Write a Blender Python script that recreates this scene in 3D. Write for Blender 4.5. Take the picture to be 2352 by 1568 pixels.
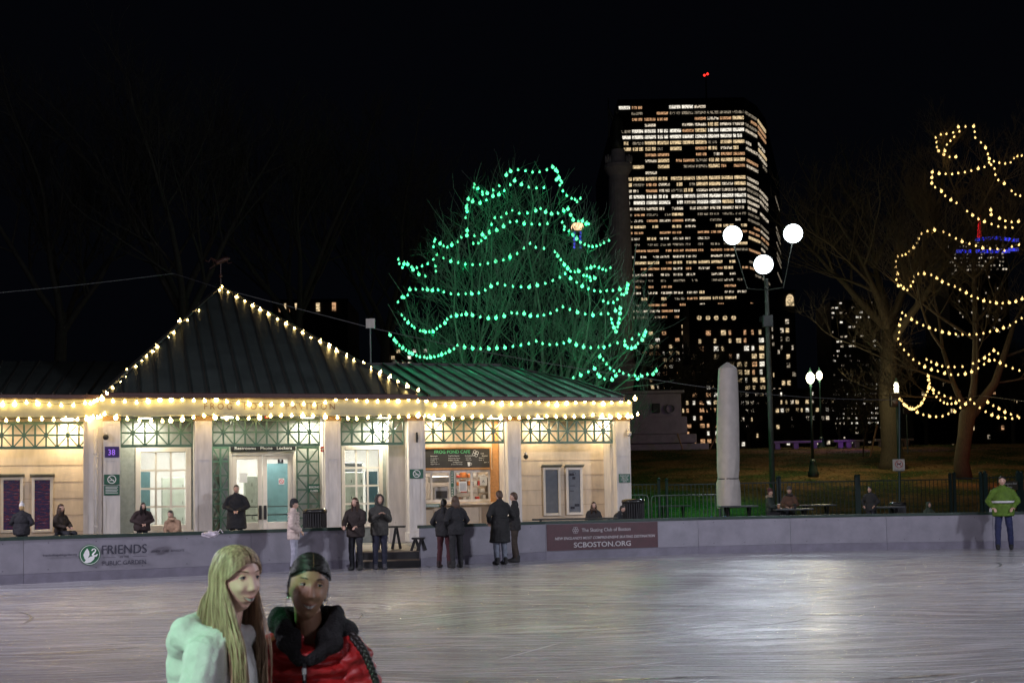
import bpy, bmesh, math, random
from mathutils import Vector, Matrix, noise
R = math.radians
for o in list(bpy.data.objects): bpy.data.objects.remove(o, do_unlink=True)
SC = bpy.context.scene
COL = SC.collection

# ------------------------------------------------------------------ camera (measurements below are in a 2352 x 1568 frame)
FPX = 3000.0; ROLL = 0.018; PITCH = math.atan(0.06); HC = 1.8
cam_d = bpy.data.cameras.new('camera'); CAM = bpy.data.objects.new('camera', cam_d); COL.objects.link(CAM)
cam_d.sensor_fit = 'HORIZONTAL'; cam_d.sensor_width = 36; cam_d.lens = 36*FPX/2352
SHIFT = (1137-784) - FPX*math.tan(PITCH)
cam_d.shift_y = SHIFT/2352
cam_d.clip_start = 0.1; cam_d.clip_end = 4000
fwd = Vector((0, math.cos(PITCH), math.sin(PITCH)))
rt0 = Vector((1, 0, 0)); up0 = Vector((0, -math.sin(PITCH), math.cos(PITCH)))
rt = rt0*math.cos(ROLL) - up0*math.sin(ROLL); up = rt0*math.sin(ROLL) + up0*math.cos(ROLL)
CP = Vector((0, 0, HC))
CAM.matrix_world = Matrix(((rt.x, up.x, -fwd.x, CP.x), (rt.y, up.y, -fwd.y, CP.y), (rt.z, up.z, -fwd.z, CP.z), (0, 0, 0, 1)))
cam_d.dof.use_dof = True; cam_d.dof.focus_distance = 38; cam_d.dof.aperture_fstop = 7.5
SC.camera = CAM

# ------------------------------------------------------------------ world, exposure
w = bpy.data.worlds.new('World'); SC.world = w; w.use_nodes = True
wn = w.node_tree; wn.nodes.clear()
wo = wn.nodes.new('ShaderNodeOutputWorld'); wb = wn.nodes.new('ShaderNodeBackground')
wb.inputs['Color'].default_value = (0.30, 0.36, 0.62, 1); wb.inputs['Strength'].default_value = 0.0032
wn.links.new(wb.outputs[0], wo.inputs[0])
SC.view_settings.view_transform = 'Standard'; SC.view_settings.look = 'None'
SC.view_settings.exposure = 0; SC.view_settings.gamma = 1
cy = SC.cycles
cy.use_denoising = True
try: cy.denoiser = 'OPENIMAGEDENOISE'
except Exception: pass
cy.max_bounces = 5; cy.diffuse_bounces = 2; cy.glossy_bounces = 3; cy.transmission_bounces = 4; cy.transparent_max_bounces = 6
cy.sample_clamp_indirect = 4; cy.caustics_reflective = False; cy.caustics_refractive = False
cy.use_light_tree = True

# ------------------------------------------------------------------ rays from picture measurements to points at real depths
def ray(px, py):
    return (rt*(px-1176) + up*(784-py+SHIFT) + fwd*FPX)
def at(px, py, Y):
    d = ray(px, py); return CP + d*(Y/d.y)
def gp(px, py, z=0.0):
    d = ray(px, py); return CP + d*((z-CP.z)/d.z)

PSI = R(17)
SD = Vector((math.cos(PSI), math.sin(PSI), 0)); TD = Vector((-math.sin(PSI), math.cos(PSI), 0)); ZD = Vector((0, 0, 1))
PO = at(972, 1141, 41.0); PO.z = 0
def W(s, t, z): return PO + SD*s + TD*t + ZD*z
def fs(px, py, t):
    d = ray(px, py); lam = (t - (CP-PO).dot(TD))/d.dot(TD); p = CP + d*lam
    return (p-PO).dot(SD), p.z
MW = Matrix(((SD.x, TD.x, 0, PO.x), (SD.y, TD.y, 0, PO.y), (0, 0, 1, 0), (0, 0, 0, 1)))

# ------------------------------------------------------------------ materials
MATS = {}
def mat(name, col, rough=0.6, metal=0.0, var=0.12, scale=6.0, bump=0.0, bscale=None, emit=None, estr=0.0, col2=None, stretch=None, spec=None, coat=0.0, light=True, trans=0.0, detail=4.0, alpha=None):
    if name in MATS: return MATS[name]
    m = bpy.data.materials.new(name); m.use_nodes = True; nt = m.node_tree; n = nt.nodes; l = nt.links
    b = n['Principled BSDF']
    b.inputs['Roughness'].default_value = rough; b.inputs['Metallic'].default_value = metal
    if spec is not None: b.inputs['Specular IOR Level'].default_value = spec
    if coat: b.inputs['Coat Weight'].default_value = coat
    if trans: b.inputs['Transmission Weight'].default_value = trans
    tc = n.new('ShaderNodeTexCoord'); src = tc.outputs['Object']
    if stretch:
        mp = n.new('ShaderNodeMapping'); mp.inputs['Scale'].default_value = stretch; l.new(src, mp.inputs[0]); src = mp.outputs[0]
    nz = n.new('ShaderNodeTexNoise'); nz.inputs['Scale'].default_value = scale; nz.inputs['Detail'].default_value = detail; nz.inputs['Roughness'].default_value = 0.6
    l.new(src, nz.inputs['Vector'])
    rp = n.new('ShaderNodeValToRGB'); rp.color_ramp.elements[0].position = 0.3; rp.color_ramp.elements[1].position = 0.7
    c2 = col2 or tuple(min(1, c*(1+var)) for c in col); c1 = col if col2 else tuple(c*(1-var) for c in col)
    rp.color_ramp.elements[0].color = (*c1, 1); rp.color_ramp.elements[1].color = (*c2, 1)
    l.new(nz.outputs['Fac'], rp.inputs[0]); l.new(rp.outputs[0], b.inputs['Base Color'])
    if bump:
        nb = n.new('ShaderNodeTexNoise'); nb.inputs['Scale'].default_value = bscale or scale*4; nb.inputs['Detail'].default_value = 5
        l.new(src, nb.inputs['Vector'])
        bp = n.new('ShaderNodeBump'); bp.inputs['Strength'].default_value = bump; bp.inputs['Distance'].default_value = 0.02
        l.new(nb.outputs['Fac'], bp.inputs['Height']); l.new(bp.outputs[0], b.inputs['Normal'])
    if emit:
        b.inputs['Emission Color'].default_value = (*emit, 1); b.inputs['Emission Strength'].default_value = estr
        if not light:
            m.cycles.emission_sampling = 'NONE'
    if alpha is not None: b.inputs['Alpha'].default_value = alpha
    MATS[name] = m; return m

M = {}
M['trim'] = mat('white_painted_timber', (0.62, 0.58, 0.53), 0.5, bump=0.08, scale=2.5, var=0.16, stretch=(2.5, 2.5, .5))
M['wall_beige'] = mat('beige_panel_paint', (0.62, 0.50, 0.36), 0.55, bump=0.06, scale=1.8, var=0.14, stretch=(2, 2, .6))
M['wall_grey'] = mat('grey_stone_panel', (0.24, 0.26, 0.24), 0.7, var=0.15, scale=9)
M['lattice'] = mat('green_painted_metal', (0.065, 0.14, 0.095), 0.42, bump=0.1, var=0.18, scale=8)
M['roof'] = mat('dark_standing_seam_metal', (0.045, 0.056, 0.052), 0.42, metal=0.0, var=0.25, scale=1.2, bump=0.15, bscale=3)
M['roof_seam'] = mat('roof_seam_metal', (0.03, 0.028, 0.024), 0.5)
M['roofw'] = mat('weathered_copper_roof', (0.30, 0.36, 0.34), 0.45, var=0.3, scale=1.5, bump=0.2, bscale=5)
M['gutter'] = mat('brown_copper_gutter', (0.06, 0.028, 0.022), 0.4, metal=0.2)
M['fascia'] = mat('cream_fascia_paint', (0.27, 0.27, 0.20), 0.5, bump=0.05, var=0.06)
M['letters'] = mat('bronze_letters', (0.13, 0.075, 0.025), 0.5, metal=0.0)
M['timber'] = mat('bare_wood', (0.30, 0.18, 0.08), 0.6, var=0.3, scale=10, stretch=(1, 1, 6))
M['deck'] = mat('deck_planks_wood', (0.22, 0.17, 0.12), 0.55, var=0.35, scale=4, stretch=(0.4, 8, 1), bump=0.2)
M['frame'] = mat('cream_window_frame', (0.66, 0.60, 0.52), 0.45, var=0.05)
M['glass'] = mat('clear_glass', (0.02, 0.025, 0.025), 0.03, trans=0.0, alpha=0.12, spec=0.5, var=0.01)
M['intwall'] = mat('white_interior_paint', (0.80, 0.80, 0.76), 0.7, var=0.04)
M['teal'] = mat('teal_partition', (0.11, 0.22, 0.24), 0.5)
M['locker'] = mat('pale_green_locker', (0.45, 0.50, 0.42), 0.45)
M['black'] = mat('black_paint', (0.012, 0.012, 0.013), 0.45, var=0.3)
M['darkgreen'] = mat('dark_green_cap', (0.015, 0.035, 0.025), 0.35, var=0.3, bump=0.1)
M['green_sign'] = mat('green_sign_enamel', (0.015, 0.10, 0.055), 0.4)
M['white_ink'] = mat('white_lettering', (0.8, 0.8, 0.78), 0.5, var=0.02)
M['dark_ink'] = mat('dark_lettering', (0.03, 0.03, 0.05), 0.5, var=0.02)
M['green_ink'] = mat('green_print', (0.02, 0.13, 0.05), 0.5, var=0.05)
M['chalk_green'] = mat('green_chalk', (0.12, 0.5, 0.22), 0.7)
M['chalkboard'] = mat('chalkboard', (0.03, 0.028, 0.026), 0.7)
M['wood_frame'] = mat('orange_wood_frame', (0.50, 0.24, 0.08), 0.5, var=0.2, scale=12)
M['board'] = mat('white_rink_board_plastic', (0.225, 0.215, 0.25), 0.42, var=0.14, scale=2.2, bump=0.05)
def scuff(m, dark, sc, stretch, thr):
    nt = m.node_tree; n = nt.nodes; l = nt.links; b = n['Principled BSDF']; src = b.inputs['Base Color'].links[0].from_socket
    tc = n.new('ShaderNodeTexCoord'); mp = n.new('ShaderNodeMapping'); mp.inputs['Scale'].default_value = stretch; l.new(tc.outputs['Object'], mp.inputs[0])
    z = n.new('ShaderNodeTexNoise'); z.inputs['Scale'].default_value = sc; z.inputs['Detail'].default_value = 7; z.inputs['Roughness'].default_value = .75; l.new(mp.outputs[0], z.inputs[0])
    r = n.new('ShaderNodeMapRange'); r.inputs[1].default_value = thr; r.inputs[2].default_value = thr+.08; r.inputs[3].default_value = 0; r.inputs[4].default_value = .75; l.new(z.outputs['Fac'], r.inputs[0])
    x = n.new('ShaderNodeMixRGB'); l.new(r.outputs[0], x.inputs[0]); l.new(src, x.inputs[1]); x.inputs[2].default_value = (*dark, 1); l.new(x.outputs[0], b.inputs['Base Color'])
scuff(M['board'], (.12, .11, .12), 5, (1, 1, 2.5), .66)
scuff(M['trim'], (.30, .26, .22), 3, (1.5, 1.5, .6), .64)
scuff(M['wall_beige'], (.36, .27, .18), 2.5, (1, 1, .5), .64)
M['board_kick'] = mat('grey_kick_plate', (0.16, 0.15, 0.19), 0.45, var=0.18, scale=3)
M['maroon'] = mat('maroon_banner', (0.055, 0.012, 0.018), 0.5, var=0.2)
M['silver_ink'] = mat('silver_print', (0.48, 0.46, 0.47), 0.5, var=0.05)
M['cover'] = mat('grey_canvas_cover', (0.50, 0.46, 0.42), 0.75, var=0.1, scale=3, bump=0.35, bscale=5)
M['steel'] = mat('galvanised_steel', (0.16, 0.16, 0.16), 0.5, metal=0.5)
M['pole'] = mat('weathered_grey_pole', (0.13, 0.14, 0.12), 0.55, var=0.2, scale=5)
M['lamp_iron'] = mat('dark_green_iron', (0.012, 0.035, 0.03), 0.4)
M['bark'] = mat('tree_bark', (0.055, 0.042, 0.022), 0.85, var=0.5, scale=7, stretch=(5, 5, 0.7), bump=1.0, bscale=9)
M['bark_g'] = mat('smooth_grey_bark', (0.11, 0.13, 0.10), 0.8, var=0.4, scale=9, bump=0.5)
M['bark_d'] = mat('dark_bark', (0.022, 0.019, 0.014), 0.9, var=0.4, scale=5, bump=0.5)
M['stone'] = mat('pale_granite', (0.30, 0.27, 0.28), 0.7, var=0.15, scale=2, bump=0.15)
M['bronze'] = mat('dark_bronze', (0.03, 0.035, 0.03), 0.5, metal=0.5)
M['conc'] = mat('facade_concrete', (0.05, 0.042, 0.038), 0.8, var=0.2, scale=0.2)
M['conc_dark'] = mat('dark_curtain_wall', (0.012, 0.012, 0.014), 0.5, var=0.2, scale=0.1)
M['skin'] = mat('fair_skin', (0.55, 0.34, 0.25), 0.5, var=0.05, scale=20)
M['skin_d'] = mat('brown_skin', (0.20, 0.105, 0.06), 0.45, var=0.06, scale=20)
M['wire'] = mat('black_cable', (0.01, 0.01, 0.01), 0.6)
M['cable'] = mat('grey_span_cable', (0.16, 0.16, 0.16), 0.6)
M['bulb_warm'] = mat('warm_bulb_glow', (1, 0.8, 0.4), 0.4, emit=(1.0, 0.68, 0.22), estr=38)
M['bulb_gold'] = mat('gold_bulb_glow', (1, 0.8, 0.4), 0.4, emit=(1.0, 0.66, 0.24), estr=1.8, light=False)
M['bulb_green'] = mat('green_bulb_glow', (0.3, 1, 0.6), 0.4, emit=(0.13, 1.0, 0.44), estr=1.6, light=False)
M['bulb_white'] = mat('white_diffuser_glow', (1, 1, 1), 0.4, emit=(1.0, 0.97, 0.84), estr=10, light=False)
M['flood'] = mat('flood_lamp_glow', (1, 1, 1), 0.4, emit=(0.86, 0.95, 1.0), estr=12, light=False)
M['globe'] = mat('street_globe_glow', (1, 1, 1), 0.4, emit=(1.0, 0.93, 0.62), estr=5, light=False)

# ------------------------------------------------------------------ mesh builder
class MB:
    def __init__(s): s.v = []; s.f = []
    def add(s, vs, fcs, mw=None):
        k = len(s.v)
        s.v += [(mw @ Vector(p)) for p in vs] if mw is not None else [Vector(p) for p in vs]
        s.f += [tuple(i+k for i in f) for f in fcs]; return s
    def box(s, c, d, mw=None):
        x, y, z = d[0]/2, d[1]/2, d[2]/2; cx, cy_, cz = c
        vs = [(cx+a*x, cy_+b*y, cz+e*z) for a in (-1, 1) for b in (-1, 1) for e in (-1, 1)]
        return s.add(vs, [(0, 1, 3, 2), (4, 6, 7, 5), (0, 4, 5, 1), (2, 3, 7, 6), (0, 2, 6, 4), (1, 5, 7, 3)], mw)
    def bx(s, x0, x1, y0, y1, z0, z1, mw=None):
        return s.box(((x0+x1)/2, (y0+y1)/2, (z0+z1)/2), (abs(x1-x0), abs(y1-y0), abs(z1-z0)), mw)
    def bb(s, x0, x1, y0, y1, z0, z1, b=0.01, mw=None):      # box with chamfered edges
        xs, ys, zs = (x0+b, x1-b), (y0+b, y1-b), (z0+b, z1-b)
        bm = bmesh.new(); bmesh.ops.create_cube(bm, size=1)
        for v in bm.verts:
            v.co.x = x0 if v.co.x < 0 else x1; v.co.y = y0 if v.co.y < 0 else y1; v.co.z = z0 if v.co.z < 0 else z1
        bmesh.ops.bevel(bm, geom=list(bm.edges), offset=b, segments=1, affect='EDGES')
        bm.verts.index_update()
        s.add([v.co.copy() for v in bm.verts], [[v.index for v in f.verts] for f in bm.faces], mw); bm.free(); return s
    def tube(s, pts, rad, n=8, mw=None, cap=True):
        pts = [Vector(p) for p in pts]; m = len(pts)
        if not hasattr(rad, '__len__'): rad = [rad]*m
        vs = []; fc = []; prev = None
        for i, p in enumerate(pts):
            d = (pts[min(i+1, m-1)] - pts[max(i-1, 0)])
            d = d.normalized() if d.length > 1e-9 else Vector((0, 0, 1))
            if prev is None:
                a = Vector((0, 0, 1)) if abs(d.z) < 0.9 else Vector((1, 0, 0)); u = d.cross(a).normalized()
            else:
                u = prev - d*prev.dot(d)
                u = u.normalized() if u.length > 1e-6 else d.orthogonal().normalized()
            prev = u; vv = d.cross(u)
            for k in range(n):
                t = 2*math.pi*k/n; vs.append(p + (u*math.cos(t)+vv*math.sin(t))*rad[i])
        for i in range(m-1):
            for k in range(n):
                a = i*n+k; b = i*n+(k+1) % n; fc.append((a, b, b+n, a+n))
        if cap: fc.append(tuple(range(n-1, -1, -1))); fc.append(tuple(range((m-1)*n, m*n)))
        return s.add(vs, fc, mw)
    def bar(s, p0, p1, wx, wy, mw=None, upv=None):
        p0 = Vector(p0); p1 = Vector(p1); d = (p1-p0); L = d.length; d.normalize()
        u = Vector(upv) if upv else (Vector((0, 1, 0)) if abs(d.y) < 0.9 else Vector((1, 0, 0)))
        x = d.cross(u).normalized(); y = x.cross(d).normalized()
        vs = [p + x*a*wx/2 + y*b*wy/2 for p in (p0, p1) for a, b in ((-1, -1), (1, -1), (1, 1), (-1, 1))]
        return s.add(vs, [(0, 3, 2, 1), (4, 5, 6, 7), (0, 1, 5, 4), (1, 2, 6, 5), (2, 3, 7, 6), (3, 0, 4, 7)], mw)
    def lathe(s, prof, n=20, mw=None, sx=1, sy=1):
        vs = []; fc = []; m = len(prof)
        for r, z in prof:
            for k in range(n):
                t = 2*math.pi*k/n; vs.append((r*math.cos(t)*sx, r*math.sin(t)*sy, z))
        for i in range(m-1):
            for k in range(n):
                a = i*n+k; b = i*n+(k+1) % n; fc.append((a, b, b+n, a+n))
        fc.append(tuple(range(n-1, -1, -1))); fc.append(tuple(range((m-1)*n, m*n)))
        return s.add(vs, fc, mw)
    def ell(s, c, r, mw=None, n=14, m=9):
        prof = []
        for i in range(m+1):
            a = -math.pi/2+math.pi*i/m; prof.append((max(math.cos(a), 0.02), math.sin(a)))
        if not hasattr(r, '__len__'): r = (r, r, r)
        T = Matrix.Translation(Vector(c)) @ Matrix.Diagonal((r[0], r[1], r[2], 1))
        return s.lathe(prof, n, (mw @ T) if mw is not None else T)
    def cap(s, p0, p1, r0, r1, n=12, mw=None):
        p0 = Vector(p0); p1 = Vector(p1); d = p1-p0; L = max(d.length, 1e-5); d = d/L
        pts = []; rad = []
        for i in range(4):
            a = math.pi/2*(1-i/3); pts.append(p0-d*r0*math.sin(a)); rad.append(max(r0*math.cos(a), r0*.05))
        for i in range(4):
            a = math.pi/2*(i/3); pts.append(p1+d*r1*math.sin(a)); rad.append(max(r1*math.cos(a), r1*.05))
        return s.tube(pts, rad, n, mw)
    def prism(s, poly, y0, y1, mw=None):   # polygon in x,z ; extruded in y
        k = len(poly); vs = [(p[0], y0, p[1]) for p in poly]+[(p[0], y1, p[1]) for p in poly]
        fc = [tuple(range(k)), tuple(range(2*k-1, k-1, -1))]+[(i, i+k, (i+1) % k+k, (i+1) % k) for i in range(k)]
        return s.add(vs, fc, mw)
    def ring(s, c, r0, r1, y0, y1, n=28, mw=None):  # flat annulus in xz
        for i in range(n):
            a = 2*math.pi*i/n; b = 2*math.pi*(i+1)/n
            s.prism([(c[0]+r0*math.cos(a), c[1]+r0*math.sin(a)), (c[0]+r1*math.cos(a), c[1]+r1*math.sin(a)),
                     (c[0]+r1*math.cos(b), c[1]+r1*math.sin(b)), (c[0]+r0*math.cos(b), c[1]+r0*math.sin(b))], y0, y1, mw)
        return s
    def disc(s, c, r, y0, y1, n=28, mw=None):
        return s.prism([(c[0]+r*math.cos(2*math.pi*i/n), c[1]+r*math.sin(2*math.pi*i/n)) for i in range(n)], y0, y1, mw)
    def build(s, name, m, parent=None, smooth=False, world=True):
        me = bpy.data.meshes.new(name)
        vs = s.v
        if parent is not None and world:
            inv = PM.get(parent.name)
            if inv is not None: vs = [inv @ v for v in vs]
        me.from_pydata([tuple(v) for v in vs], [], s.f); me.update()
        if m: me.materials.append(m)
        if smooth:
            me.polygons.foreach_set('use_smooth', [True]*len(me.polygons))
        bm = bmesh.new(); bm.from_mesh(me); bmesh.ops.recalc_face_normals(bm, faces=bm.faces); bm.to_mesh(me); bm.free()
        o = bpy.data.objects.new(name, me); COL.objects.link(o)
        if parent is not None:
            o.parent = parent
            if parent.name in PM: PM[o.name] = PM[parent.name]
        return o
PM = {}
def tag(o, label=None, cat=None, group=None, kind=None):
    if label: o['label'] = label
    if cat: o['category'] = cat
    if group: o['group'] = group
    if kind: o['kind'] = kind
    return o
def thing(name, label, cat, loc=(0, 0, 0), rz=0.0, group=None):
    o = bpy.data.objects.new(name, None); COL.objects.link(o); o.empty_display_size = 0.1
    o.location = Vector(loc); o.rotation_euler = (0, 0, rz)
    mw = Matrix.Translation(Vector(loc)) @ Matrix.Rotation(rz, 4, 'Z')
    PM[o.name] = mw.inverted(); tag(o, label, cat, group); return o
def copy_tree(o, parent=None):
    c = o.copy(); COL.objects.link(c)
    if parent is not None: c.parent = parent
    for ch in [x for x in KIDS(o)]: copy_tree(ch, c)
    return c
def KIDS(o): return list(o.children)
def struct(o): o['kind'] = 'structure'; return o
def text(name, body, m, parent, mw, size, width=None, align='LEFT', shear=0, offset=0, spacing=1.0):
    c = bpy.data.curves.new(name, 'FONT'); c.body = body; c.size = 1.0; c.extrude = 0.004/size*0.5; c.align_x = align; c.shear = shear; c.offset = offset
    c.space_character = spacing; c.resolution_u = 3
    to = bpy.data.objects.new('tmp_text', c); me = bpy.data.meshes.new_from_object(to)
    bpy.data.objects.remove(to)
    xs = [v.co.x for v in me.vertices]; ys = [v.co.y for v in me.vertices]
    wd = (max(xs)-min(xs)) if xs else 1
    sx = size if width is None else width/wd
    x0 = min(xs) if align == 'LEFT' else 0
    inv = PM.get(parent.name, Matrix.Identity(4)) if parent is not None else Matrix.Identity(4)
    T = inv @ mw
    for v in me.vertices:      # text stands in x,z of mw, raised toward -y
        v.co = T @ Vector(((v.co.x-x0)*sx, -v.co.z*size, v.co.y*size))
    me.materials.clear(); me.materials.append(m)
    o = bpy.data.objects.new(name, me); COL.objects.link(o)
    if parent is not None: o.parent = parent
    return o
def FM(s, t, z): return MW @ Matrix.Translation((s, t, z))

def spot(name, loc, target, power, col, size=0.25, angle=90, blend=0.6, parent=None):
    ld = bpy.data.lights.new(name, 'SPOT'); ld.energy = power; ld.color = col; ld.shadow_soft_size = size; ld.spot_size = R(angle); ld.spot_blend = blend
    o = bpy.data.objects.new(name, ld); COL.objects.link(o); loc = Vector(loc)
    q = (Vector(target)-loc).to_track_quat('-Z', 'Y')
    mwm = Matrix.Translation(loc) @ q.to_matrix().to_4x4()
    if parent is not None: o.parent = parent; mwm = PM[parent.name] @ mwm
    o.matrix_local = mwm; return o
def point(name, loc, power, col, size=0.1, parent=None):
    ld = bpy.data.lights.new(name, 'POINT'); ld.energy = power; ld.color = col; ld.shadow_soft_size = size
    o = bpy.data.objects.new(name, ld); COL.objects.link(o); loc = Vector(loc)
    if parent is not None: o.parent = parent; loc = PM[parent.name] @ loc
    o.location = loc; return o

DECK = 0.38
# board line on the ice
BL = [(-260, 1356), (54, 1340), (577, 1315.5), (817, 1304), (966, 1300), (1254, 1284.5), (1605, 1271), (1817, 1266), (2040, 1262), (2352, 1258), (2700, 1256)]
BP = [gp(x, y, 0) for x, y in BL]
def board_y(X):
    if X <= BP[0].x: return BP[0].y
    for a, b in zip(BP, BP[1:]):
        if a.x <= X <= b.x: return a.y+(b.y-a.y)*(X-a.x)/(b.x-a.x)
    return BP[-1].y
def hill(X, Y):
    if Y <= 54: return -0.04
    z = -0.04+min(1, (Y-54)/1.0)*0.54
    if Y > 55: z = 0.5+min(Y-55, 37)*0.117
    if Y > 92: z = 0.5+37*0.117-min((Y-92)*0.05, 2.0)
    z += 0.10*noise.noise(Vector((X*0.06, Y*0.06, 3)))*min(1, max(0, (Y-55)/6))
    return z

# ================================================================== SETTING
def ground():
    xs = [-900, -400, -150, -80]+[-50+2.5*i for i in range(41)]+[80, 150, 400, 900]
    ys = [-60, 0, 20, 40, 54, 55]+[57+2.5*i for i in range(26)]+[150, 250, 500, 1000, 2200]
    vs = [(x, y, hill(x, y)) for y in ys for x in xs]; nx = len(xs)
    fc = [(j*nx+i, j*nx+i+1, (j+1)*nx+i+1, (j+1)*nx+i) for j in range(len(ys)-1) for i in range(nx-1)]
    m = bpy.data.materials.new('lawn_grass_and_leaf_litter'); m.use_nodes = True; nt = m.node_tree; n = nt.nodes; l = nt.links; b = n['Principled BSDF']
    b.inputs['Roughness'].default_value = 0.95; b.inputs['Specular IOR Level'].default_value = 0.1
    tc = n.new('ShaderNodeTexCoord')
    n1 = n.new('ShaderNodeTexNoise'); n1.inputs['Scale'].default_value = 0.35; n1.inputs['Detail'].default_value = 8; l.new(tc.outputs['Object'], n1.inputs[0])
    n2 = n.new('ShaderNodeTexNoise'); n2.inputs['Scale'].default_value = 7; n2.inputs['Detail'].default_value = 6; l.new(tc.outputs['Object'], n2.inputs[0])
    r1 = n.new('ShaderNodeValToRGB'); r1.color_ramp.elements[0].color = (0.06, 0.09, 0.025, 1); r1.color_ramp.elements[1].color = (0.26, 0.16, 0.07, 1)
    r1.color_ramp.elements[0].position = .42; r1.color_ramp.elements[1].position = .6
    l.new(n1.outputs['Fac'], r1.inputs[0])
    mx = n.new('ShaderNodeMixRGB'); mx.blend_type = 'MULTIPLY'; mx.inputs[0].default_value = 1
    r2 = n.new('ShaderNodeValToRGB'); r2.color_ramp.elements[0].position = .3; r2.color_ramp.elements[0].color = (.25, .25, .25, 1); r2.color_ramp.elements[1].position = .7; r2.color_ramp.elements[1].color = (1.4, 1.4, 1.4, 1)
    l.new(n2.outputs['Fac'], r2.inputs[0]); l.new(r1.outputs[0], mx.inputs[1]); l.new(r2.outputs[0], mx.inputs[2]); l.new(mx.outputs[0], b.inputs['Base Color'])
    bp = n.new('ShaderNodeBump'); bp.inputs['Distance'].default_value = 0.12; l.new(n2.outputs['Fac'], bp.inputs['Height']); l.new(bp.outputs[0], b.inputs['Normal'])
    mb = MB(); mb.add(vs, fc); o = mb.build('ground', m, smooth=True); struct(o)
ground()

def ice():
    m = bpy.data.materials.new('skated_ice'); m.use_nodes = True; nt = m.node_tree; n = nt.nodes; l = nt.links; b = n['Principled BSDF']
    tc = n.new('ShaderNodeTexCoord'); VEC = [tc.outputs['Object']]
    def nz(scale, stretch, rot=0, detail=6, rgh=.6):
        mp = n.new('ShaderNodeMapping'); mp.inputs['Scale'].default_value = stretch; mp.inputs['Rotation'].default_value = (0, 0, R(rot)); l.new(VEC[0], mp.inputs[0])
        t = n.new('ShaderNodeTexNoise'); t.inputs['Scale'].default_value = scale; t.inputs['Detail'].default_value = detail; t.inputs['Roughness'].default_value = rgh
        t.inputs['Distortion'].default_value = 0.3
        l.new(mp.outputs[0], t.inputs[0]); return t.outputs['Fac']
    def ramp(src, p0, p1, c0, c1):
        r = n.new('ShaderNodeValToRGB'); r.color_ramp.elements[0].position = p0; r.color_ramp.elements[1].position = p1
        r.color_ramp.elements[0].color = (*c0, 1); r.color_ramp.elements[1].color = (*c1, 1); l.new(src, r.inputs[0]); return r.outputs[0]
    wn_ = n.new('ShaderNodeTexNoise'); wn_.inputs['Scale'].default_value = .09; wn_.inputs['Detail'].default_value = 2; l.new(tc.outputs['Object'], wn_.inputs[0])
    sb_ = n.new('ShaderNodeVectorMath'); sb_.operation = 'SUBTRACT'; l.new(wn_.outputs['Color'], sb_.inputs[0]); sb_.inputs[1].default_value = (.5, .5, .5)
    ml = n.new('ShaderNodeVectorMath'); ml.operation = 'SCALE'; ml.inputs['Scale'].default_value = 9; l.new(sb_.outputs[0], ml.inputs[0])
    ad_ = n.new('ShaderNodeVectorMath'); ad_.operation = 'ADD'; l.new(tc.outputs['Object'], ad_.inputs[0]); l.new(ml.outputs[0], ad_.inputs[1]); VEC[0] = ad_.outputs[0]
    big = nz(0.25, (1, 1.5, 1), 8, 5)
    st1 = nz(1.6, (0.35, 5, 1), 6); st2 = nz(3.0, (0.3, 9, 1), -14); st3 = nz(2.2, (0.3, 7, 1), 22)
    c0 = ramp(big, .35, .65, (0.37, 0.36, 0.375), (0.46, 0.455, 0.475))
    s = ramp(st1, .40, .62, (.62, .61, .60), (1.12, 1.12, 1.14)); s2 = ramp(st2, .33, .5, (.74, .71, .67), (1, 1, 1)); s3 = ramp(st3, .62, .70, (1, 1, 1), (1.35, 1.35, 1.4))
    cur = c0
    for q in (s, s2, s3):
        mx = n.new('ShaderNodeMixRGB'); mx.blend_type = 'MULTIPLY'; mx.inputs[0].default_value = .8; l.new(cur, mx.inputs[1]); l.new(q, mx.inputs[2]); cur = mx.outputs[0]
    l.new(cur, b.inputs['Base Color'])
    rr = n.new('ShaderNodeMapRange'); rr.inputs[1].default_value = .35; rr.inputs[2].default_value = .65; rr.inputs[3].default_value = .09; rr.inputs[4].default_value = .22
    l.new(st1, rr.inputs[0]); l.new(rr.outputs[0], b.inputs['Roughness'])
    ad = n.new('ShaderNodeMath'); ad.operation = 'ADD'; l.new(st1, ad.inputs[0]); l.new(st2, ad.inputs[1])
    bp = n.new('ShaderNodeBump'); bp.inputs['Distance'].default_value = .03; bp.inputs['Strength'].default_value = .6; l.new(ad.outputs[0], bp.inputs['Height']); l.new(bp.outputs[0], b.inputs['Normal'])
    b.inputs['Specular IOR Level'].default_value = .35
    mb = MB(); pts = [(-45, BP[0].y)]+[(p.x, p.y+.02) for p in BP]+[(60, BP[-1].y)]
    pts = [(-45, -25)]+pts+[(60, -25)]
    mb.add([(x, y, 0) for x, y in pts], [tuple(range(len(pts)))])
    struct(mb.build('ice', m))
    # blade cuts with frost along them
    rk_ = random.Random(12); mb = MB()
    for i in range(900):
        x = rk_.uniform(-16, 22); y = 6+30*rk_.random()**1.2
        if y > board_y(x)-.8: continue
        a = rk_.gauss(.12, .35)+(math.pi if rk_.random() < .5 else 0); cv = rk_.gauss(0, .22); L = rk_.uniform(.5, 3.2); w2 = rk_.uniform(.003, .009); m_ = 10; vs = []
        for q in range(m_+1):
            w3 = w2*(1-abs(2*q/m_-1)**3)+.0006
            vs += [(x-math.sin(a)*w3, y+math.cos(a)*w3, .004), (x+math.sin(a)*w3, y-math.cos(a)*w3, .004)]
            x += math.cos(a)*L/m_; y += math.sin(a)*L/m_; a += cv*L/m_
        mb.add(vs, [(2*q, 2*q+1, 2*q+3, 2*q+2) for q in range(m_)])
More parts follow.
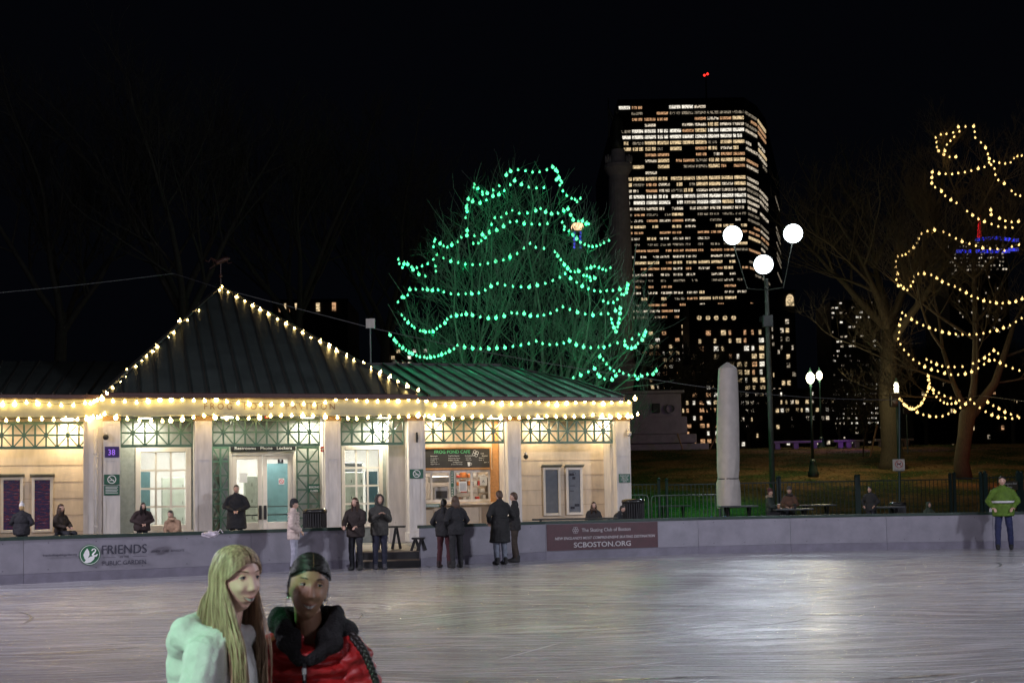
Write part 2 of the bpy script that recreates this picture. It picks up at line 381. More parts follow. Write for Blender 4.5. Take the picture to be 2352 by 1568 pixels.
    tag(mb.build('skate_marks', mat('ground_ice_frost', (.62, .62, .64), .6, var=.15)), kind='stuff')
    mb = MB()
    for i in range(260):
        x = rk_.uniform(-16, 22); y = 7+28*rk_.random(); a = rk_.gauss(.1, .5); cv = rk_.gauss(0, .3); L = rk_.uniform(.8, 3.0); w2 = rk_.uniform(.008, .03); m_ = 10; vs = []
        if y > board_y(x)-1: continue
        for q in range(m_+1):
            w3 = w2*(1-abs(2*q/m_-1)**3)+.0006; vs += [(x-math.sin(a)*w3, y+math.cos(a)*w3, .008), (x+math.sin(a)*w3, y-math.cos(a)*w3, .008)]
            x += math.cos(a)*L/m_; y += math.sin(a)*L/m_; a += cv*L/m_
        mb.add(vs, [(2*q, 2*q+1, 2*q+3, 2*q+2) for q in range(m_)])
    tag(mb.build('wet_scrapes', mat('dark_wet_ice', (.24, .23, .22), .2, var=.2)), kind='stuff')
ice()

def patio():
    mb = MB()
    pts = [(-45, BP[0].y+.25)]+[(p.x, p.y+.25) for p in BP]+[(60, BP[-1].y+.25)]
    mp_ = M_pat = mat('concrete_pavers', (0.10, 0.095, 0.09), 0.75, var=0.25, scale=3, bump=.2)
    top = pts; n0 = len(pts)
    vs = [(x, y, DECK) for x, y in pts]+[(60, 54.5, DECK), (-45, 54.5, DECK)]
    k = len(vs); vs2 = vs+[(x, y, -0.03) for x, y, z in vs]
    fc = [tuple(range(k))]+[(i, (i+1) % k, (i+1) % k+k, i+k) for i in range(k)]
    mb.add(vs2, fc); struct(mb.build('pavement', mp_))
    # wooden deck planks by the opening
    a = gp(817, 1304); b_ = gp(966, 1300); d = (b_-a).normalized(); nrm = Vector((-d.y, d.x, 0)); L = (b_-a).length
    mb = MB()
    for i in range(34):
        y0 = .10+i*.152
        for (u0, u1) in ((0.0, L*.45+(i % 3)*.3), (L*.45+(i % 3)*.3+.006, L)):
            c = [a+d*u0+nrm*y0, a+d*u1+nrm*y0, a+d*u1+nrm*(y0+.142), a+d*u0+nrm*(y0+.142)]
            vs = [(p.x, p.y, DECK+.004) for p in c]+[(p.x, p.y, DECK+.03) for p in c]
            mb.add(vs, [(0, 3, 2, 1), (4, 5, 6, 7), (0, 1, 5, 4), (1, 2, 6, 5), (2, 3, 7, 6), (3, 0, 4, 7)])
    tag(mb.build('wooden_deck', M['deck']), kind='structure')
    st = thing('entry_step', 'long dark wooden step down to the ice in the gap between the rink boards', 'step', a)
    mb = MB()
    def seg(u0, u1, y0, y1, z0, z1, mb=mb):
        c = [a+d*u0+nrm*y0, a+d*u1+nrm*y0, a+d*u1+nrm*y1, a+d*u0+nrm*y1]
        mb.add([(p.x, p.y, z) for z in (z0, z1) for p in c], [(0, 3, 2, 1), (4, 5, 6, 7), (0, 1, 5, 4), (1, 2, 6, 5), (2, 3, 7, 6), (3, 0, 4, 7)])
    seg(.05, L-.05, -.32, .08, .17, .20); mb.build('tread', M['deck'], st)
    mb2 = MB(); seg(.05, L-.05, -.29, .06, .004, .168, mb2); mb2.build('riser', M['black'], st)
    mb3 = MB(); seg(.02, L-.02, .085, .10, .0, DECK, mb3); mb3.build('fascia_board', M['black'], st)
patio()

# ---- rink boards: panel by panel
def rink_boards():
    H = 1.03
    def along(px):      # point on base line for a picture column
        for (x0, y0), (x1, y1) in zip(BL, BL[1:]):
            if x0 <= px <= x1:
                f = (px-x0)/(x1-x0); return gp(px, y0+(y1-y0)*f)
    def panel(pxs, label, banner=None):
        P = [along(p) for p in pxs]
        g = thing('rink_board', label, 'rink board', P[0], 0, 'white boards round the rink')
        def strip(off0, off1, z0, z1, name, m, inset=0.0):
            mb = MB(); vs = []; n_ = len(P)
            Q = []
            for i, p in enumerate(P):
                d = (P[min(i+1, n_-1)]-P[max(i-1, 0)]).normalized(); nr = Vector((-d.y, d.x, 0)); pp = p.copy()
                if i == 0: pp = pp+d*inset
                if i == n_-1: pp = pp-d*inset
                Q.append((pp+nr*off0, pp+nr*off1))
            for z in (z0, z1):
                for q0, q1 in Q: vs.append((q0.x, q0.y, z)); vs.append((q1.x, q1.y, z))
            fc = []
            k = 2*n_
            for i in range(n_-1):
                a = 2*i; fc += [(a, a+1, a+3, a+2), (k+a, k+a+2, k+a+3, k+a+1), (a, a+2, k+a+2, k+a), (a+1, k+a+1, k+a+3, a+3)]
            fc += [(0, k, k+1, 1), (k-2, k-1, 2*k-1, 2*k-2)]
            mb.add(vs, fc); return mb.build(name, m, g)
        strip(.0, .06, .22, H-.045, 'panel', M['board'], .004)
        strip(-.012, .06, .0, .216, 'kick_plate', M['board_kick'], .004)
        strip(-.02, .14, H-.045, H+.035, 'cap_rail', M['darkgreen'], 0)
        mb = MB()
        for p, q in zip(P, P[1:]):
            L = (q-p).length; d = (q-p)/L
            nn = max(1, int(L/0.9))
            for i in range(nn):
                for z in (.30, H-.12):
                    c = p+d*(L*(i+.5)/nn)+Vector((0, 0, z)); mb.ell(c, (.012, .008, .012), n=6, m=4)
        mb.build('bolt', M['dark_ink'], g)['kind'] = 'stuff'
        return g, P
    def sub(x0, x1): return [x0]+[x for x, _ in BL if x0+4 < x < x1-4]+[x1]
    panel(sub(-250, 54), 'plain white rink board at the far left edge with no banner')
    g, P = panel(sub(54, 577), 'rink board carrying the green swan logo and the words Friends of the Public Garden')
    panel(sub(577, 817), 'rink board behind the two skaters, ending at the wooden step gap')
    panel(sub(966, 1254), 'rink board starting at the step gap, behind the pair in black')
    g2, P2 = panel(sub(1254, 1605), 'rink board with the maroon skating club banner')
    panel(sub(1605, 1817), 'rink board in front of the tall covered parasol')
    panel(sub(1817, 2038), 'rink board in front of the tables, right of the covered parasol')
    panel(sub(2038, 2282), 'rink board with a small dark scuff near its top right corner')
    panel(sub(2282, 2690), 'rink board at the far right edge behind the attendant in yellow vest')
    # plane helpers for prints
    def pm(px, z, off=-.006):
        p = along(px); q = along(px+4); d = (q-p).normalized(); nr = Vector((-d.y, d.x, 0)); o = p+nr*off
        return Matrix(((d.x, nr.x, 0, o.x), (d.y, nr.y, 0, o.y), (0, 0, 1, z), (0, 0, 0, 1)))
    sheet = MB()
    x0, x1 = 95, 425
    a = along(x0); b_ = along(x1); L = (b_-a).length
    zz = .235
    A = pm(x0, 0, -.004)
    def line_mat(xa, xb, z, off):
        p = along(xa); q = along(xb); d = (q-p).normalized(); nr = Vector((-d.y, d.x, 0)); o = p+nr*off
        return Matrix(((d.x, nr.x, 0, o.x), (d.y, nr.y, 0, o.y), (0, 0, 1, z), (0, 0, 0, 1))), (q-p).length
    # logo disc at px 205 : diameter 48 px
    T, _ = line_mat(182, 340, .60, -.02)
    def putx(px): return (along(px)-along(182)).length
    k = (along(300)-along(200)).length/100
    mb = MB(); mb.disc((putx(206), 0), 24*k, -.004, .0, 40, T); mb.build('logo_disc', M['green_ink'], g)
    mb = MB(); mb.ring((putx(206), 0), 21.3*k, 22.3*k, -.009, -.004, 40, T)
    cx = putx(206)
    leaf = [(cx-12*k, -9*k), (cx-15*k, 0), (cx-11*k, 9*k), (cx-6*k, 15*k), (cx-2*k, 8*k), (cx-1*k, 0), (cx-5*k, -8*k), (cx-9*k, -12*k)]
    mb.prism(leaf, -.009, -.004, T)
    leaf2 = [(cx-13*k, -17*k), (cx-6*k, -8*k), (cx+2*k, -4*k), (cx+12*k, -3*k), (cx+9*k, -11*k), (cx+2*k, -17*k), (cx-6*k, -19*k)]
    mb.prism(leaf2, -.009, -.004, T)
    sw = [(cx+4*k, 9*k), (cx+6*k, 12.5*k), (cx+10*k, 13.5*k), (cx+13*k, 11*k), (cx+12*k, 7*k), (cx+8*k, 3*k), (cx+6*k, 0), (cx+9*k, -3*k), (cx+14*k, -3*k), (cx+17*k, 1*k)]
    mb.tube([T @ Vector((x, -.007, z)) for x, z in sw], [1.2*k, 1.3*k, 1.4*k, 1.5*k, 1.6*k, 2*k, 2.6*k, 3*k, 2.5*k, 1*k], 6)
    mb.build('logo_mark', M['white_ink'], g)
    def tx(body, px0, px1, z, size, m, gg, **kw):
        T, L = line_mat(px0, px1, z, -.022); text('lettering', body, m, gg, T, size, width=L, **kw)
    tx('FRIENDS', 234, 337, .60, .30, M['dark_ink'], g)
    tx('OF THE', 275, 296, .50, .07, M['dark_ink'], g)
    tx('PUBLIC GARDEN', 235, 335, .34, .145, M['dark_ink'], g)
    tx('friendsofthepublicgarden.org', 98, 176, .60, .075, M['dark_ink'], g)
    tx('RENEW   CARE   ADVOCATE', 348, 423, .60, .075, M['dark_ink'], g)
    mb = MB()
    for xa, xb in ((235, 266), (304, 337)):
        T, L = line_mat(xa, xb, .52, -.02); mb.bx(0, L, -.003, 0, 0, .006, T)
    mb.build('rule_line', M['dark_ink'], g)
    # serifs on FRIENDS: thin feet for the letter stems
    # maroon banner
    T, L = line_mat(1255, 1513, .235, -.008)
    bn = thing('banner', 'maroon banner of a skating club fixed to the rink board, with white writing', 'banner', T.translation)
    mb = MB(); mb.bx(.02, L-.02, -.006, 0, 0, .735, T); mb.build('sheet', M['maroon'], bn)
    def tb(body, px0, px1, z, size, **kw):
        T, L = line_mat(px0, px1, z, -.018); text('lettering', body, M['silver_ink'], bn, T, size, width=L, **kw)
    tb('The Skating Club of Boston', 1337, 1449, .74, .14)
    tb("NEW ENGLAND'S MOST COMPREHENSIVE SKATING DESTINATION", 1275, 1505, .535, .105, shear=.25, offset=.008)
    tb('SCBOSTON.ORG', 1318, 1449, .31, .20, offset=.012)
    T, L = line_mat(1313, 1337, .79, -.016); mb = MB()
    for i in range(6):
        a = i*math.pi/3; mb.ring((.13+.06*math.cos(a), .06*math.sin(a)), .032, .040, -.004, 0, 14, T)
    mb.build('emblem', M['silver_ink'], bn)
rink_boards()

# ================================================================== PAVILION
def rect(px0, py0, px1, py1, t):
    mx, my = (px0+px1)/2, (py0+py1)/2
    s0 = fs(px0, my, t)[0]; s1 = fs(px1, my, t)[0]; z1 = fs(mx, py0, t)[1]; z0 = fs(mx, py1, t)[1]
    return s0, s1, z0, z1
TW = 0.5      # wings stand back
WALL = 1.35
pav = thing('pavilion', 'cream rink pavilion with hipped metal roofs, green lattice and its name in bronze letters', 'pavilion', W(-5, 0, DECK), PSI)
def pbox(name, m, s0, s1, t0, t1, z0, z1, parent=pav, bev=0.0):
    mb = MB()
    if bev: mb.bb(s0, s1, t0, t1, z0, z1, bev, MW)
    else: mb.bx(s0, s1, t0, t1, z0, z1, MW)
    return mb.build(name, m, parent)
PM_CH = {}
EAVE_Z = fs(600, 952, -.35)[1]     # underside of fascia
SOF = EAVE_Z+.02
# --- pillars
def pillar(px0, px1, t, ptop=966):
    s0 = fs(px0, 1050, t)[0]; s1 = fs(px1, 1050, t)[0]; zt = fs((px0+px1)/2, ptop, t)[1]
    wd = s1-s0; d = .5
    mb = MB(); fr = .085*1.0
    mb.bx(s0+.02, s1-.02, t+.02, t+d, DECK, zt, MW)
    # raised stiles and rails: two sunk panels
    zs = [DECK+.34, zt-1.18, zt-.92, zt-.12]
    for (a, b, c, e) in ((s0, s0+fr, DECK+.34, zt), (s1-fr, s1, DECK+.34, zt)): mb.bx(a, b, t, t+.018, c, e, MW)
    for (c, e) in ((DECK+.34, DECK+.46), (zt-1.18, zt-.86), (zt-.12, zt)): mb.bx(s0+fr+.001, s1-fr-.001, t+.001, t+.018, c, e, MW)
    for sd in (0, 1):      # sides
        a, b = ((s0, s0+.018) if sd == 0 else (s1-.018, s1))
        mb.bx(a, b, t+.021, t+.09, DECK+.34, zt-.001, MW); mb.bx(a, b, t+d-.08, t+d, DECK+.34, zt-.001, MW)
    p = mb.build('pillar', M['trim'], pav)
    mb = MB(); mb.bb(s0-.03, s1+.03, t-.03, t+d+.03, DECK+.031, DECK+.32, .012, MW); mb.build('plinth', M['trim'], p, world=True)
    mb = MB(); mb.bb(s0-.02, s1+.02, t-.03, t+d+.02, zt, min(zt+.16, SOF), .008, MW); mb.build('wooden_cap', M['timber'], p)
    return s0, s1, zt
PIL = {}
for nm, a, b, t in (('A', 237, 276, 0), ('B', 447.5, 487, 0), ('C', 747, 782.5, 0), ('D', 939, 971.5, 0), ('E', 1167, 1197, TW), ('F', 1416, 1448.5, TW), ('L', -60, -22, TW)):
    PIL[nm] = pillar(a, b, t)
# corner pilasters where the wings meet the centre
sA0 = PIL['A'][0]; sD1 = PIL['D'][1]
pbox('corner_post', M['trim'], sA0-.44, sA0-.004, TW-.3, TW+.35, DECK, SOF)
pbox('corner_post', M['trim'], fs(690, 1050, .2)[0]*0+sD1+.001, sD1+.10, .1, .48, DECK, SOF)
mb = MB(); sd = fs(220, 1050, -.1)[0]
mb.tube([W(sd, -.06, 3.95), W(sd, -.06, DECK+.05)], .055, 10); dsp = mb.build('downspout', M['trim'], pav, smooth=True)
mb = MB()
for z in (1.1, 1.9, 3.2): mb.tube([W(sd, -.06, z), W(sd, -.06, z+.05)], .07, 10)
mb.build('clamp', M['trim'], dsp)

# --- lattice panels
def lattice(px0, px1, t, py0, py1, cols, rows=2, phase=0, name='lattice_panel'):
    s0, s1, z0, z1 = rect(px0, py0, px1, py1, t); mb = MB(); bwid = .052; th = .07
    cw = (s1-s0)/cols; ch = (z1-z0)/rows
    mb.bx(s0, s1, t, t+th+.02, z1-bwid*.7, z1+bwid*.7, MW); mb.bx(s0, s1, t, t+th+.03, z0-bwid*.9, z0+bwid*.6, MW)
    for j in range(1, rows): mb.bx(s0, s1, t+.004, t+th, z0+ch*j-bwid/2, z0+ch*j+bwid/2, MW)
    for i in range(cols+1):
        c = s0+cw*i; a = max(s0, c-bwid/2); b = min(s1, c+bwid/2)
        mb.bx(a, b, t+.002, t+th+.01, z0+bwid*.6, z1-bwid*.7, MW)
    for i in range(cols):
        for j in range(rows):
            up_ = ((i+j+phase) % 2 == 0)
            a = s0+cw*i+.02; b = s0+cw*(i+1)-.02; c = z0+ch*j+.02; e = z0+ch*(j+1)-.02
            p, q = ((a, c), (b, e)) if up_ else ((a, e), (b, c))
            mb.bar((p[0], t+.04, p[1]), (q[0], t+.04, q[1]), .036, .05, MW, upv=(0, 1, 0))
    return mb.build(name, M['lattice'], pav)
HT0, HT1 = 963, 1021
lattice(277.5, 442, .12, HT0+1, HT1+2, 6)
lattice(488, 735, .12, HT0, HT1, 10)
lattice(784, 927, .12, HT0, HT1-3, 6)
lattice(972, 1157, TW+.12, 964, 1015, 8)
lattice(1198, 1407, TW+.12, 964, 1015, 10)
lattice(-22, 206, TW+.12, 971, 1027, 9)
lattice(487.5, 526, WALL-.35, 1027, 1221, 2, 6, name='side_lattice')
lattice(682, 734, WALL-.35, 1027, 1221, 2, 6, name='side_lattice')

# --- fascia, soffit, gutters
FZ0 = EAVE_Z; FZ1 = fs(600, 916, -.35)[1]
cL = fs(231, 935, -.35)[0]; cR = fs(975, 935, -.35)[0]
fa = pbox('fascia', M['fascia'], cL, cR, -.35, -.25, FZ0, FZ1)
rE = fs(1452, 935, TW-.35)[0]; wl = cL-14
WZ0 = fs(1200, 951.5, TW-.35)[1]; WZ1 = fs(1200, 917, TW-.35)[1]
pbox('fascia', M['fascia'], cR+.002, rE, TW-.35, TW-.25, FZ0, FZ1)
pbox('fascia', M['fascia'], rE-.1, rE, TW-.249, 8.2, FZ0, FZ1-.002)
pbox('fascia', M['fascia'], wl, cL-.002, TW-.35, TW-.25, FZ0, FZ1)
pbox('fascia', M['fascia'], cR-.1, cR-.001, -.249, TW-.2, FZ0+.001, FZ1-.003)
pbox('fascia', M['fascia'], cL+.001, cL+.1, -.249, TW-.2, FZ0+.001, FZ1-.003)
for a, b, t in ((cL, cR, -.37), (cR+.002, rE+.02, TW-.37), (wl, cL-.002, TW-.37)):
    pbox('drip_moulding', M['fascia'], a, b, t-.01, t+.06, FZ0-.035, FZ0+.0)
pbox('soffit', M['fascia'], cL+.1, cR-.1, -.24, 8, SOF+.01, SOF+.05)
pbox('soffit', M['fascia'], cR+.01, rE-.1, TW-.24, 8, SOF+.013, SOF+.053)
pbox('soffit', M['fascia'], wl, cL-.01, TW-.24, 8, SOF+.013, SOF+.053)
gz0 = FZ1-.03; gz1 = FZ1+.16
gL = fs(238, 908, -.55)[0]; gR = fs(960, 908, -.55)[0]
pbox('gutter', M['gutter'], gL, gR, -.55, -.351, gz0+.03, gz1, bev=.02)
grE = fs(1434, 908, TW-.5)[0]
pbox('gutter', M['gutter'], gR+.01, grE, TW-.52, TW-.351, gz0+.03, gz1-.02, bev=.02)
pbox('gutter', M['gutter'], wl, gL-.01, TW-.52, TW-.351, gz0+.03, gz1-.02, bev=.02)

# --- roofs
RZ = gz1-.01
apex = at(507, 660, 47.6)
A0 = W(gL+.02, -.5, RZ); A1 = W(gR-.02, -.5, RZ)
Dp = 12.5
A2 = W(gR-.02, -.5+Dp, RZ); A3 = W(gL+.02, -.5+Dp, RZ)
def slab_roof(name, polys, m, parent=pav):
    mb = MB()
    for poly in polys:
        k = len(poly); mb.add(list(poly)+[Vector(p)-Vector((0, 0, .06)) for p in poly], [tuple(range(k)), tuple(range(2*k-1, k-1, -1))]+[(i, (i+1) % k, (i+1) % k+k, i+k) for i in range(k)])
    return mb.build(name, m, parent)
roof = slab_roof('roof', [(A0, A1, apex), (A1, A2, apex), (A3, A0, apex), (A2, A3, apex)], M['roof'])
mb = MB()
# standing seams on the front slope follow straight up the slope
def seams(mb, P0, P1, topfun, n, h=.05, wd=.035):
    for i in range(1, n):
        f = i/n; a = P0.lerp(P1, f); b = topfun(f)
        if (b-a).length < .3: continue
        mb.bar(a+Vector((0, 0, h*.4)), b+Vector((0, 0, h*.4)), wd, h, upv=(0, 0, 1))
slope_dir = None
def front_top(f):
    # seam runs perpendicular to eave in plan until it meets a hip
    a = A0.lerp(A1, f); sa = (a-A0).dot(SD); L = (A1-A0).dot(SD)
    ap = (apex-A0).dot(SD); apt = (apex-A0).dot(TD); h = apex.z-A0.z
    k = sa/ap if sa < ap else (L-sa)/(L-ap)
    return a + TD*apt*k + Vector((0, 0, h*k))
seams(mb, A0, A1, front_top, 19)
mb.build('roof_seam', M['roof_seam'], roof)['kind'] = 'stuff'
mb = MB()
for p in (A0, A1): mb.bar(p+Vector((0, 0, .05)), apex+Vector((0, 0, .05)), .12, .07, upv=(0, 0, 1))
mb.build('hip_cap', M['roof_seam'], roof)
# right wing roof: hip end on the right with a low ridge
RB0 = W(gR, TW-.48, RZ-.01); RB1 = W(grE, TW-.48, RZ-.01)
rid0 = at(890, 838, 48.3); rid1 = at(1150, 840, 49.4)
rk = at(1240, 858, 48.5)
RB2 = W(grE, 8.6, RZ-.01)
rid0 = Vector((rid0.x-2, rid0.y-.6, rid0.z))
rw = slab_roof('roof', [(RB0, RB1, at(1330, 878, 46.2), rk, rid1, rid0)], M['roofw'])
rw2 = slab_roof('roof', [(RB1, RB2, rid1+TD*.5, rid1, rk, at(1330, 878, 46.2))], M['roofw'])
mb = MB()
hip = [rid0, rid1, rk, at(1330, 878, 46.2), RB1]
for i in range(1, 14):
    f = i/14; a = RB0.lerp(RB1, f); sa = (a-W(0, 0, 0)).dot(SD)
    # walk along hip polyline to find the same s shifted (seams slant left in the view as they recede)
    best = None
    for p, q in zip(hip, hip[1:]):
        sp = (p-W(0, 0, 0)).dot(SD); sq = (q-W(0, 0, 0)).dot(SD)
        if sp <= sa <= sq: best = p.lerp(q, (sa-sp)/(sq-sp))
    if best is not None and (best-a).length > .3: mb.bar(a+Vector((0, 0, .03)), best+Vector((0, 0, .03)), .06, .07, upv=(0, 0, 1))
mb.build('roof_seam', M['roof_seam'], rw)['kind'] = 'stuff'
mb = MB()
for p, q in zip(hip, hip[1:]): mb.bar(p+Vector((0, 0, .03)), q+Vector((0, 0, .03)), .10, .08, upv=(0, 0, 1))
mb.build('ridge_cap', M['roof_seam'], rw)
# left wing roof: long low roof
LB0 = W(wl, TW-.48, RZ-.01); LB1 = W(gL, TW-.48, RZ-.01)
lr0 = at(0, 829, 45); lr1 = at(300, 829, 46.3); lrx = lr0+(lr0-lr1)*3.2
lw = slab_roof('roof', [(LB0, LB1, lr1, lrx)], M['roof'])
mb = MB(); 
for i in range(1, 30):
    f = i/30; mb.bar(LB0.lerp(LB1, f)+Vector((0, 0, .02)), lrx.lerp(lr1, f)+Vector((0, 0, .02)), .035, .05, upv=(0, 0, 1))
mb.build('roof_seam', M['roof_seam'], lw)['kind'] = 'stuff'

# --- walls
def wall(name, m, s0, s1, z0, z1, holes, t, th, parent=pav):
    S = sorted(set([s0, s1]+[h[0] for h in holes]+[h[1] for h in holes])); Z = sorted(set([z0, z1]+[h[2] for h in holes]+[h[3] for h in holes]))
    mb = MB()
    inh = lambda a, b: any(h[0] < a < h[1] and h[2] < b < h[3] for h in holes)
    for i in range(len(S)-1):
        j = 0
        while j < len(Z)-1:
            if inh((S[i]+S[i+1])/2, (Z[j]+Z[j+1])/2): j += 1; continue
            k = j
            while k+1 < len(Z)-1 and not inh((S[i]+S[i+1])/2, (Z[k+1]+Z[k+2])/2): k += 1
            mb.bx(S[i], S[i+1], t, t+th, Z[j], Z[k+1], MW); j = k+1
    return mb.build(name, m, parent)
# centre wall openings
w1 = rect(311, 1026, 439, 1222, WALL); w2 = rect(784, 1024, 879, 1200, WALL); dr = rect(527, 1037, 678, 1236, WALL)
w1 = (w1[0], w1[1], max(w1[2], DECK+.55), w1[3]); w2 = (w2[0], w2[1], w1[2], w2[3]); dr = (dr[0], dr[1], DECK+.001, dr[3])
HW = SOF+.005
wall('wall', M['wall_grey'], sA0-.1, sD1+.1, DECK-.1, HW, [w1, w2, dr], WALL, .15)
# return walls beside window bays, brightly lit plain panels
s_ = fs(303, 1100, WALL)[0]; pbox('return_wall', M['trim'], PIL['A'][1]-.05, PIL['A'][1]+.0, .5, WALL, DECK, HW)
e0 = fs(893, 1100, .9)[0]
pbox('return_wall', M['trim'], e0, PIL['D'][0]+.1, .9, WALL-.001, DECK, HW)
pbox('return_wall', M['trim'], PIL['B'][0]+.03, PIL['B'][1]-.03, .5, WALL-.001, DECK, HW)
pbox('return_wall', M['trim'], PIL['C'][0]+.03, PIL['C'][1]-.03, .5, WALL-.001, DECK, HW)
def window(name, r, t, cols, rows, fw=.16, mw_=.06, bottom=None, pane_top=None):
    s0, s1, z0, z1 = r; mb = MB()
    f = fw
    mb.bb(s0, s0+f, t-.04, t+.12, z0, z1, .01, MW); mb.bb(s1-f, s1, t-.04, t+.12, z0, z1, .01, MW)
    mb.bb(s0+f, s1-f, t-.038, t+.12, z1-f, z1, .01, MW); mb.bb(s0+f, s1-f, t-.038, t+.12, z0, z0+f, .01, MW)
    g = mb.build('window_frame', M['frame'], pav)
    a, b, c, d = s0+f, s1-f, z0+f, z1-f
    mb = MB()
    for i in range(1, cols): x = a+(b-a)*i/cols; mb.bx(x-mw_/2, x+mw_/2, t-.01, t+.05, c, d, MW)
    for j in range(1, rows): z = c+(d-c)*j/rows; mb.bx(a, b, t-.008, t+.048, z-mw_/2, z+mw_/2, MW)
    mb.build('muntin', M['frame'], g)
    mb = MB(); mb.bx(a, b, t+.02, t+.026, c, d, MW); mb.build('pane', M['glass'], g)
    mb = MB(); mb.bb(s0-.05, s1+.05, t-.12, t+.0, z0-.06, z0-.001, .008, MW); mb.build('sill', M['frame'], g)
    return g
window('w', w1, WALL+.0, 3, 4); window('w', w2, WALL, 3, 4, fw=.12)
# double door
def door():
    s0, s1, z0, z1 = dr; t = WALL; f = .08; m_ = (s0+s1)/2
    mb = MB(); mb.bb(s0-.02, s0+f, t-.05, t+.12, z0, z1, .01, MW); mb.bb(s1-f, s1+.02, t-.05, t+.12, z0, z1, .01, MW); mb.bb(s0+f, s1-f, t-.048, t+.12, z1-.09, z1, .01, MW)
    mb.build('door_frame', M['frame'], pav)
    for k in (0, 1):
        a = s0+f+.005 if k == 0 else m_+.006; b = m_-.006 if k == 0 else s1-f-.005; zt = z1-.10; zb = z0+.02; st = .14
        mb = MB(); mb.bb(a, a+st, t, t+.05, zb, zt, .006, MW); mb.bb(b-st, b, t, t+.05, zb, zt, .006, MW)
        mb.bb(a+st, b-st, t+.001, t+.05, zt-.14, zt, .006, MW)
        gb = fs(620, 1198, t)[1]
        mb.bb(a+st, b-st, t+.001, t+.05, zb, gb, .006, MW)
        d = mb.build('door', M['frame'], pav)
        mb = MB(); mb.bx(a+st, b-st, t+.02, t+.026, gb, zt-.14, MW); mb.build('pane', M['glass'], d)
        hs = b-.07 if k == 0 else a+.07; hz = fs(612, 1176, t)[1]
        mb = MB(); mb.bb(hs-.045, hs+.045, t-.05, t-.001, hz-.22, hz+.22, .012, MW); mb.build('handle', M['black'], d)
        mb = MB()
        for zz in (hz-.08, hz+.18): mb.tube([W(a+st, t+.08, zz), W(b-st, t+.08, zz)], .02, 6)
        mb.build('push_bar', M['black'], d)
        if k == 0:
            r = rect(550, 1086, 568, 1108, t-.002); mb = MB(); mb.bx(r[0], r[1], t+.012, t+.016, r[2], r[3], MW); nt_ = mb.build('notice', M['white_ink'], d)
        else:
            r = rect(640, 1098, 653, 1112, t); mb = MB(); mb.bx(r[0], r[1], t+.012, t+.016, r[2], r[3], MW); nt_ = mb.build('no_smoking_sticker', M['white_ink'], d)
            mb = MB(); c = ((r[0]+r[1])/2, (r[2]+r[3])/2); mb.ring(c, .055, .075, t+.006, t+.011, 20, MW); mb.bar((c[0]-.05, t+.008, c[1]+.05), (c[0]+.05, t+.008, c[1]-.05), .015, .006, MW, upv=(0, 1, 0)); mb.build('symbol', mat('red_print', (.5, .04, .02), .5), nt_)
            r = rect(638, 1046, 651, 1064, t); mb = MB(); mb.bx(r[0], r[1], t+.012, t+.016, r[2], r[3], MW); q = mb.build('restroom_sign', M['black'], d)
            c = ((r[0]+r[1])/2, r[3]-.06); mb = MB(); mb.disc((c[0], c[1]), .022, t+.006, t+.011, 14, MW); mb.prism([(c[0]-.035, c[1]-.03), (c[0]+.035, c[1]-.03), (c[0]+.02, c[1]-.13), (c[0]-.02, c[1]-.13)], t+.006, t+.011, MW); mb.build('pictogram', M['white_ink'], q)
door()
# sign over the door
r = rect(530, 1022.5, 679, 1034.5, WALL-.12)
sg = thing('door_sign', 'narrow black sign over the double door reading Restrooms Phone Lockers', 'sign', W(r[0], WALL-.12, r[2]), PSI)
mb = MB(); mb.bb(r[0], r[1], WALL-.12, WALL-.06, r[2], r[3], .006, MW); mb.build('board', M['black'], sg)
text('lettering', 'Restrooms   Phone   Lockers', M['white_ink'], sg, FM(r[0]+.12, WALL-.125, r[2]+.035), .135, width=(r[1]-r[0])-.24)
# pavilion name
r = rect(469, 924.5, 769, 940, -.35)
nm = 'FROG  POND  PAVILION'
text('name_lettering', nm, M['letters'], pav, FM(r[0], -.356, r[2]), .28, width=(r[1]-r[0]), spacing=1.5)
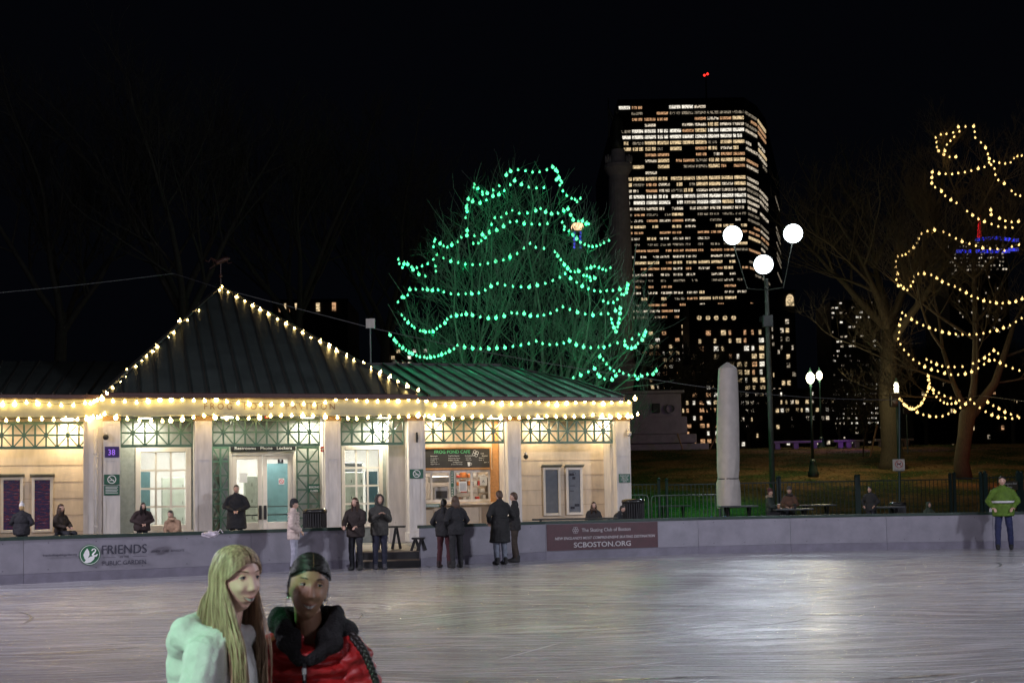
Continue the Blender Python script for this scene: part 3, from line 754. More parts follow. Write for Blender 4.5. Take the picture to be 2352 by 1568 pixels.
# --- interior seen through glass
def interior():
    z1 = HW-.05
    sL, sR = sA0, sD1
    pbox('interior_back_wall', M['intwall'], sL, sR, 5.2, 5.3, DECK, z1)
    pbox('interior_floor', M['intwall'], sL, sR, WALL+.16, 5.2, DECK+.002, DECK+.03)
    pbox('interior_ceiling', M['intwall'], sL, sR, WALL+.16, 5.2, z1-.25, z1-.2)
    pbox('interior_side_wall', M['intwall'], sL-.1, sL, WALL+.15, 5.3, DECK, z1); pbox('interior_side_wall', M['intwall'], sR, sR+.1, WALL+.15, 5.3, DECK, z1)
    a, b = fs(612, 1100, 3.4)[0], fs(700, 1100, 3.4)[0]; zz = fs(640, 1064, 3.4)[1]
    pbox('partition', M['teal'], a, b, 3.4, 3.46, DECK+.03, zz)
    a, b = fs(322, 1100, 3.2)[0], fs(345, 1100, 3.2)[0]; pbox('partition', M['teal'], a, b, 3.2, 3.26, DECK+.03, fs(340, 1083, 3.2)[1])
    a, b = fs(835, 1100, 3.4)[0], fs(862, 1100, 3.4)[0]; pbox('partition', mat('dark_teal', (.03, .08, .10), .5), a, b, 3.0, 3.06, DECK+.03, fs(850, 1082, 3.0)[1])
    for (p0, p1, ptop, t, lab) in ((372, 424, 1096, 3.6, 'pale lockers seen through the left window'), (562, 604, 1092, 3.0, 'pale lockers seen behind the left door glass'), (788, 834, 1084, 3.0, 'pale lockers seen through the right window')):
        a, b = fs(p0, 1130, t)[0], fs(p1, 1130, t)[0]; zt = fs((p0+p1)/2, ptop, t)[1]
        L = thing('locker_bank', lab, 'lockers', W(a, t, DECK+.03), PSI, 'lockers inside the pavilion')
        mb = MB(); mb.bb(a, b, t, t+.4, DECK+.031, zt, .01, MW); mb.build('cabinet', M['locker'], L)
        n = max(2, int((b-a)/.3)); nz_ = 4
        for i in range(n):
            for j in range(nz_):
                x0 = a+(b-a)*i/n+.012; x1 = a+(b-a)*(i+1)/n-.012; q0 = DECK+.06+(zt-DECK-.08)*j/nz_+.01; q1 = DECK+.06+(zt-DECK-.08)*(j+1)/nz_-.01
                mb = MB(); mb.bx(x0, x1, t-.016, t-.001, q0, q1, MW); dd = mb.build('door', M['locker'], L)
                mb = MB(); mb.bx(x1-.06, x1-.04, t-.03, t-.017, (q0+q1)/2-.05, (q0+q1)/2+.05, MW); mb.build('handle', M['black'], dd)
    b_ = thing('storage_tub', 'grey plastic tub on top of the lockers behind the right window', 'tub', W(fs(800, 1060, 3.2)[0], 3.2, 3), PSI)
    r = rect(788, 1062, 832, 1083, 3.1); mb = MB(); mb.bb(r[0], r[1], 3.1, 3.5, r[2], r[3]-.05, .03, MW); mb.build('body', mat('grey_plastic', (.25, .27, .28), .5), b_); mb = MB(); mb.bb(r[0]-.03, r[1]+.03, 3.07, 3.53, r[3]-.05, r[3], .01, MW); mb.build('lid', mat('grey_plastic', (0, 0, 0)), b_)
    for i, s in enumerate((fs(380, 1040, 3)[0], fs(600, 1040, 3)[0], fs(830, 1040, 3)[0])):
        g = thing('room_light', ('square white ceiling light inside behind the left window', 'square white ceiling light inside behind the double door', 'square white ceiling light inside behind the right window')[i], 'ceiling light', W(s, 3, z1-.26), PSI, 'room lights inside the pavilion')
        mb = MB(); mb.bx(s-.5, s+.5, 2.6, 3.2, z1-.29, z1-.255, MW); mb.build('diffuser', mat('room_diffuser_glow', (1, 1, 1), emit=(1, .97, .88), estr=85), g)
interior()
# --- wings' walls
eL = PIL['D'][1]
WT = TW+1.15
cf = rect(973, 1027, 1127, 1152, WT); openr = rect(973, 1078, 1127, 1152, WT)
wall('wall', M['wall_beige'], eL+.1, rE-.3, DECK-.1, HW, [(openr[0]-.4, openr[1], openr[2], openr[3])], WT, .15)
sE0, sE1 = PIL['E'][0], PIL['E'][1]; sF0 = PIL['F'][0]
pbox('return_wall', M['trim'], sE0+.02, sE1-.02, TW+.5, WT-.001, DECK, HW)
pbox('return_wall', M['trim'], sF0-.02, sF0+.3, TW+.5, WT-.001, DECK, HW)
pbox('end_wall', M['wall_beige'], rE-.42, rE-.29, WT+.16, 8, DECK, HW)
wall('wall', M['wall_beige'], wl, sA0-.1, DECK-.1, HW, [], WT, .15)
a = fs(192, 1100, TW+.5)[0]; pbox('return_wall', M['trim'], a, sA0-.425, TW+.1, WT-.001, DECK, HW)
# clapboard joints on the beige walls (thin proud battens)
for zz in (.95, 1.45, 1.95, 2.45, 2.95):
    for a_, b_ in ((sE1+.02, sF0-.02), (wl, sA0-.5)): MB().bx(a_, b_, WT-.008, WT-.001, zz, zz+.012, MW).build('panel_joint', mat('joint_brown', (.36, .27, .17), .7), pav)
# cafe front
def cafe():
    t = WT; r = openr
    mb = MB(); f = .07
    mb.bb(r[0]-.1, r[1]+.02, t-.05, t+.06, r[3]-.02, r[3]+.1, .01, MW); mb.bb(r[1]-.02, r[1]+.1, t-.05, t+.06, r[2]-.05, r[3], .01, MW)
    g = mb.build('window_frame', M['wood_frame'], pav)
    mb = MB()
    n = 4; a, b, c, d = r[0]-.1, r[1]-.021, r[2], r[3]-.021
    for px in (991, 1034, 1043, 1083, 1124):
        s = fs(px, 1110, t)[0]; mb.bx(s-.035, s+.035, t-.02, t+.04, c, d, MW)
    mb.bx(a, b, t-.018, t+.042, c, c+.08, MW); mb.bx(a, b, t-.018, t+.042, d-.07, d, MW); mb.build('sash', M['trim'], g)
    mb = MB(); mb.bx(a, b, t+.01, t+.015, c+.08, d-.07, MW); mb.build('pane', M['glass'], g)
    pbox('counter_shelf', M['wall_beige'], r[0]-.1, r[1]+.1, t-.28, t-.001, r[2]-.11, r[2]-.03, bev=.01)
    for px in (1000, 1050, 1104, 1127):
        s = fs(px, 1180, t)[0]; pbox('batten', M['wall_beige'], s-.05, s+.05, t-.03, t-.001, DECK, r[2]-.12)
    # brown jamb to the right of the cafe window
    s0, s1 = fs(1131, 1100, t)[0], fs(1145, 1100, t)[0]; pbox('jamb', M['wood_frame'], s0, s1, t-.06, t-.001, r[2]-.1, HW)
    # kitchen interior
    z1 = HW-.1
    pbox('kitchen_back_wall', mat('pale_tile', (.55, .50, .46), .4, scale=2), eL, sF0-3.2, 4.6, 4.7, DECK, z1)
    pbox('kitchen_side_wall', M['wall_beige'], sE0+.1, sE0+.2, t+.16, 4.6, DECK, z1)
    pbox('kitchen_ceiling', M['intwall'], eL, sE1, t+.16, 4.6, z1-.2, z1-.15)
    cm = [mat('stainless', (.5, .5, .5), .3, metal=.9), mat('orange_pack', (.6, .2, .05), .5), mat('red_pack', (.5, .05, .04), .5), mat('white_pack', (.7, .7, .68), .5), mat('brown_pack', (.25, .12, .05), .6)]
    sh = thing('kitchen_shelf', 'steel kitchen shelf behind the cafe window', 'shelf', W(fs(1090, 1100, 3.2)[0], 3.2, DECK), PSI)
    sa, sb = fs(1046, 1110, 3.2)[0], fs(1124, 1110, 3.2)[0]
    zs = [fs(1090, y, 3.2)[1] for y in (1148, 1132, 1116, 1098)]
    for z in zs:
        mb = MB(); mb.bx(sa, sb, 3.2, 3.6, z, z+.03, MW); mb.build('shelf_board', cm[0], sh)
    mb = MB()
    for s in (sa, sb-.03): mb.bx(s, s+.03, 3.19, 3.22, DECK, zs[-1]+.3, MW)
    mb.build('upright', cm[0], sh)
    rnd = random.Random(4); k = 0
    names = ['orange', 'red', 'white', 'brown']
    for zi, z in enumerate(zs):
        s = sa+.06
        while s < sb-.2:
            wd = rnd.uniform(.1, .24); h = rnd.uniform(.08, .2); c = rnd.randrange(4)
            o = MB().bb(s, s+wd, 3.22, 3.45, z+.031, z+.031+h, .01, MW).build('food_box', cm[1+c])
            tag(o, '%s food box on the %s kitchen shelf behind the cafe window' % (names[c], ('lowest', 'second', 'third', 'top')[zi]), 'box', '%s food boxes on the %s kitchen shelf' % (names[c], ('lowest', 'second', 'third', 'top')[zi]))
            s += wd+rnd.uniform(.02, .12); k += 1
    fz = thing('fryer_hood', 'steel fryer and hood in the cafe kitchen left of the order post', 'fryer', W(fs(1010, 1110, 3)[0], 3.0, DECK), PSI)
    r2 = rect(998, 1103, 1030, 1150, 3.0); MB().bb(r2[0], r2[1], 3.0, 3.6, DECK, r2[3]-.2, .02, MW).build('body', cm[0], fz)
    MB().bb(r2[0]-.1, r2[1]+.1, 2.9, 3.6, r2[3]-.05, r2[3]+.15, .03, MW).build('hood', cm[0], fz)
    MB().bb(r2[0]+.05, r2[1]-.05, 2.985, 2.999, r2[3]-.6, r2[3]-.35, .003, MW).build('panel', M['black'], fz)
    # chalk menu board
    r = rect(972, 1030, 1125, 1074, t-.07)
    mbn = thing('menu_board', 'wide chalk menu board headed Frog Pond Cafe above the order window', 'menu board', W(r[0], t-.07, r[2]), PSI)
    MB().bx(r[0], r[1], t-.06, t-.02, r[2], r[3], MW).build('slate', M['chalkboard'], mbn)
    mb = MB(); f = .045
    mb.bx(r[0]-f, r[1]+f, t-.075, t-.018, r[3], r[3]+f, MW); mb.bx(r[0]-f, r[1]+f, t-.075, t-.018, r[2]-f, r[2], MW); mb.bx(r[1], r[1]+f, t-.075, t-.018, r[2], r[3], MW); mb.build('frame', M['wood_frame'], mbn)
    def tl(body, px0, px1, py, size, m, **kw):
        s0, z = fs(px0, py, t-.065); s1, _ = fs(px1, py, t-.065); text('lettering', body, m, mbn, FM(s0, t-.066, z), size, width=s1-s0, **kw)
    tl('FROG POND CAFE', 998, 1080, 1041, .15, M['chalk_green'], offset=.01)
    tl('Beverages', 989, 1005, 1048, .05, M['white_ink']); tl('Frog Pond Specials', 1030, 1055, 1047.5, .05, M['white_ink'])
    for i, (b1, x0, x1) in enumerate((('Hot Chocolate  4', 989, 1007), ('Coffee  3', 989, 1003), ('Hot Tea  3', 989, 1004), ('Apple Cider  4', 989, 1009))): tl(b1, x0, x1, 1053.5+i*4.3, .04, M['white_ink'])
    for i, (b1, x0, x1) in enumerate((('Mozzarella Sticks', 1030, 1057), ('Belgian Waffle', 1030, 1054), ('w/ Whipped Cream', 1040, 1062), ('w/ Chocolate Syrup', 1036, 1062))): tl(b1, x0, x1, 1053+i*4.6, .042, M['white_ink'])
    for i, (b1, x0, x1) in enumerate((('Hot Sandwiches', 1068, 1085), ('Hot Dog', 1070, 1081), ('Cheese Pizza', 1070, 1083))): tl(b1, x0, x1, 1047+i*4.6, .042, M['white_ink'])
    for i, (b1, x0, x1) in enumerate((('Cold', 1104, 1111), ('Beverages', 1107, 1120), ('Water  3', 1100, 1112), ('Soda  3', 1100, 1111), ('Juice  3', 1112, 1123))): tl(b1, x0, x1, 1042+i*5, .042, M['white_ink'])
    mb = MB()      # chalk clover and cup
    c = fs(1092, 1041, t-.065)
    for i in range(4): a_ = i*math.pi/2+.4; mb.ring((c[0]+.06*math.cos(a_), c[1]+.06*math.sin(a_)), .045, .055, t-.070, t-.066, 12, MW)
    c = fs(1077, 1065, t-.065); mb.ring((c[0]+.06, c[1]), .03, .04, t-.07, t-.066, 12, MW); mb.prism([(c[0]-.05, c[1]+.06), (c[0]+.05, c[1]+.06), (c[0]+.03, c[1]-.07), (c[0]-.03, c[1]-.07)], t-.07, t-.066, MW)
    mb.build('chalk_drawing', M['white_ink'], mbn)
    # vertical order-here post, notices
    s0, s1, z0, z1_ = rect(1036.5, 1081, 1042, 1140, t-.05)
    oh = thing('order_sign', 'narrow upright green sign between the order windows reading Order Here', 'sign', W(s0, t-.05, z0), PSI)
    MB().bx(s0-.01, s1+.01, t-.05, t-.022, z0, z1_, MW).build('board', M['green_sign'], oh)
    for i, ch in enumerate('ORDER HERE'):
        if ch != ' ': text('letter', ch, M['white_ink'], oh, FM(s0+.01, t-.054, z1_-.075-i*(z1_-z0)/10.2), .075, width=s1-s0-.02)
    for px0, py0, px1, py1, lab in ((1054, 1105, 1072, 1128, 'white paper notice taped inside the middle of the order window'), (1102, 1093, 1118, 1114, 'white inspection grade card with the letter A in the order window')):
        q = rect(px0, py0, px1, py1, t-.01); nn = thing('notice', lab, 'notice', W(q[0], t-.01, q[2]), PSI)
        MB().bx(q[0], q[1], t-.03, t-.022, q[2], q[3], MW).build('sheet', M['white_ink'], nn)
        if 'grade' in lab: text('letter', 'A', M['dark_ink'], nn, FM(q[0]+.07, t-.034, q[2]+.09), .13)
        else:
            mb = MB()
            for i in range(7): mb.bx(q[0]+.03, q[1]-.03, t-.033, t-.031, q[2]+.04+i*.035, q[2]+.052+i*.035, MW)
            mb.build('print_lines', M['dark_ink'], nn)['kind'] = 'stuff'
    q = rect(977, 1156.5, 1010, 1164, t-.3); nn = thing('counter_sign', 'small green strip sign on the edge of the cafe counter', 'sign', W(q[0], t-.3, q[2]), PSI)
    MB().bx(q[0], q[1], t-.30, t-.285, q[2], q[3], MW).build('strip', M['green_sign'], nn)
    mb = MB()
    for i in range(3): mb.bx(q[0]+.03, q[1]-.03, t-.303, t-.301, q[2]+.012+i*.028, q[2]+.022+i*.028, MW)
    mb.build('print_lines', M['white_ink'], nn)['kind'] = 'stuff'
    for s in (fs(1010, 1080, 2.7)[0], fs(1090, 1080, 2.7)[0]):
        g = thing('kitchen_light', 'white ceiling light in the cafe kitchen', 'ceiling light', W(s, 2.7, HW-.4), PSI, 'lights in the cafe kitchen')
        MB().bx(s-.4, s+.4, 2.6, 2.9, HW-.36, HW-.31, MW).build('diffuser', mat('kitchen_diffuser_glow', (1, 1, 1), emit=(1, .86, .72), estr=55), g)
cafe()
# --- display cases on the wing walls
def case(px0, py0, px1, py1, label, style):
    t = WT-.09; r = rect(px0, py0, px1, py1, t); s0, s1, z0, z1 = r
    g = thing('display_case', label, 'display case', W(s0, t, z0), PSI, 'framed display cases on the pavilion walls')
    mb = MB(); f = .085
    mb.bb(s0+.03, s0+.03+f, t, WT-.001, z0, z1-.07, .01, MW); mb.bb(s1-.03-f, s1-.03, t, WT-.001, z0, z1-.07, .01, MW); mb.bb(s0+.03+f, s1-.03-f, t+.001, WT-.002, z0, z0+f, .01, MW); mb.bb(s0+.03+f, s1-.03-f, t+.001, WT-.002, z1-.07-f, z1-.07, .01, MW)
    mb.build('frame', M['frame'], g)
    MB().prism([(0, z1-.07), (0, z1-.05), (.16, z1+.03), (.16, z1-.0)], s0-.02, s1+.02, MW @ Matrix(((0, 1, 0, 0), (-1, 0, 0, WT-.0), (0, 0, 1, 0), (0, 0, 0, 1))) @ Matrix.Identity(4)).build('rain_hood', M['fascia'], g)
    a, b, c, d = s0+.03+f, s1-.03-f, z0+f, z1-.07-f
    if style == 'dark':
        MB().bx(a, b, t+.04, t+.05, c, d, MW).build('poster', POSTER, g)
    else:
        MB().bx(a, b, t+.04, t+.05, c, d, MW).build('backing', mat('grey_blue_paper', (.20, .22, .26) if style == 'empty' else (.36, .38, .44), .5), g)
        if style == 'notes':
            mb = MB()
            for (u0, v0, u1, v1) in ((.15, .08, .5, .14), (.5, .14, .9, .2), (.1, .86, .5, .92), (.35, .78, .6, .84)): mb.bx(a+(b-a)*u0, a+(b-a)*u1, t+.034, t+.039, c+(d-c)*v0, c+(d-c)*v1, MW)
            mb.bx(a+.06, a+.2, t+.033, t+.038, c+(d-c)*.5, c+(d-c)*.515, MW); mb.bx(a+.06, a+.24, t+.033, t+.038, c+(d-c)*.62, c+(d-c)*.635, MW)
            mb.build('notice', M['dark_ink'], g)
            MB().ring(((a+b)/2, d-.12), .05, .06, t+.032, t+.038, 16, MW).build('emblem', M['dark_ink'], g)
    MB().bx(a, b, t+.012, t+.017, c, d, MW).build('pane', M['glass'], g)
def poster_mat():
    m = bpy.data.materials.new('dark_event_poster'); m.use_nodes = True; nt = m.node_tree; n = nt.nodes; l = nt.links; b = n['Principled BSDF']; b.inputs['Roughness'].default_value = .3
    tc = n.new('ShaderNodeTexCoord'); mp = n.new('ShaderNodeMapping'); mp.inputs['Scale'].default_value = (3, 3, 14); l.new(tc.outputs['Object'], mp.inputs[0])
    t = n.new('ShaderNodeTexNoise'); t.inputs['Scale'].default_value = 2.2; t.inputs['Detail'].default_value = 6; l.new(mp.outputs[0], t.inputs[0])
    r = n.new('ShaderNodeValToRGB'); els = r.color_ramp.elements; els[0].position = .35; els[0].color = (.02, .02, .09, 1); els[1].position = .62; els[1].color = (.13, .03, .10, 1)
    e = els.new(.72); e.color = (.45, .30, .45, 1); e = els.new(.5); e.color = (.04, .03, .16, 1); e = els.new(.56); e.color = (.26, .03, .05, 1)
    l.new(t.outputs['Fac'], r.inputs[0]); l.new(r.outputs[0], b.inputs['Base Color']); return m
POSTER = poster_mat()
case(-2, 1090, 55, 1223, 'display case with a dark poster at the left picture edge, behind the white beanie', 'dark')
case(70, 1090, 124, 1222, 'display case with a dark purple poster, second from the left picture edge', 'dark')
case(1246, 1068, 1290, 1184, 'empty grey display case, left of the pair on the right wing', 'empty')
case(1299, 1068, 1341, 1182, 'display case with a few notices, right of the pair on the right wing', 'notes')

# --- small signs on pillars
def plaque(px0, py0, px1, py1, t, m, label, name='sign', cat='sign'):
    r = rect(px0, py0, px1, py1, t); g = thing(name, label, cat, W(r[0], t, r[2]), PSI)
    MB().bb(r[0], r[1], t-.03, t-.004, r[2], r[3], .004, MW).build('panel', m, g); return g, r
def nosmoke(px0, py0, px1, py1, t, label):
    g, r = plaque(px0, py0, px1, py1, t, M['green_sign'], label, 'no_smoking_sign')
    c = ((r[0]+r[1])/2, (r[2]+r[3])/2); mb = MB(); q = (r[3]-r[2])*.42
    mb.ring(c, q*.82, q, t-.036, t-.031, 24, MW); mb.bar((c[0]-q*.6, t-.034, c[1]+q*.6), (c[0]+q*.6, t-.034, c[1]-q*.6), q*.15, .005, MW, upv=(0, 1, 0))
    mb.bar((c[0]-q*.55, t-.034, c[1]-q*.25), (c[0]+q*.5, t-.034, c[1]-q*.15), q*.16, .004, MW, upv=(0, 1, 0))
    mb.build('symbol', M['white_ink'], g)
nosmoke(239, 1089, 274.5, 1112, -.0, 'green no smoking sign on the pillar left of the lit window')
nosmoke(941, 1077, 972, 1098, -.0, 'green no smoking sign on the pillar beside the cafe')
g, r = plaque(239, 1114, 274.5, 1136.5, 0, M['green_sign'], 'green text sign under the no smoking sign on the left pillar')
mb = MB()
for i in range(5): mb.bx(r[0]+.04, r[1]-.04-.03*(i % 2), -.034, -.031, r[2]+.055+i*.045, r[2]+.07+i*.045, MW)
mb.build('print_lines', M['white_ink'], g)['kind'] = 'stuff'
g, r = plaque(241, 1025, 273.5, 1050, 0, mat('purple_lit_panel', (.02, .01, .08), .4, emit=(.05, .01, .22), estr=.12, light=False), 'dark blue display on the left pillar showing purple number 38', 'number_display', 'display')
text('lettering', '38', mat('purple_digit_glow', (.4, .2, .9), .4, emit=(.34, .14, .9), estr=.45, light=False), g, FM(r[0]+.09, -.034, r[2]+.07), .24, width=(r[1]-r[0])-.2)
g, r = plaque(1421, 1088, 1447, 1107.5, TW, M['green_sign'], 'small green sign on the end pillar asking not to feed the animals or birds')
for i, b1 in enumerate(('PLEASE DO NOT', 'FEED THE', 'ANIMALS OR', 'BIRDS')):
    w_ = (r[1]-r[0])*(.82, .5, .62, .34)[i]; text('lettering', b1, M['white_ink'], g, FM((r[0]+r[1])/2-w_/2, TW-.034, r[3]-.075-i*.066), .05, width=w_)
g, r = plaque(708, 1111, 734, 1130, WALL-.42, M['green_sign'], 'green sign on the right side lattice reading Building Closed')
for i, b1 in enumerate(('BUILDING', 'CLOSED')):
    w_ = (r[1]-r[0])*(.86, .66)[i]; text('lettering', b1, M['white_ink'], g, FM((r[0]+r[1])/2-w_/2, WALL-.455, r[3]-.125-i*.115), .085, width=w_, offset=.01)
# red alarm boxes
redm = mat('red_alarm', (.55, .03, .02), .4)
for (x0, y0, x1, y1, t, lb) in ((608, 952, 617, 961, -.05, 'red fire bell hung under the pavilion fascia'), (736, 1025, 743.5, 1037, .45, 'red fire alarm box beside the right side lattice')):
    r = rect(x0, y0, x1, y1, t); g = thing('fire_alarm', lb, 'fire alarm', W(r[0], t, r[2]), PSI)
    MB().bb(r[0], r[1], t-.06, t, r[2], r[3], .01, MW).build('box', redm, g); MB().tube([W((r[0]+r[1])/2, t-.09, (r[2]+r[3])/2), W((r[0]+r[1])/2, t-.061, (r[2]+r[3])/2)], .035, 12).build('bell', M['trim'], g)
# cameras on pillars
def seccam(px, py, t, lab, m):
    s, z = fs(px, py, t); g = thing('security_camera', lab, 'camera', W(s, t, z), PSI)
    mb = MB(); mb.ell((s, t-.14, z-.02), (.085, .085, .085), MW); mb.build('dome', m, g, smooth=True)
    MB().tube([W(s, t-.14, z+.05), W(s, t-.14, z+.09), W(s, t-.01, z+.1)], .035, 8).build('bracket', M['trim'], g)
seccam(243, 1002.5, 0, 'round dark dome camera on the left pillar above the number display', M['black'])
seccam(1441, 995, TW, 'white dome camera on the outer edge of the end pillar', M['trim'])
seccam(1205, 1047, TW+.5, 'dark camera beside the empty wall right of the cafe', M['black'])
s, z = fs(957, 1004, 0); g = thing('wall_bracket', 'black metal bracket on the pillar above the cafe no smoking sign', 'bracket', W(s, 0, z), PSI)
MB().bb(s-.03, s+.03, -.05, -.004, z-.16, z+.16, .01, MW).build('plate', M['black'], g); MB().tube([W(s, -.05, z-.1), W(s, -.14, z-.05), W(s, -.14, z+.08)], .02, 6).build('hook', M['black'], g)
s, z = fs(742, 1178, .3)

# --- ceiling lights under the soffit
for (px, t, pw, lb) in ((333, 1.0, 62, 'round white soffit light over the left lit window'), (522, .45, 26, 'round white soffit light left of the double door'), (706, 1.0, 62, 'round white soffit light right of the double door'), (880, 1.0, 120, 'round white soffit light over the right lit window'),
                    (1000, TW+.85, 30, 'round soffit light over the left half of the cafe'), (1132, TW+.7, 30, 'round soffit light over the right half of the cafe'), (1235, TW+.85, 34, 'round soffit light over the display cases'), (1385, TW+.85, 40, 'round soffit light next to the end pillar'), (155, TW+.85, 62, 'round soffit light over the left wing posters'), (-30, TW+.6, 45, 'round soffit light at the left picture edge')):
    s = fs(px, 956, t)[0]
    g = thing('soffit_light', lb, 'ceiling light', W(s, t, SOF), PSI, 'round lights under the pavilion eaves')
    MB().lathe([(.24, SOF+.005), (.24, SOF-.03), (.22, SOF-.04), (.02, SOF-.04)], 20, MW @ Matrix.Translation((s, t, 0))).build('housing', M['trim'], g, smooth=False)
    MB().lathe([(.19, SOF-.042), (.18, SOF-.075), (.10, SOF-.10), (.01, SOF-.105)], 20, MW @ Matrix.Translation((s, t, 0))).build('diffuser', M['bulb_white'], g, smooth=True)
    col = (1, .80, .50) if px < 240 or px > 960 else (1, .92, .70)
    ld = bpy.data.lights.new('soffit_lamp', 'AREA'); ld.shape = 'DISK'; ld.size = .3; ld.energy = pw*1.15; ld.color = col; ld.spread = R(175)
    lo = bpy.data.objects.new('soffit_lamp', ld); COL.objects.link(lo); lo.parent = g; lo.matrix_local = PM[g.name] @ Matrix.Translation(W(s, t, SOF-.12))

# --- weather vane, finial, sensor pole
wv = thing('weather_vane', 'small metal leaping frog weather vane on the roof peak', 'weather vane', apex)
MB().tube([apex, apex+Vector((0, 0, .95))], .02, 6).build('rod', M['gutter'], wv)
MB().ell(apex+Vector((0, 0, .42)), .075).build('ball', M['gutter'], wv, smooth=True)
c = apex+Vector((0, 0, .92)); mb = MB()
mb.cap(c+Vector((-.12, 0, 0)), c+Vector((.16, 0, .12)), .09, .10); mb.cap(c+Vector((.16, 0, .12)), c+Vector((.30, 0, .14)), .09, .06)
mb.tube([c+Vector((-.12, 0, 0)), c+Vector((-.32, .03, .10)), c+Vector((-.22, .03, -.08)), c+Vector((-.42, .03, -.22))], [.06, .04, .03, .02], 6)
mb.tube([c+Vector((-.12, 0, .03)), c+Vector((-.36, -.03, .16)), c+Vector((-.44, -.03, .02)), c+Vector((-.56, -.03, .10))], [.06, .04, .03, .02], 6)
mb.tube([c+Vector((.18, 0, .1)), c+Vector((.28, 0, -.04)), c+Vector((.42, 0, .0))], [.04, .025, .02], 6); mb.build('frog_figure', M['gutter'], wv)
b0 = at(851, 822, 49); b1 = at(850, 752, 49)
sp = thing('sensor_pole', 'thin pole with a small square white panel behind the pavilion roof', 'pole', Vector((b0.x, b0.y, 4)))
MB().tube([Vector((b0.x, b0.y, 4)), b1], .035, 6).build('pole', M['steel'], sp)
MB().box(tuple(b1+Vector((.02, -.05, .15))), (.34, .05, .36)).build('panel', M['trim'], sp)
vt = at(906, 836, 48.6); g = thing('roof_vent', 'small cone roof vent at the left end of the green lit roof', 'roof vent', vt)
MB().lathe([(.2, -.3), (.18, -.05), (.22, -.03), (.10, .08), (.04, .16)], 16, Matrix.Translation(vt)).build('cone', M['fascia'], g, smooth=True)

# ================================================================== LAMPS OF THE RINK
def flood_pole(name, label, base, heads, top_z, tgt, power, col, arm=True, size=.42, glow='flood', hlabel=None, rad=.4):
    g = thing(name, label, 'lamp post', base)
    b = Vector(base); tz = Vector((b.x, b.y, top_z))
    MB().tube([b, b+Vector((0, 0, (top_z-b.z)*.55)), tz], [.12, .11, .09], 14).build('pole', M['pole'], g, smooth=True)
    MB().bb(b.x-.22, b.x+.22, b.y-.16, b.y+.16, top_z-2.1, top_z-1.6, .02).build('junction_box', M['steel'], g)
    for i, (h, pw) in enumerate(heads):
        h = Vector(h)
        q = (Vector(tgt)-h).to_track_quat('-Z', 'Y').to_matrix().to_4x4()
        T = Matrix.Translation(h) @ q
        mid = Vector((tz.x+(h.x-tz.x)*.6, tz.y+(h.y-tz.y)*.6, min(tz.z, h.z)-.45))
        MB().tube([tz-Vector((0, 0, .5)), mid, Vector((h.x+(tz.x-h.x)*.05, h.y+.1, h.z-.5)), h+Vector((0, .15, -.2))], .024, 8).build('arm', M['pole'], g, smooth=True)
        hd = MB().lathe([(.12, .42), (.2, .36), (rad*.9, .1), (rad+.04, -.04), (rad+.04, -.07)], 24, T).build('lamp_head', M['pole'], g, smooth=True)
        MB().lathe([(rad, -.072), (rad*.93, -.15), (rad*.7, -.24), (rad*.4, -.29), (.02, -.31)], 24, T).build('lens', M[glow], hd, smooth=True)
        spot('flood_light', T @ Vector((0, 0, -.42)), tgt, pw, col, size, 135, .9, g)
    return g
pb = gp(1772, 1143, .42); pb = at(1774, 1105, 56); pb = Vector((pb.x, pb.y, .45))
hA, hB, hC = at(1683, 540, 55.6), at(1822, 536, 55.4), at(1754, 607, 55.0)
flood_pole('flood_lamp_post', 'tall grey pole with three blazing white flood lamps behind the fence', pb, [(hA, 1250), (hB, 1250), (hC, 1250)], at(1762, 640, 56).z, (-1, 16, 0), 0, (.80, .90, 1.0), size=.5)
# unseen poles: near pair inferred from front light, side pair added to brighten ice
flood_pole('flood_lamp_post', 'unseen grey pole with two flood lamps on the near bank left of the photographer', (-8, -7, 0), [((-8.6, -6.8, 9.5), 2800), ((-7.2, -6.6, 9.5), 2800)], 9.5, (-5, 30, 0), 0, (.90, .82, .98), size=.4)
flood_pole('flood_lamp_post', 'unseen grey pole with two flood lamps on the near bank right of the photographer', (15, -6, 0), [((14.4, -5.8, 9.5), 2000), ((15.8, -5.4, 9.5), 2000)], 9.5, (8, 34, 0), 0, (.86, .82, 1.0), size=.4)
flood_pole('flood_lamp_post', 'unseen pole with two flood lamps added to light the ice, beyond the left picture edge', (-22, 20, 0), [((-21.4, 19.6, 10), 7200), ((-21.4, 21, 10), 7200)], 10, (-2, 24, 0), 0, (.90, .86, 1.0), size=.4)
flood_pole('flood_lamp_post', 'unseen pole with two flood lamps added to light the ice, beyond the right picture edge', (24, 20, 0), [((23.4, 19.6, 10), 7200), ((23.4, 21, 10), 7200)], 10, (4, 24, 0), 0, (.84, .86, 1.0), size=.4)
# unseen green party light, added for the green on the two girls
g = thing('unseen_party_light', 'unseen green stage light on a tripod stand at the near edge of the rink', 'stage light', (-3.4, 2.2, 0))
MB().tube([(-3.4, 2.2, 0), (-3.4, 2.2, 3.4)], .03, 8).build('stand', M['black'], g)
for a in range(3): MB().tube([(-3.4, 2.2, .7), (-3.4+.5*math.cos(a*2.1), 2.2+.5*math.sin(a*2.1), 0)], .018, 6).build('leg', M['black'], g)
MB().lathe([(.10, -.16), (.13, -.1), (.13, .16), (.08, .2)], 16, Matrix.Translation((-3.4, 2.2, 3.45))).build('lamp_head', M['black'], g)
spot('green_light', (-3.4, 2.35, 3.5), (-.95, 4.85, 1.5), 600, (.20, 1.0, .42), .12, 55, .6, g)

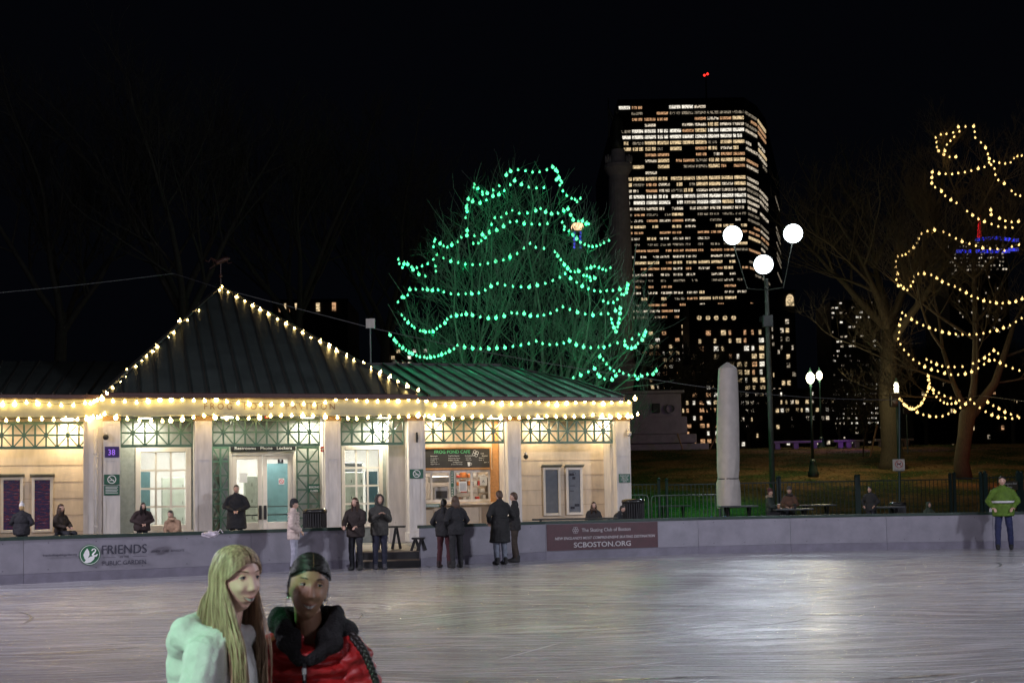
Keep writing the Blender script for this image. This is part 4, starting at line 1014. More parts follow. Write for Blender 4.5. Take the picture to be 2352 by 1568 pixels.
g = thing('added_green_floodlight', 'small added green floodlight clamped to the rear of the tall flood lamp pole', 'floodlight', (pb.x+.1, 57.0, 9.2))  # lamp added to wash the lawn behind the fence green
MB().bb(pb.x-.15, pb.x+.25, 56.95, 57.15, 9.2, 9.45, .02).build('lamp_head', M['black'], g); MB().tube([(pb.x, 56, 9.3), (pb.x+.05, 57.0, 9.3)], .03, 6).build('clamp', M['black'], g)
spot('green_light', (pb.x-.1, 57.3, 9.1), (pb.x-6, 60, .8), 1500, (.02, 1, .36), .12, 106, 1.0, g)

# hillside street lamps
def street_lamp(px, pyb, Y, pyg, label, s=1.0, power=60, globe_r=.24, rot=0):
    b = at(px, pyb, Y); b.z = min(b.z, hill(b.x, b.y)+.3); gz = at(px, pyg, Y)
    g = thing('street_lamp', label, 'street lamp', b, 0, 'globe street lamps on the lawn')
    T = Matrix.Translation(b); H = gz.z-b.z-.3
    MB().lathe([(.30, -.4), (.30, .08), (.24, .14), (.22, .45), (.17, .55), (.19, .62), (.10, .8)], 16, T).build('base', M['lamp_iron'], g, smooth=True)
    MB().lathe([(.085, .8), (.07, H*.6), (.055, H-.2), (.10, H-.16), (.06, H-.08), (.12, H)], 16, T).build('post', M['lamp_iron'], g, smooth=True)
    r = globe_r
    MB().lathe([(.10, H), (r*.75, H+.10), (r, H+.30), (r*.85, H+.47), (r*.5, H+.58), (.06, H+.62)], 20, T).build('globe', M['globe'], g, smooth=True)
    MB().lathe([(.09, H+.60), (.11, H+.66), (.05, H+.74), (.03, H+.82), (.01, H+.9)], 12, T).build('finial', M['lamp_iron'], g, smooth=True)
    point('globe_light', b+Vector((0, -.5, H+.3)), power, (1, .86, .5), .3, g)
    return g
street_lamp(1868, 1087, 72, 868, 'dark green globe street lamp on the lawn right of the flood lamp pole', power=480)
street_lamp(1887, 1028, 94, 862, 'smaller globe street lamp directly behind the nearest one', power=480, globe_r=.22)
street_lamp(2066, 1100, 74, 890, 'slender street lamp with a small golden light against the big tree trunk', power=200, globe_r=.16)

# ================================================================== STRING LIGHTS
BULB = {}
def bulb_mesh(key, m, r):
    if key in BULB: return BULB[key]
    me = MB().lathe([(.012, r*1.7), (.012, r*1.0), (r*.8, r*.55), (r, 0), (r*.8, -r*.65), (r*.25, -r*1.05)], 7).build('bulb', m, None, smooth=True)
    d = me.data; bpy.data.objects.remove(me); BULB[key] = d; return d
rnd = random.Random(11)
def string(name, pts, m, r, label, group, sag=.04, wire=True, hang=.05, lite=None):
    P0 = pts[0]; g = thing(name, label, 'string lights', P0, 0, group)
    if wire:
        W_ = []
        for a, b in zip(pts, pts[1:]):
            W_.append(a+Vector((0, 0, hang))); mid = (a+b)/2; W_.append(mid+Vector((0, 0, hang-sag*min(1, (b-a).length))))
        W_.append(pts[-1]+Vector((0, 0, hang)))
        MB().tube(W_, .007, 4).build('cable', M['wire'], g)
    if lite:
        for i in range(3, len(pts), 6): point('string_glow', pts[i]+Vector((0, .0, -.12)), lite[0], lite[1], .06, g)
    big = bulb_mesh(m.name+'b', m, r*1.25); sm = bulb_mesh(m.name+'s', m, r*.82)
    for p in pts[:99]:
        o = bpy.data.objects.new('bulb', big if rnd.random() < .35 else sm); COL.objects.link(o); o.parent = g; o.location = p-P0
        o.rotation_euler = (rnd.uniform(-.4, .4), rnd.uniform(-.4, .4), 0)
    return g
def c4(l): return [(x*.424, y*.424+602.1) for x, y in l]
def c3(l): return [(x*.3+922, y*.3+884.4) for x, y in l]
def c8(l): return [(x*.348+846.7, y*.348+357.5) for x, y in l]
def cR_(l): return [(x*.48+1975.7, y*.48+244.6) for x, y in l]
def c7(l): return [(x*.288+1844, y*.288+809.1) for x, y in l]
def onplane(l, t, dz=0): 
    out = []
    for x, y in l:
        s, z = fs(x, y, t); out.append(W(s, t, z))
    return out
wb_ = M['bulb_warm']; PG = 'warm white string lights along the pavilion'
def onhip(l, A, B):
    out = []
    dirn = B-A
    for x, y in l:
        best = min((abs((A+dirn*f/200 - CP).cross(ray(x, y).normalized()).length), f) for f in range(201))
        p = A+dirn*best[1]/200; out.append(at(x, y, p.y-.06)+Vector((0, 0, 0)))
    return out
string('string_lights', onhip(c4([(1187,155),(1130,229),(1077,273),(1016,318),(973,322),(940,388),(912,411),(850,460),(827,487),(793,512),(767,535),(735,567),(686,588),(683,631),(653,657),(611,683),(580,710),(553,738)]), apex, A0), wb_, .052, 'warm string lights running down the left hip of the pyramid roof', PG, hang=.05)
string('string_lights', onhip(c4([(1206,136),(1236,167),(1282,190),(1328,209),(1370,235),(1410,260),(1456,285),(1504,309),(1550,335),(1596,357),(1640,384),(1684,410),(1734,432),(1786,453),(1825,482),(1880,505),(1919,530),(1970,547),(2013,577),(2060,601),(2112,625),(2157,649),(2207,672),(2266,692)]), apex, A1), wb_, .055, 'warm string lights running down the right hip of the pyramid roof', PG)
string('string_lights', onplane(c4([(613,752),(676,754),(740,760),(803,752),(866,745),(928,745),(988,744),(1050,748),(1110,750),(1172,744),(1230,755),(1290,762),(1350,768),(1412,770),(1470,770),(1530,772),(1585,768),(1645,768),(1703,772),(1762,760),(1819,745),(1877,737),(1931,746),(1988,752),(2045,753),(2103,750),(2157,752),(2213,745),(2265,752)]), -.47), wb_, .036, 'upper row of warm string lights over the name on the pavilion front', PG)
string('string_lights', onplane(c4([(566,822),(627,842),(690,848),(755,855),(820,858),(880,860),(925,857),(988,850),(1048,840),(1106,832),(1165,840),(1227,848),(1287,845),(1347,845),(1406,842),(1466,833),(1522,831),(1580,831),(1640,832),(1697,832),(1762,838),(1828,842),(1885,846),(1932,848),(1993,842),(2060,838),(2110,838),(2160,838),(2213,835),(2265,830)]), -.42), wb_, .034, 'lower row of warm string lights under the name on the pavilion front', PG)
string('string_lights', onplane(c4([(-50,768),(13,770),(79,768),(144,760),(205,766),(268,772),(333,775),(398,774),(462,762),(490,765)]), TW-.45)+onplane(c4([(508,756),(525,748),(548,742)]), -.2), wb_, .036, 'upper row of warm string lights on the left wing', PG)
string('string_lights', onplane(c4([(-30,857),(34,857),(98,853),(163,851),(227,849),(291,853),(355,848),(420,852),(472,848),(490,845)]), TW-.42)+onplane(c4([(506,838),(530,840),(545,836)]), -.2), wb_, .034, 'lower row of warm string lights on the left wing', PG)
string('string_lights', onplane(c3([(190,115),(258,152),(337,152),(402,158),(483,148),(558,138),(628,122),(699,133),(768,145),(844,141),(912,143),(988,124),(1052,132),(1125,145),(1190,150),(1265,138),(1335,135),(1405,126),(1473,135),(1545,142),(1610,135),(1681,122),(1743,132),(1788,102)]), TW-.45), wb_, .038, 'upper row of warm string lights on the right wing', PG)
string('string_lights', onplane(c3([(175,232),(210,238),(245,248),(322,252),(393,253),(468,250),(543,243),(613,242),(685,248),(760,250),(830,250),(902,250),(973,247),(1045,240),(1113,238),(1185,242),(1255,243),(1323,242),(1394,241),(1465,228),(1535,240),(1600,243),(1667,240),(1733,238),(1764,242),(1808,222)]), TW-.42), wb_, .034, 'lower row of warm string lights on the right wing', PG)

# green tree strands
GC = at(1205, 900, 54)
def ongreen(l):
    out = []
    for x, y in l:
        hw = 150+ (y-380)*.42 if y < 700 else 300
        u = max(-1, min(1, (x-1210)/max(hw, 120))); rr = hw/3000*54*.85
        out.append(at(x, y, 54 - rr*math.sqrt(max(0, 1-u*u))*.8))
    return out
GG = [
 ([(908,128),(937,103),(986,94),(1035,100),(1082,110),(1128,108),(1176,94),(1215,75),(1235,95),(1247,108),(1240,158),(1256,145),(1268,165),(1275,178),(1262,195),(1282,233),(1308,264),(1340,283),(1362,290),(1375,305),(1397,283)], 'at the very top of the crown'),
 ([(699,190),(695,210),(715,218),(724,216),(750,240),(752,257),(783,248),(823,230),(862,200),(895,230),(935,193),(963,165),(1008,190),(1057,209),(1107,214),(1157,211)], 'just below the topmost green strand'),
 ([(658,287),(651,327),(646,345),(649,366),(640,410),(650,494),(648,526),(611,540),(588,568),(549,588),(519,605),(495,597),(472,580),(440,552),(433,567),(428,600),(450,655),(427,685),(441,730),(444,763)], 'hanging down the upper left of the crown'),
 ([(660,290),(686,302),(735,313),(777,293),(820,267),(859,257)], 'short and high on the left of the crown'),
 ([(698,530),(750,520),(794,500),(811,453),(832,411),(875,407),(909,382),(947,360),(993,381),(1048,378),(1102,362),(1135,350),(1168,372),(1207,384),(1250,381),(1287,362),(1316,352),(1334,391),(1350,424),(1385,433),(1410,430),(1435,448),(1453,450)], 'crossing the upper crown above its near twin'),
 ([(690,580),(724,578),(743,564),(768,537),(798,512),(846,492),(890,467),(933,439),(977,434),(1026,447),(1077,452),(1129,454),(1180,449)], 'crossing the upper crown below its near twin'),
 ([(1277,440),(1293,470),(1290,488),(1322,497),(1350,523),(1372,548),(1398,572),(1425,587),(1453,597),(1478,600),(1505,597),(1530,588),(1553,575),(1586,560)], 'sagging at the upper right of the crown'),
 ([(1229,635),(1247,660),(1268,687),(1291,718),(1315,744),(1333,763),(1362,767),(1386,762),(1418,790),(1440,793),(1461,803),(1492,807),(1465,825)], 'falling steeply right of the trunks'),
 ([(1440,745),(1468,738),(1490,730),(1520,737),(1545,750),(1567,758),(1595,740)], 'short at the right edge of the crown'),
 ([(196,685),(202,713),(222,740),(233,713),(258,716),(282,735),(293,752),(318,740),(352,729),(390,712),(331,783),(374,796)], 'at the far left tip of the crown'),
 ([(495,676),(543,696),(590,706),(638,715),(686,720),(737,718),(787,711),(838,697),(888,688),(933,666),(980,646),(1024,612),(1065,580),(1103,606),(1157,613)], 'in the middle of the left half of the crown'),
 ([(193,966),(222,933),(235,937),(258,920),(272,883),(311,883),(357,882),(388,884),(420,888),(458,884),(496,900),(543,912),(592,915),(640,912),(680,910),(727,905),(770,888),(808,862),(850,844),(900,855),(953,863),(1006,866),(1060,866),(1113,855),(1166,843),(1215,824),(1262,803),(1297,778)], 'right across the widest part of the left crown'),
 ([(1333,810),(1373,836),(1409,861),(1451,878),(1490,891),(1530,897),(1571,891),(1612,890),(1657,881),(1710,850),(1705,878),(1700,903),(1684,918),(1668,915),(1642,947),(1615,968),(1580,972),(1548,960)], 'curling up at the widest part of the right crown'),
 ([(219,1052),(238,1078),(260,1101),(286,1121),(302,1135),(340,1155),(356,1157),(373,1162),(401,1161),(425,1157),(450,1141),(473,1125),(503,1104),(518,1080),(543,1061),(580,1053),(613,1051),(644,1045),(685,1052),(736,1065),(789,1072),(840,1068),(895,1058),(944,1037),(979,1040),(1026,1042),(1067,1056),(1114,1057),(1157,1052),(1200,1040),(1242,1020),(1282,998)], 'sagging across the lower left crown'),
 ([(1328,1015),(1378,1033),(1429,1045),(1480,1051),(1533,1045),(1581,1042),(1629,1022),(1661,1007),(1659,1040),(1655,1075),(1649,1104),(1643,1130),(1632,1160),(1618,1133),(1608,1107),(1602,1077)], 'looping at the lower right of the crown'),
 ([(141,1183),(169,1215),(183,1230),(204,1251),(225,1268),(246,1285),(268,1300),(288,1307),(315,1318),(338,1327),(367,1328),(385,1336),(408,1330),(434,1327),(460,1321),(482,1311),(508,1303),(533,1289),(563,1274),(585,1253),(632,1264),(686,1270),(739,1274),(793,1273),(846,1269),(899,1266),(952,1258),(1005,1249),(1057,1240),(1106,1224)], 'lowest on the left, just above the roof'),
 ([(1148,1240),(1195,1246),(1242,1245),(1288,1236),(1326,1221),(1370,1247),(1418,1261),(1466,1268),(1518,1264),(1551,1262),(1592,1251),(1643,1236),(1690,1223),(1738,1210),(1784,1180),(1827,1161),(1818,1187),(1805,1215),(1777,1240),(1759,1262),(1736,1270),(1709,1265),(1692,1250)], 'low on the right, rising to the outer tip'),
 ([(1525,1325),(1549,1347),(1570,1375),(1593,1401),(1620,1420),(1632,1450),(1655,1420),(1680,1436),(1718,1450),(1758,1450),(1776,1470),(1801,1455),(1840,1443),(1877,1440),(1897,1418)], 'on the lowest right branch beyond the roof end'),
 ([(1296,1476),(1350,1466),(1399,1447),(1450,1424),(1491,1404),(1510,1440),(1524,1455),(1557,1473),(1607,1477)], 'lowest of all, just above the right end of the roof'),
]
for l, lb in GG: string('string_lights', ongreen(c8(l)), M['bulb_green'], .058, 'green string lights %s' % lb, 'green string lights in the tree behind the pavilion', lite=(6.5, (.004, 1, .36)))
# gold tree strands
def ongold(l):
    out = []
    for x, y in l:
        hw = 90+(y-290)*.35 if y < 560 else 185
        u = max(-1, min(1, (x-2240)/hw)); rr = hw/3000*70*.8
        out.append(at(x, y, 70-rr*math.sqrt(max(0, 1-u*u))*.8))
    return out
YY = [
 (cR_([(470,98),(445,125),(413,132),(386,134),(361,150),(365,172),(367,195),(375,213),(400,230),(427,241),(458,241)]), 'looping at the very top left of the crown'),
 (cR_([(543,95),(504,97),(475,120),(450,145),(432,165),(415,183),(405,212)]), 'short and slanting inside the top of the crown'),
 (cR_([(548,122),(551,150),(578,173),(600,197),(611,228),(618,250),(627,279),(643,298),(647,327),(661,352),(690,369),(725,404),(743,421),(766,428)]), 'falling down the upper right of the crown'),
 (cR_([(345,314),(378,321),(409,323),(440,324),(470,319),(501,315),(532,308),(565,297),(595,290),(617,268),(640,263),(666,270),(694,274),(720,268),(735,248),(752,238),(773,236)]), 'crossing the upper crown nearly level'),
 (cR_([(343,340),(343,367),(359,387),(389,404),(407,428),(434,447),(461,462),(512,501),(538,520),(566,538),(595,551),(629,563),(661,574),(695,579),(729,580)]), 'slanting down above the blue lit tower'),
 (cR_([(625,495),(627,517),(667,535),(695,547),(725,553),(758,550)]), 'short and gold right above the blue lit tower'),
 (cR_([(180,718),(201,713),(217,708),(235,693),(256,675),(272,652),(279,632),(294,609),(322,597),(356,590),(398,600),(428,615),(458,632),(488,646),(523,657),(554,666),(587,677),(622,681),(657,682),(691,690),(726,671),(760,661)]), 'humped across the middle crown in front of the blue lit tower'),
 (cR_([(171,741),(170,770),(179,801),(173,828),(183,857),(196,856),(208,870),(226,878),(242,860),(253,838),(259,814),(278,801),(307,800),(340,806),(367,821),(393,838),(423,851),(453,861),(478,876),(508,891),(532,907),(563,917),(592,929),(622,935),(652,940),(682,941),(714,938),(745,932),(775,920)]), 'starting at the left tip and sloping below the blue lit tower'),
 (cR_([(201,987),(218,1000),(246,1018),(272,1033),(302,1047),(331,1058),(361,1069),(393,1078),(426,1085),(458,1089),(490,1091),(523,1091),(557,1090),(590,1085),(621,1077),(655,1070),(686,1059),(717,1047),(745,1030),(773,1013)]), 'in one long even sag across the lower middle'),
 (cR_([(194,1018),(188,1046),(187,1080),(182,1111),(193,1137),(210,1164),(232,1187),(254,1210),(283,1228),(309,1244),(341,1258),(372,1266),(404,1276),(435,1283),(469,1283),(503,1278),(534,1268),(565,1252),(593,1233),(618,1215),(643,1213),(670,1225),(698,1240),(730,1252),(762,1263)]), 'sweeping from the left tip down over the fork of the trunk'),
 (cR_([(318,1210),(340,1222),(366,1233),(393,1242),(422,1246),(452,1246),(490,1244),(540,1229),(568,1217),(595,1202),(618,1185),(640,1167),(660,1181)]), 'short and just above the sweep over the fork'),
 (c7([(770,370),(778,378),(790,385),(803,410),(812,418),(825,425),(835,438),(853,447),(870,450),(888,450),(905,440),(922,430),(938,420),(948,403),(963,382),(970,366),(980,340),(993,313),(1003,285),(1003,265)]), 'bunched in a tight bright loop near the golden street lamp'),
 (c7([(1000,188),(1003,218),(1012,247),(1015,275),(1041,298),(1085,322),(1131,347),(1179,365),(1248,384),(1298,410),(1335,375),(1368,408),(1411,442),(1458,473),(1508,498),(1558,516),(1615,524),(1670,528),(1725,522)]), 'crossing in front of the trunk fork'),
 (c7([(913,477),(961,497),(1011,509),(1063,513),(1115,508),(1161,490),(1212,471),(1256,441)]), 'lowest on the left of the trunk'),
 (c7([(1475,397),(1519,425),(1565,448),(1612,474),(1661,493),(1713,508)]), 'low on the right of the trunk at the picture edge'),
 (c7([(1043,325),(1066,354),(1096,381),(1125,400),(1153,410),(1186,410),(1221,402)]), 'short and low just left of the trunk fork'),
]
for l, lb in YY: string('string_lights', ongold(l), M['bulb_gold'], .062, 'gold string lights %s' % lb, 'gold string lights in the bare tree on the lawn', lite=(4.5, (1, .60, .2)))

# ================================================================== TREES
def limb_tree(seed, base, stems, spread, mat_b, name, label, group=None, crown_r=None, levels=4, twig=.006, root=None, dens=1.0, lean=.0, env=None, curl=1.0):
    rr = random.Random(seed); g = root or thing(name, label, 'tree', base, 0, group)
    trunk = MB(); crown = MB(); base = Vector(base)
    def grow(p, d, L, r, lev, mb):
        n = 4 if lev < 2 else 3
        pts = [p]; rad = [r]; dd = d.copy()
        for i in range(n):
            k = (.13 if lev < 2 else .30)*curl
            dd = (dd+Vector((rr.uniform(-k, k), rr.uniform(-k, k), rr.uniform(-k*.4, k*.8)+(.04 if lev > 1 else 0)))).normalized()
            pts.append(pts[-1]+dd*L/n); rad.append(r*(1-.5*(i+1)/n))
        (mb or crown).tube(pts, rad, 9 if lev == 0 else (5 if lev < 3 else 3), cap=False)
        if lev >= levels: return
        if env and lev > 0 and not env(pts[-1]): return
        nb = int((5 if lev == 0 else 5 if lev < 3 else 4)*dens+rr.random())
        for i in range(nb):
            f = rr.uniform(.25, 1.0) if lev else rr.uniform(.3, 1.0)
            k = min(n-1, int(f*n)); q = pts[k].lerp(pts[k+1], f*n-k) if k < n else pts[-1]
            ax = dd.cross(Vector((rr.uniform(-1, 1), rr.uniform(-1, 1), rr.uniform(-.3, 1)))).normalized()
            ang = rr.uniform(.45, 1.0) if lev < 2 else rr.uniform(.5, 1.25)
            nd = (Matrix.Rotation(ang, 3, ax) @ dd)
            nd = (nd+Vector((0, 0, .12))).normalized()
            if lean: nd = (nd+Vector((q.x-base.x, q.y-base.y, 0)).normalized()*lean).normalized()
            if env and not env(q+nd*L*.3): continue
            grow(q, nd, L*rr.uniform(.5, .72), max(twig, rad[k]*rr.uniform(.42, .6)), lev+1, None)
        grow(pts[-1], dd, L*.6, max(twig, rad[-1]), lev+1, None)
    for (off, d, L, r) in stems: grow(base+Vector(off), Vector(d).normalized(), L, r, 0, trunk)
    trunk.build('trunk', mat_b, g, smooth=True); crown.build('crown', mat_b, g, smooth=True)
    return g
gb = at(1215, 1125, 54); gb.z = .3
st = []
for i, (px, tx_, L, r, dy) in enumerate(((1205, 1198, 8.2, .17, 0), (1226, 1245, 8.4, .16, .5), (1256, 1300, 7.4, .15, -.3), (1182, 1115, 7.2, .15, .4), (1160, 1030, 6.4, .13, -.2), (1240, 1380, 6.2, .13, .4), (1170, 1150, 6.4, .12, -.9), (1250, 1340, 6.0, .12, -.9), (1195, 960, 4.8, .11, .1), (1240, 1450, 4.8, .11, .0))):
    x0 = (px-1215)*54/3000*.9; x1 = (tx_-1215)*54/3000*1.05
    st.append(((x0, dy*.6, 0), (x1-x0, dy*1.6, 8.0), L, r))
def genv(p):
    u = (p.x-gb.x)/5.5; v = (p.y-gb.y)/4.5; w_ = (p.z-7.0)/(8.6 if p.z > 7 else 5.5)
    return u*u+v*v+(abs(w_)**1.9) < 1.0
limb_tree(5, gb, st, 1, M['bark_g'], 'round_crowned_tree', 'wide bare tree strung with green lights behind the pavilion roof', levels=5, twig=.0085, dens=.66, lean=.16, env=genv, curl=1.45)
g = thing('added_green_floodlight', 'small added green floodlight on a stand, hidden behind the right end of the pavilion roof', 'floodlight', (3.4, 54.5, .0))  # lamp added to throw green on the wing roof, itself out of sight
MB().tube([(3.4, 54.5, 0), (3.4, 54.5, 4.4)], .04, 8).build('stand', M['black'], g)
MB().bb(3.2, 3.6, 54.3, 54.5, 4.3, 4.6, .02).build('lamp_head', M['black'], g)
spot('green_light', (3.2, 54.1, 4.8), (-1, 46.5, 4.4), 2000, (.03, 1, .32), .15, 130, .7, g)
# outer low boughs reaching left and right
gb2 = at(2215, 1100, 70); gb2.z = hill(gb2.x, gb2.y)-.3
g = thing('strung_tree', 'bare tree on the lawn with a pale forked trunk, strung with gold lights', 'tree', gb2)
tp = [gb2, at(2208, 1060, 70), at(2216, 1000, 70), at(2222, 955, 70), at(2230, 935, 70)]
mb = MB(); mb.tube(tp, [.50, .40, .37, .43, .40], 16)
mb.tube([at(2224, 945, 70), at(2205, 915, 69.8), at(2190, 880, 70), at(2165, 800, 70.3)], [.25, .16, .13, .10], 10)
mb.tube([at(2232, 950, 70), at(2260, 915, 69.7), at(2285, 880, 69.5), at(2305, 820, 69.5), at(2330, 740, 69.5)], [.33, .26, .21, .17, .12], 10)
mb.tube([at(2230, 945, 70), at(2238, 880, 70.5), at(2242, 780, 71), at(2238, 640, 71), at(2235, 520, 71)], [.28, .19, .17, .13, .08], 10)
mb.build('trunk', M['bark'], g, smooth=True)
bs = []
for (px, py, dx, dz, L, r) in ((2165, 800, -.8, .9, 4.2, .08), (2190, 880, -1, .35, 4.4, .07), (2330, 740, .6, 1, 4.2, .09), (2305, 820, 1, .4, 4, .08), (2240, 780, -.9, .6, 4.4, .09), (2242, 740, .9, .7, 4.0, .09), (2238, 640, -.8, .8, 3.6, .08), (2238, 640, .8, .8, 3.6, .08), (2235, 520, -.3, 1, 3.4, .06), (2235, 520, .35, 1, 3.3, .06), (2236, 570, 1, .5, 2.6, .05), (2236, 570, -1, .5, 2.6, .05), (2205, 915, -1, .1, 3.4, .06), (2285, 880, 1, 0.1, 3.8, .06), (2243, 860, .2, .8, 4, .08), (2165, 800, -.1, 1, 4.2, .08)):
    p = at(px, py, 70); bs.append((tuple(p-gb2), (dx, rnd.uniform(-.6, .3), dz), L, r))
limb_tree(9, gb2, bs, 1, M['bark'], '', '', levels=4, twig=.010, root=g, dens=.8)
for o in list(g.children):
    if o.name.startswith('trunk') and o.data is not None and len(o.data.polygons) < 1: pass
# the second trunk built by limb_tree holds the main limbs: rename as a part
kids = [o for o in g.children if o.name.startswith('trunk')]
if len(kids) > 1: kids[1].name = 'limb'
# big trunk behind the golden lamp
def big_tree(seed, px, pyb, Y, wpx, label, top=300, mat_b='bark', levels=3, group='big bare trees of the park', dens=.8, L0=9, lit=True):
    b = at(px, pyb, Y); b.z = hill(b.x, b.y)-.2; g = thing('park_tree', label, 'tree', b, 0, group)
    r = wpx*Y/3000/2; rr = random.Random(seed)
    p1 = b+Vector((rr.uniform(-.2, .2), 0, L0*.5)); p2 = b+Vector((rr.uniform(-.5, .5), 0, L0))
    MB().tube([b, b+Vector((0, 0, .5)), b+Vector((0, 0, 1.4)), p1, p2], [r*1.9, r*1.35, r*1.1, r*.95, r*.8], 16).build('trunk', M[mat_b], g, smooth=True)
    st = []
    n = 5
    for i in range(n):
        a = i*2*math.pi/n+rr.uniform(-.4, .4); st.append((tuple(p2-b+Vector((0, 0, -.3-i*.3))), (math.cos(a)*.8, math.sin(a)*.8, 1.0+rr.random()*.6), L0*rr.uniform(.6, .85), r*.5))
    limb_tree(seed, b, st, 1, M[mat_b], '', '', levels=levels, twig=.014, root=g, dens=dens)
    kids = [o for o in g.children if o.name.startswith('trunk')]
    if len(kids) > 1: kids[1].name = 'limb'
    return g
big_tree(21, 2050, 1090, 76, 42, 'big rough trunked tree behind the dog sign and golden street lamp', L0=9, levels=4)
T1 = big_tree(31, 700, 1050, 74, 30, 'tall bare tree right of the roof peak, barely seen in the dark', L0=10, mat_b='bark_d', group='dim bare trees behind the pavilion', levels=4, dens=.75)
def ctree(src, px, Y, sc, rz, label, group, zoff=0):
    c = copy_tree(src); p = at(px, 1050, Y); c.location = (p.x, p.y, hill(p.x, p.y)-.2+zoff); c.scale = (sc, sc, sc); c.rotation_euler = (0, 0, rz); c['label'] = label; c['group'] = group; return c
GD = 'dim bare trees behind the pavilion'
ctree(T1, 430, 68, 1.05, 1.3, 'tall bare tree behind the left hip of the roof, barely seen in the dark', GD)
ctree(T1, 130, 72, 1.0, 2.6, 'tall bare tree over the left wing roof, barely seen in the dark', GD)
ctree(T1, 880, 80, .9, 4.1, 'slim bare tree left of the green lit tree, barely seen in the dark', GD)
T2 = big_tree(44, 1560, 1030, 104, 10, 'thin bare tree left of the covered parasol with its twigs against the lit offices', L0=4.5, mat_b='bark_d', group='bare trees on the crest in front of the offices', levels=4, dens=1.0)
GC_ = 'bare trees on the crest in front of the offices'
for px, Y, sc, rz, lb in ((1640, 108, 1.05, 1.1, 'bare tree directly behind the covered parasol'), (1720, 112, .8, 2.2, 'small bare tree between the covered parasol and the flood lamp pole'), (1930, 106, .7, 3.4, 'small leafless tree right of the two globe lamps'), (1990, 112, 1.1, 4.4, 'bare tree left of the big rough trunk'), (2130, 116, 1.2, 5.2, 'bare tree seen between the big rough trunk and the gold lit tree'), (2330, 112, 1.1, .4, 'bare tree at the right edge behind the gold lit tree'), (1850, 118, .6, 1.9, 'low bare tree behind the nearer globe lamp')):
    ctree(T2, px, Y, sc, rz, lb, GC_)
# young leafy tree
yb = at(1982, 1050, 84); yb.z = hill(yb.x, yb.y)-.1
g = limb_tree(77, yb, [((0, 0, 0), (0, 0, 1), 3.0, .06)], 1, M['bark'], 'young_tree', 'small young tree with some leaves right of the globe lamps', levels=3, twig=.008, dens=1.2)
mb = MB(); rl = random.Random(3)
for i in range(900):
    a = rl.uniform(0, 6.28); rr_ = 1.25*math.sqrt(rl.random()); z = rl.uniform(1.6, 4.6); rr_ *= math.sqrt(max(.05, 1-((z-3.0)/1.8)**2))
    c = yb+Vector((rr_*math.cos(a), rr_*math.sin(a), z)); n_ = Vector((rl.uniform(-1, 1), rl.uniform(-1, 1), rl.uniform(-1, 1))).normalized(); u = n_.orthogonal().normalized()*.06; v = n_.cross(u)
    mb.add([c-u, c-v*.7, c+u, c+v*.7], [(0, 1, 2, 3)])
mb.build('foliage', mat('dull_leaf', (.06, .06, .02), .8), g)['kind'] = 'stuff'
# stakes
for (x0, y0, x1, y1, Y, lb) in ((1997, 1040, 2015, 972, 84, 'wooden stake leaning beside the young tree'), (1576, 1045, 1556, 995, 96, 'thin wooden stake leaning in front of the monument steps'), (1625, 1030, 1652, 985, 96, 'thin wooden stake leaning between monument and covered parasol')):
    a, b = at(x0, y0, Y), at(x1, y1, Y); a.z -= .4; tag(MB().tube([a, b], .06, 6).build('stake', M['timber']), lb, 'stake')
# fallen leaves scattered over the slope
mb = MB()
for i in range(9000):
    x = rl.uniform(2, 34); y = 57+36*rl.random(); z = hill(x, y)+.035; s = rl.uniform(.03, .07); a = rl.uniform(0, 6.28); c, s_2 = math.cos(a)*s, math.sin(a)*s
    mb.add([(x-c, y-s_2, z), (x+s_2, y-c, z+rl.uniform(-.01, .03)), (x+c, y+s_2, z), (x-s_2, y+c, z+.03)], [(0, 1, 2, 3)])
tag(mb.build('fallen_leaves', mat('dry_leaf', (.28, .16, .05), .8, var=.5, scale=1)), kind='stuff')

# ================================================================== MONUMENT
mo = thing('monument', 'pale stone war monument with tall column, carved pedestal and broad steps', 'monument', at(1440, 1045, 100)-Vector((0, 0, .5)))
cx_ = at(1432, 900, 104)
def px_z(px, py, Y): return at(px, py, Y).z
mb = MB()
def prect(x0, y0, x1, y1, Y, d, mb): a = at(x0, y1, Y); b = at(x1, y0, Y); c = at(x0, y0, Y); mb.bb(min(a.x, c.x), b.x, Y, Y+d, a.z, (b.z+c.z)/2, .04)
prect(1300, 1020, 1628, 1047, 97.5, 12, mb); prect(1320, 998, 1600, 1021, 98.5, 10, mb); mb.build('steps', M['stone'], mo)
mb = MB(); prect(1330, 905, 1564, 1000, 99.5, 8, mb); prect(1330, 897, 1572, 906, 99.3, 8.4, mb); prect(1330, 958, 1578, 1000, 99.1, 9, mb); mb.build('pedestal', M['stone'], mo)
mb = MB(); prect(1499, 926, 1516, 948, 99.35, .2, mb); mb.build('plaque', M['bronze'], mo)
wc = at(1541, 938, 99.3); MB().ring((wc.x, wc.z), .28, .36, 99.3, 99.49, 20).build('wreath', M['stone'], mo)
mb = MB(); mb.lathe([(1.35, px_z(1432, 900, 104)), (1.3, px_z(1432, 838, 104)), (.95, px_z(1432, 830, 104)), (.95, px_z(1420, 600, 104)), (.80, px_z(1425, 405, 104)), (1.0, px_z(1425, 395, 104)), (1.15, px_z(1425, 388, 104)), (1.15, px_z(1425, 380, 104)), (.7, px_z(1425, 376, 104)), (.55, px_z(1425, 345, 104)), (.2, px_z(1425, 344, 104))], 22, Matrix.Translation((cx_.x, 104, 0)))
mb.build('column', M['stone'], mo, smooth=False)
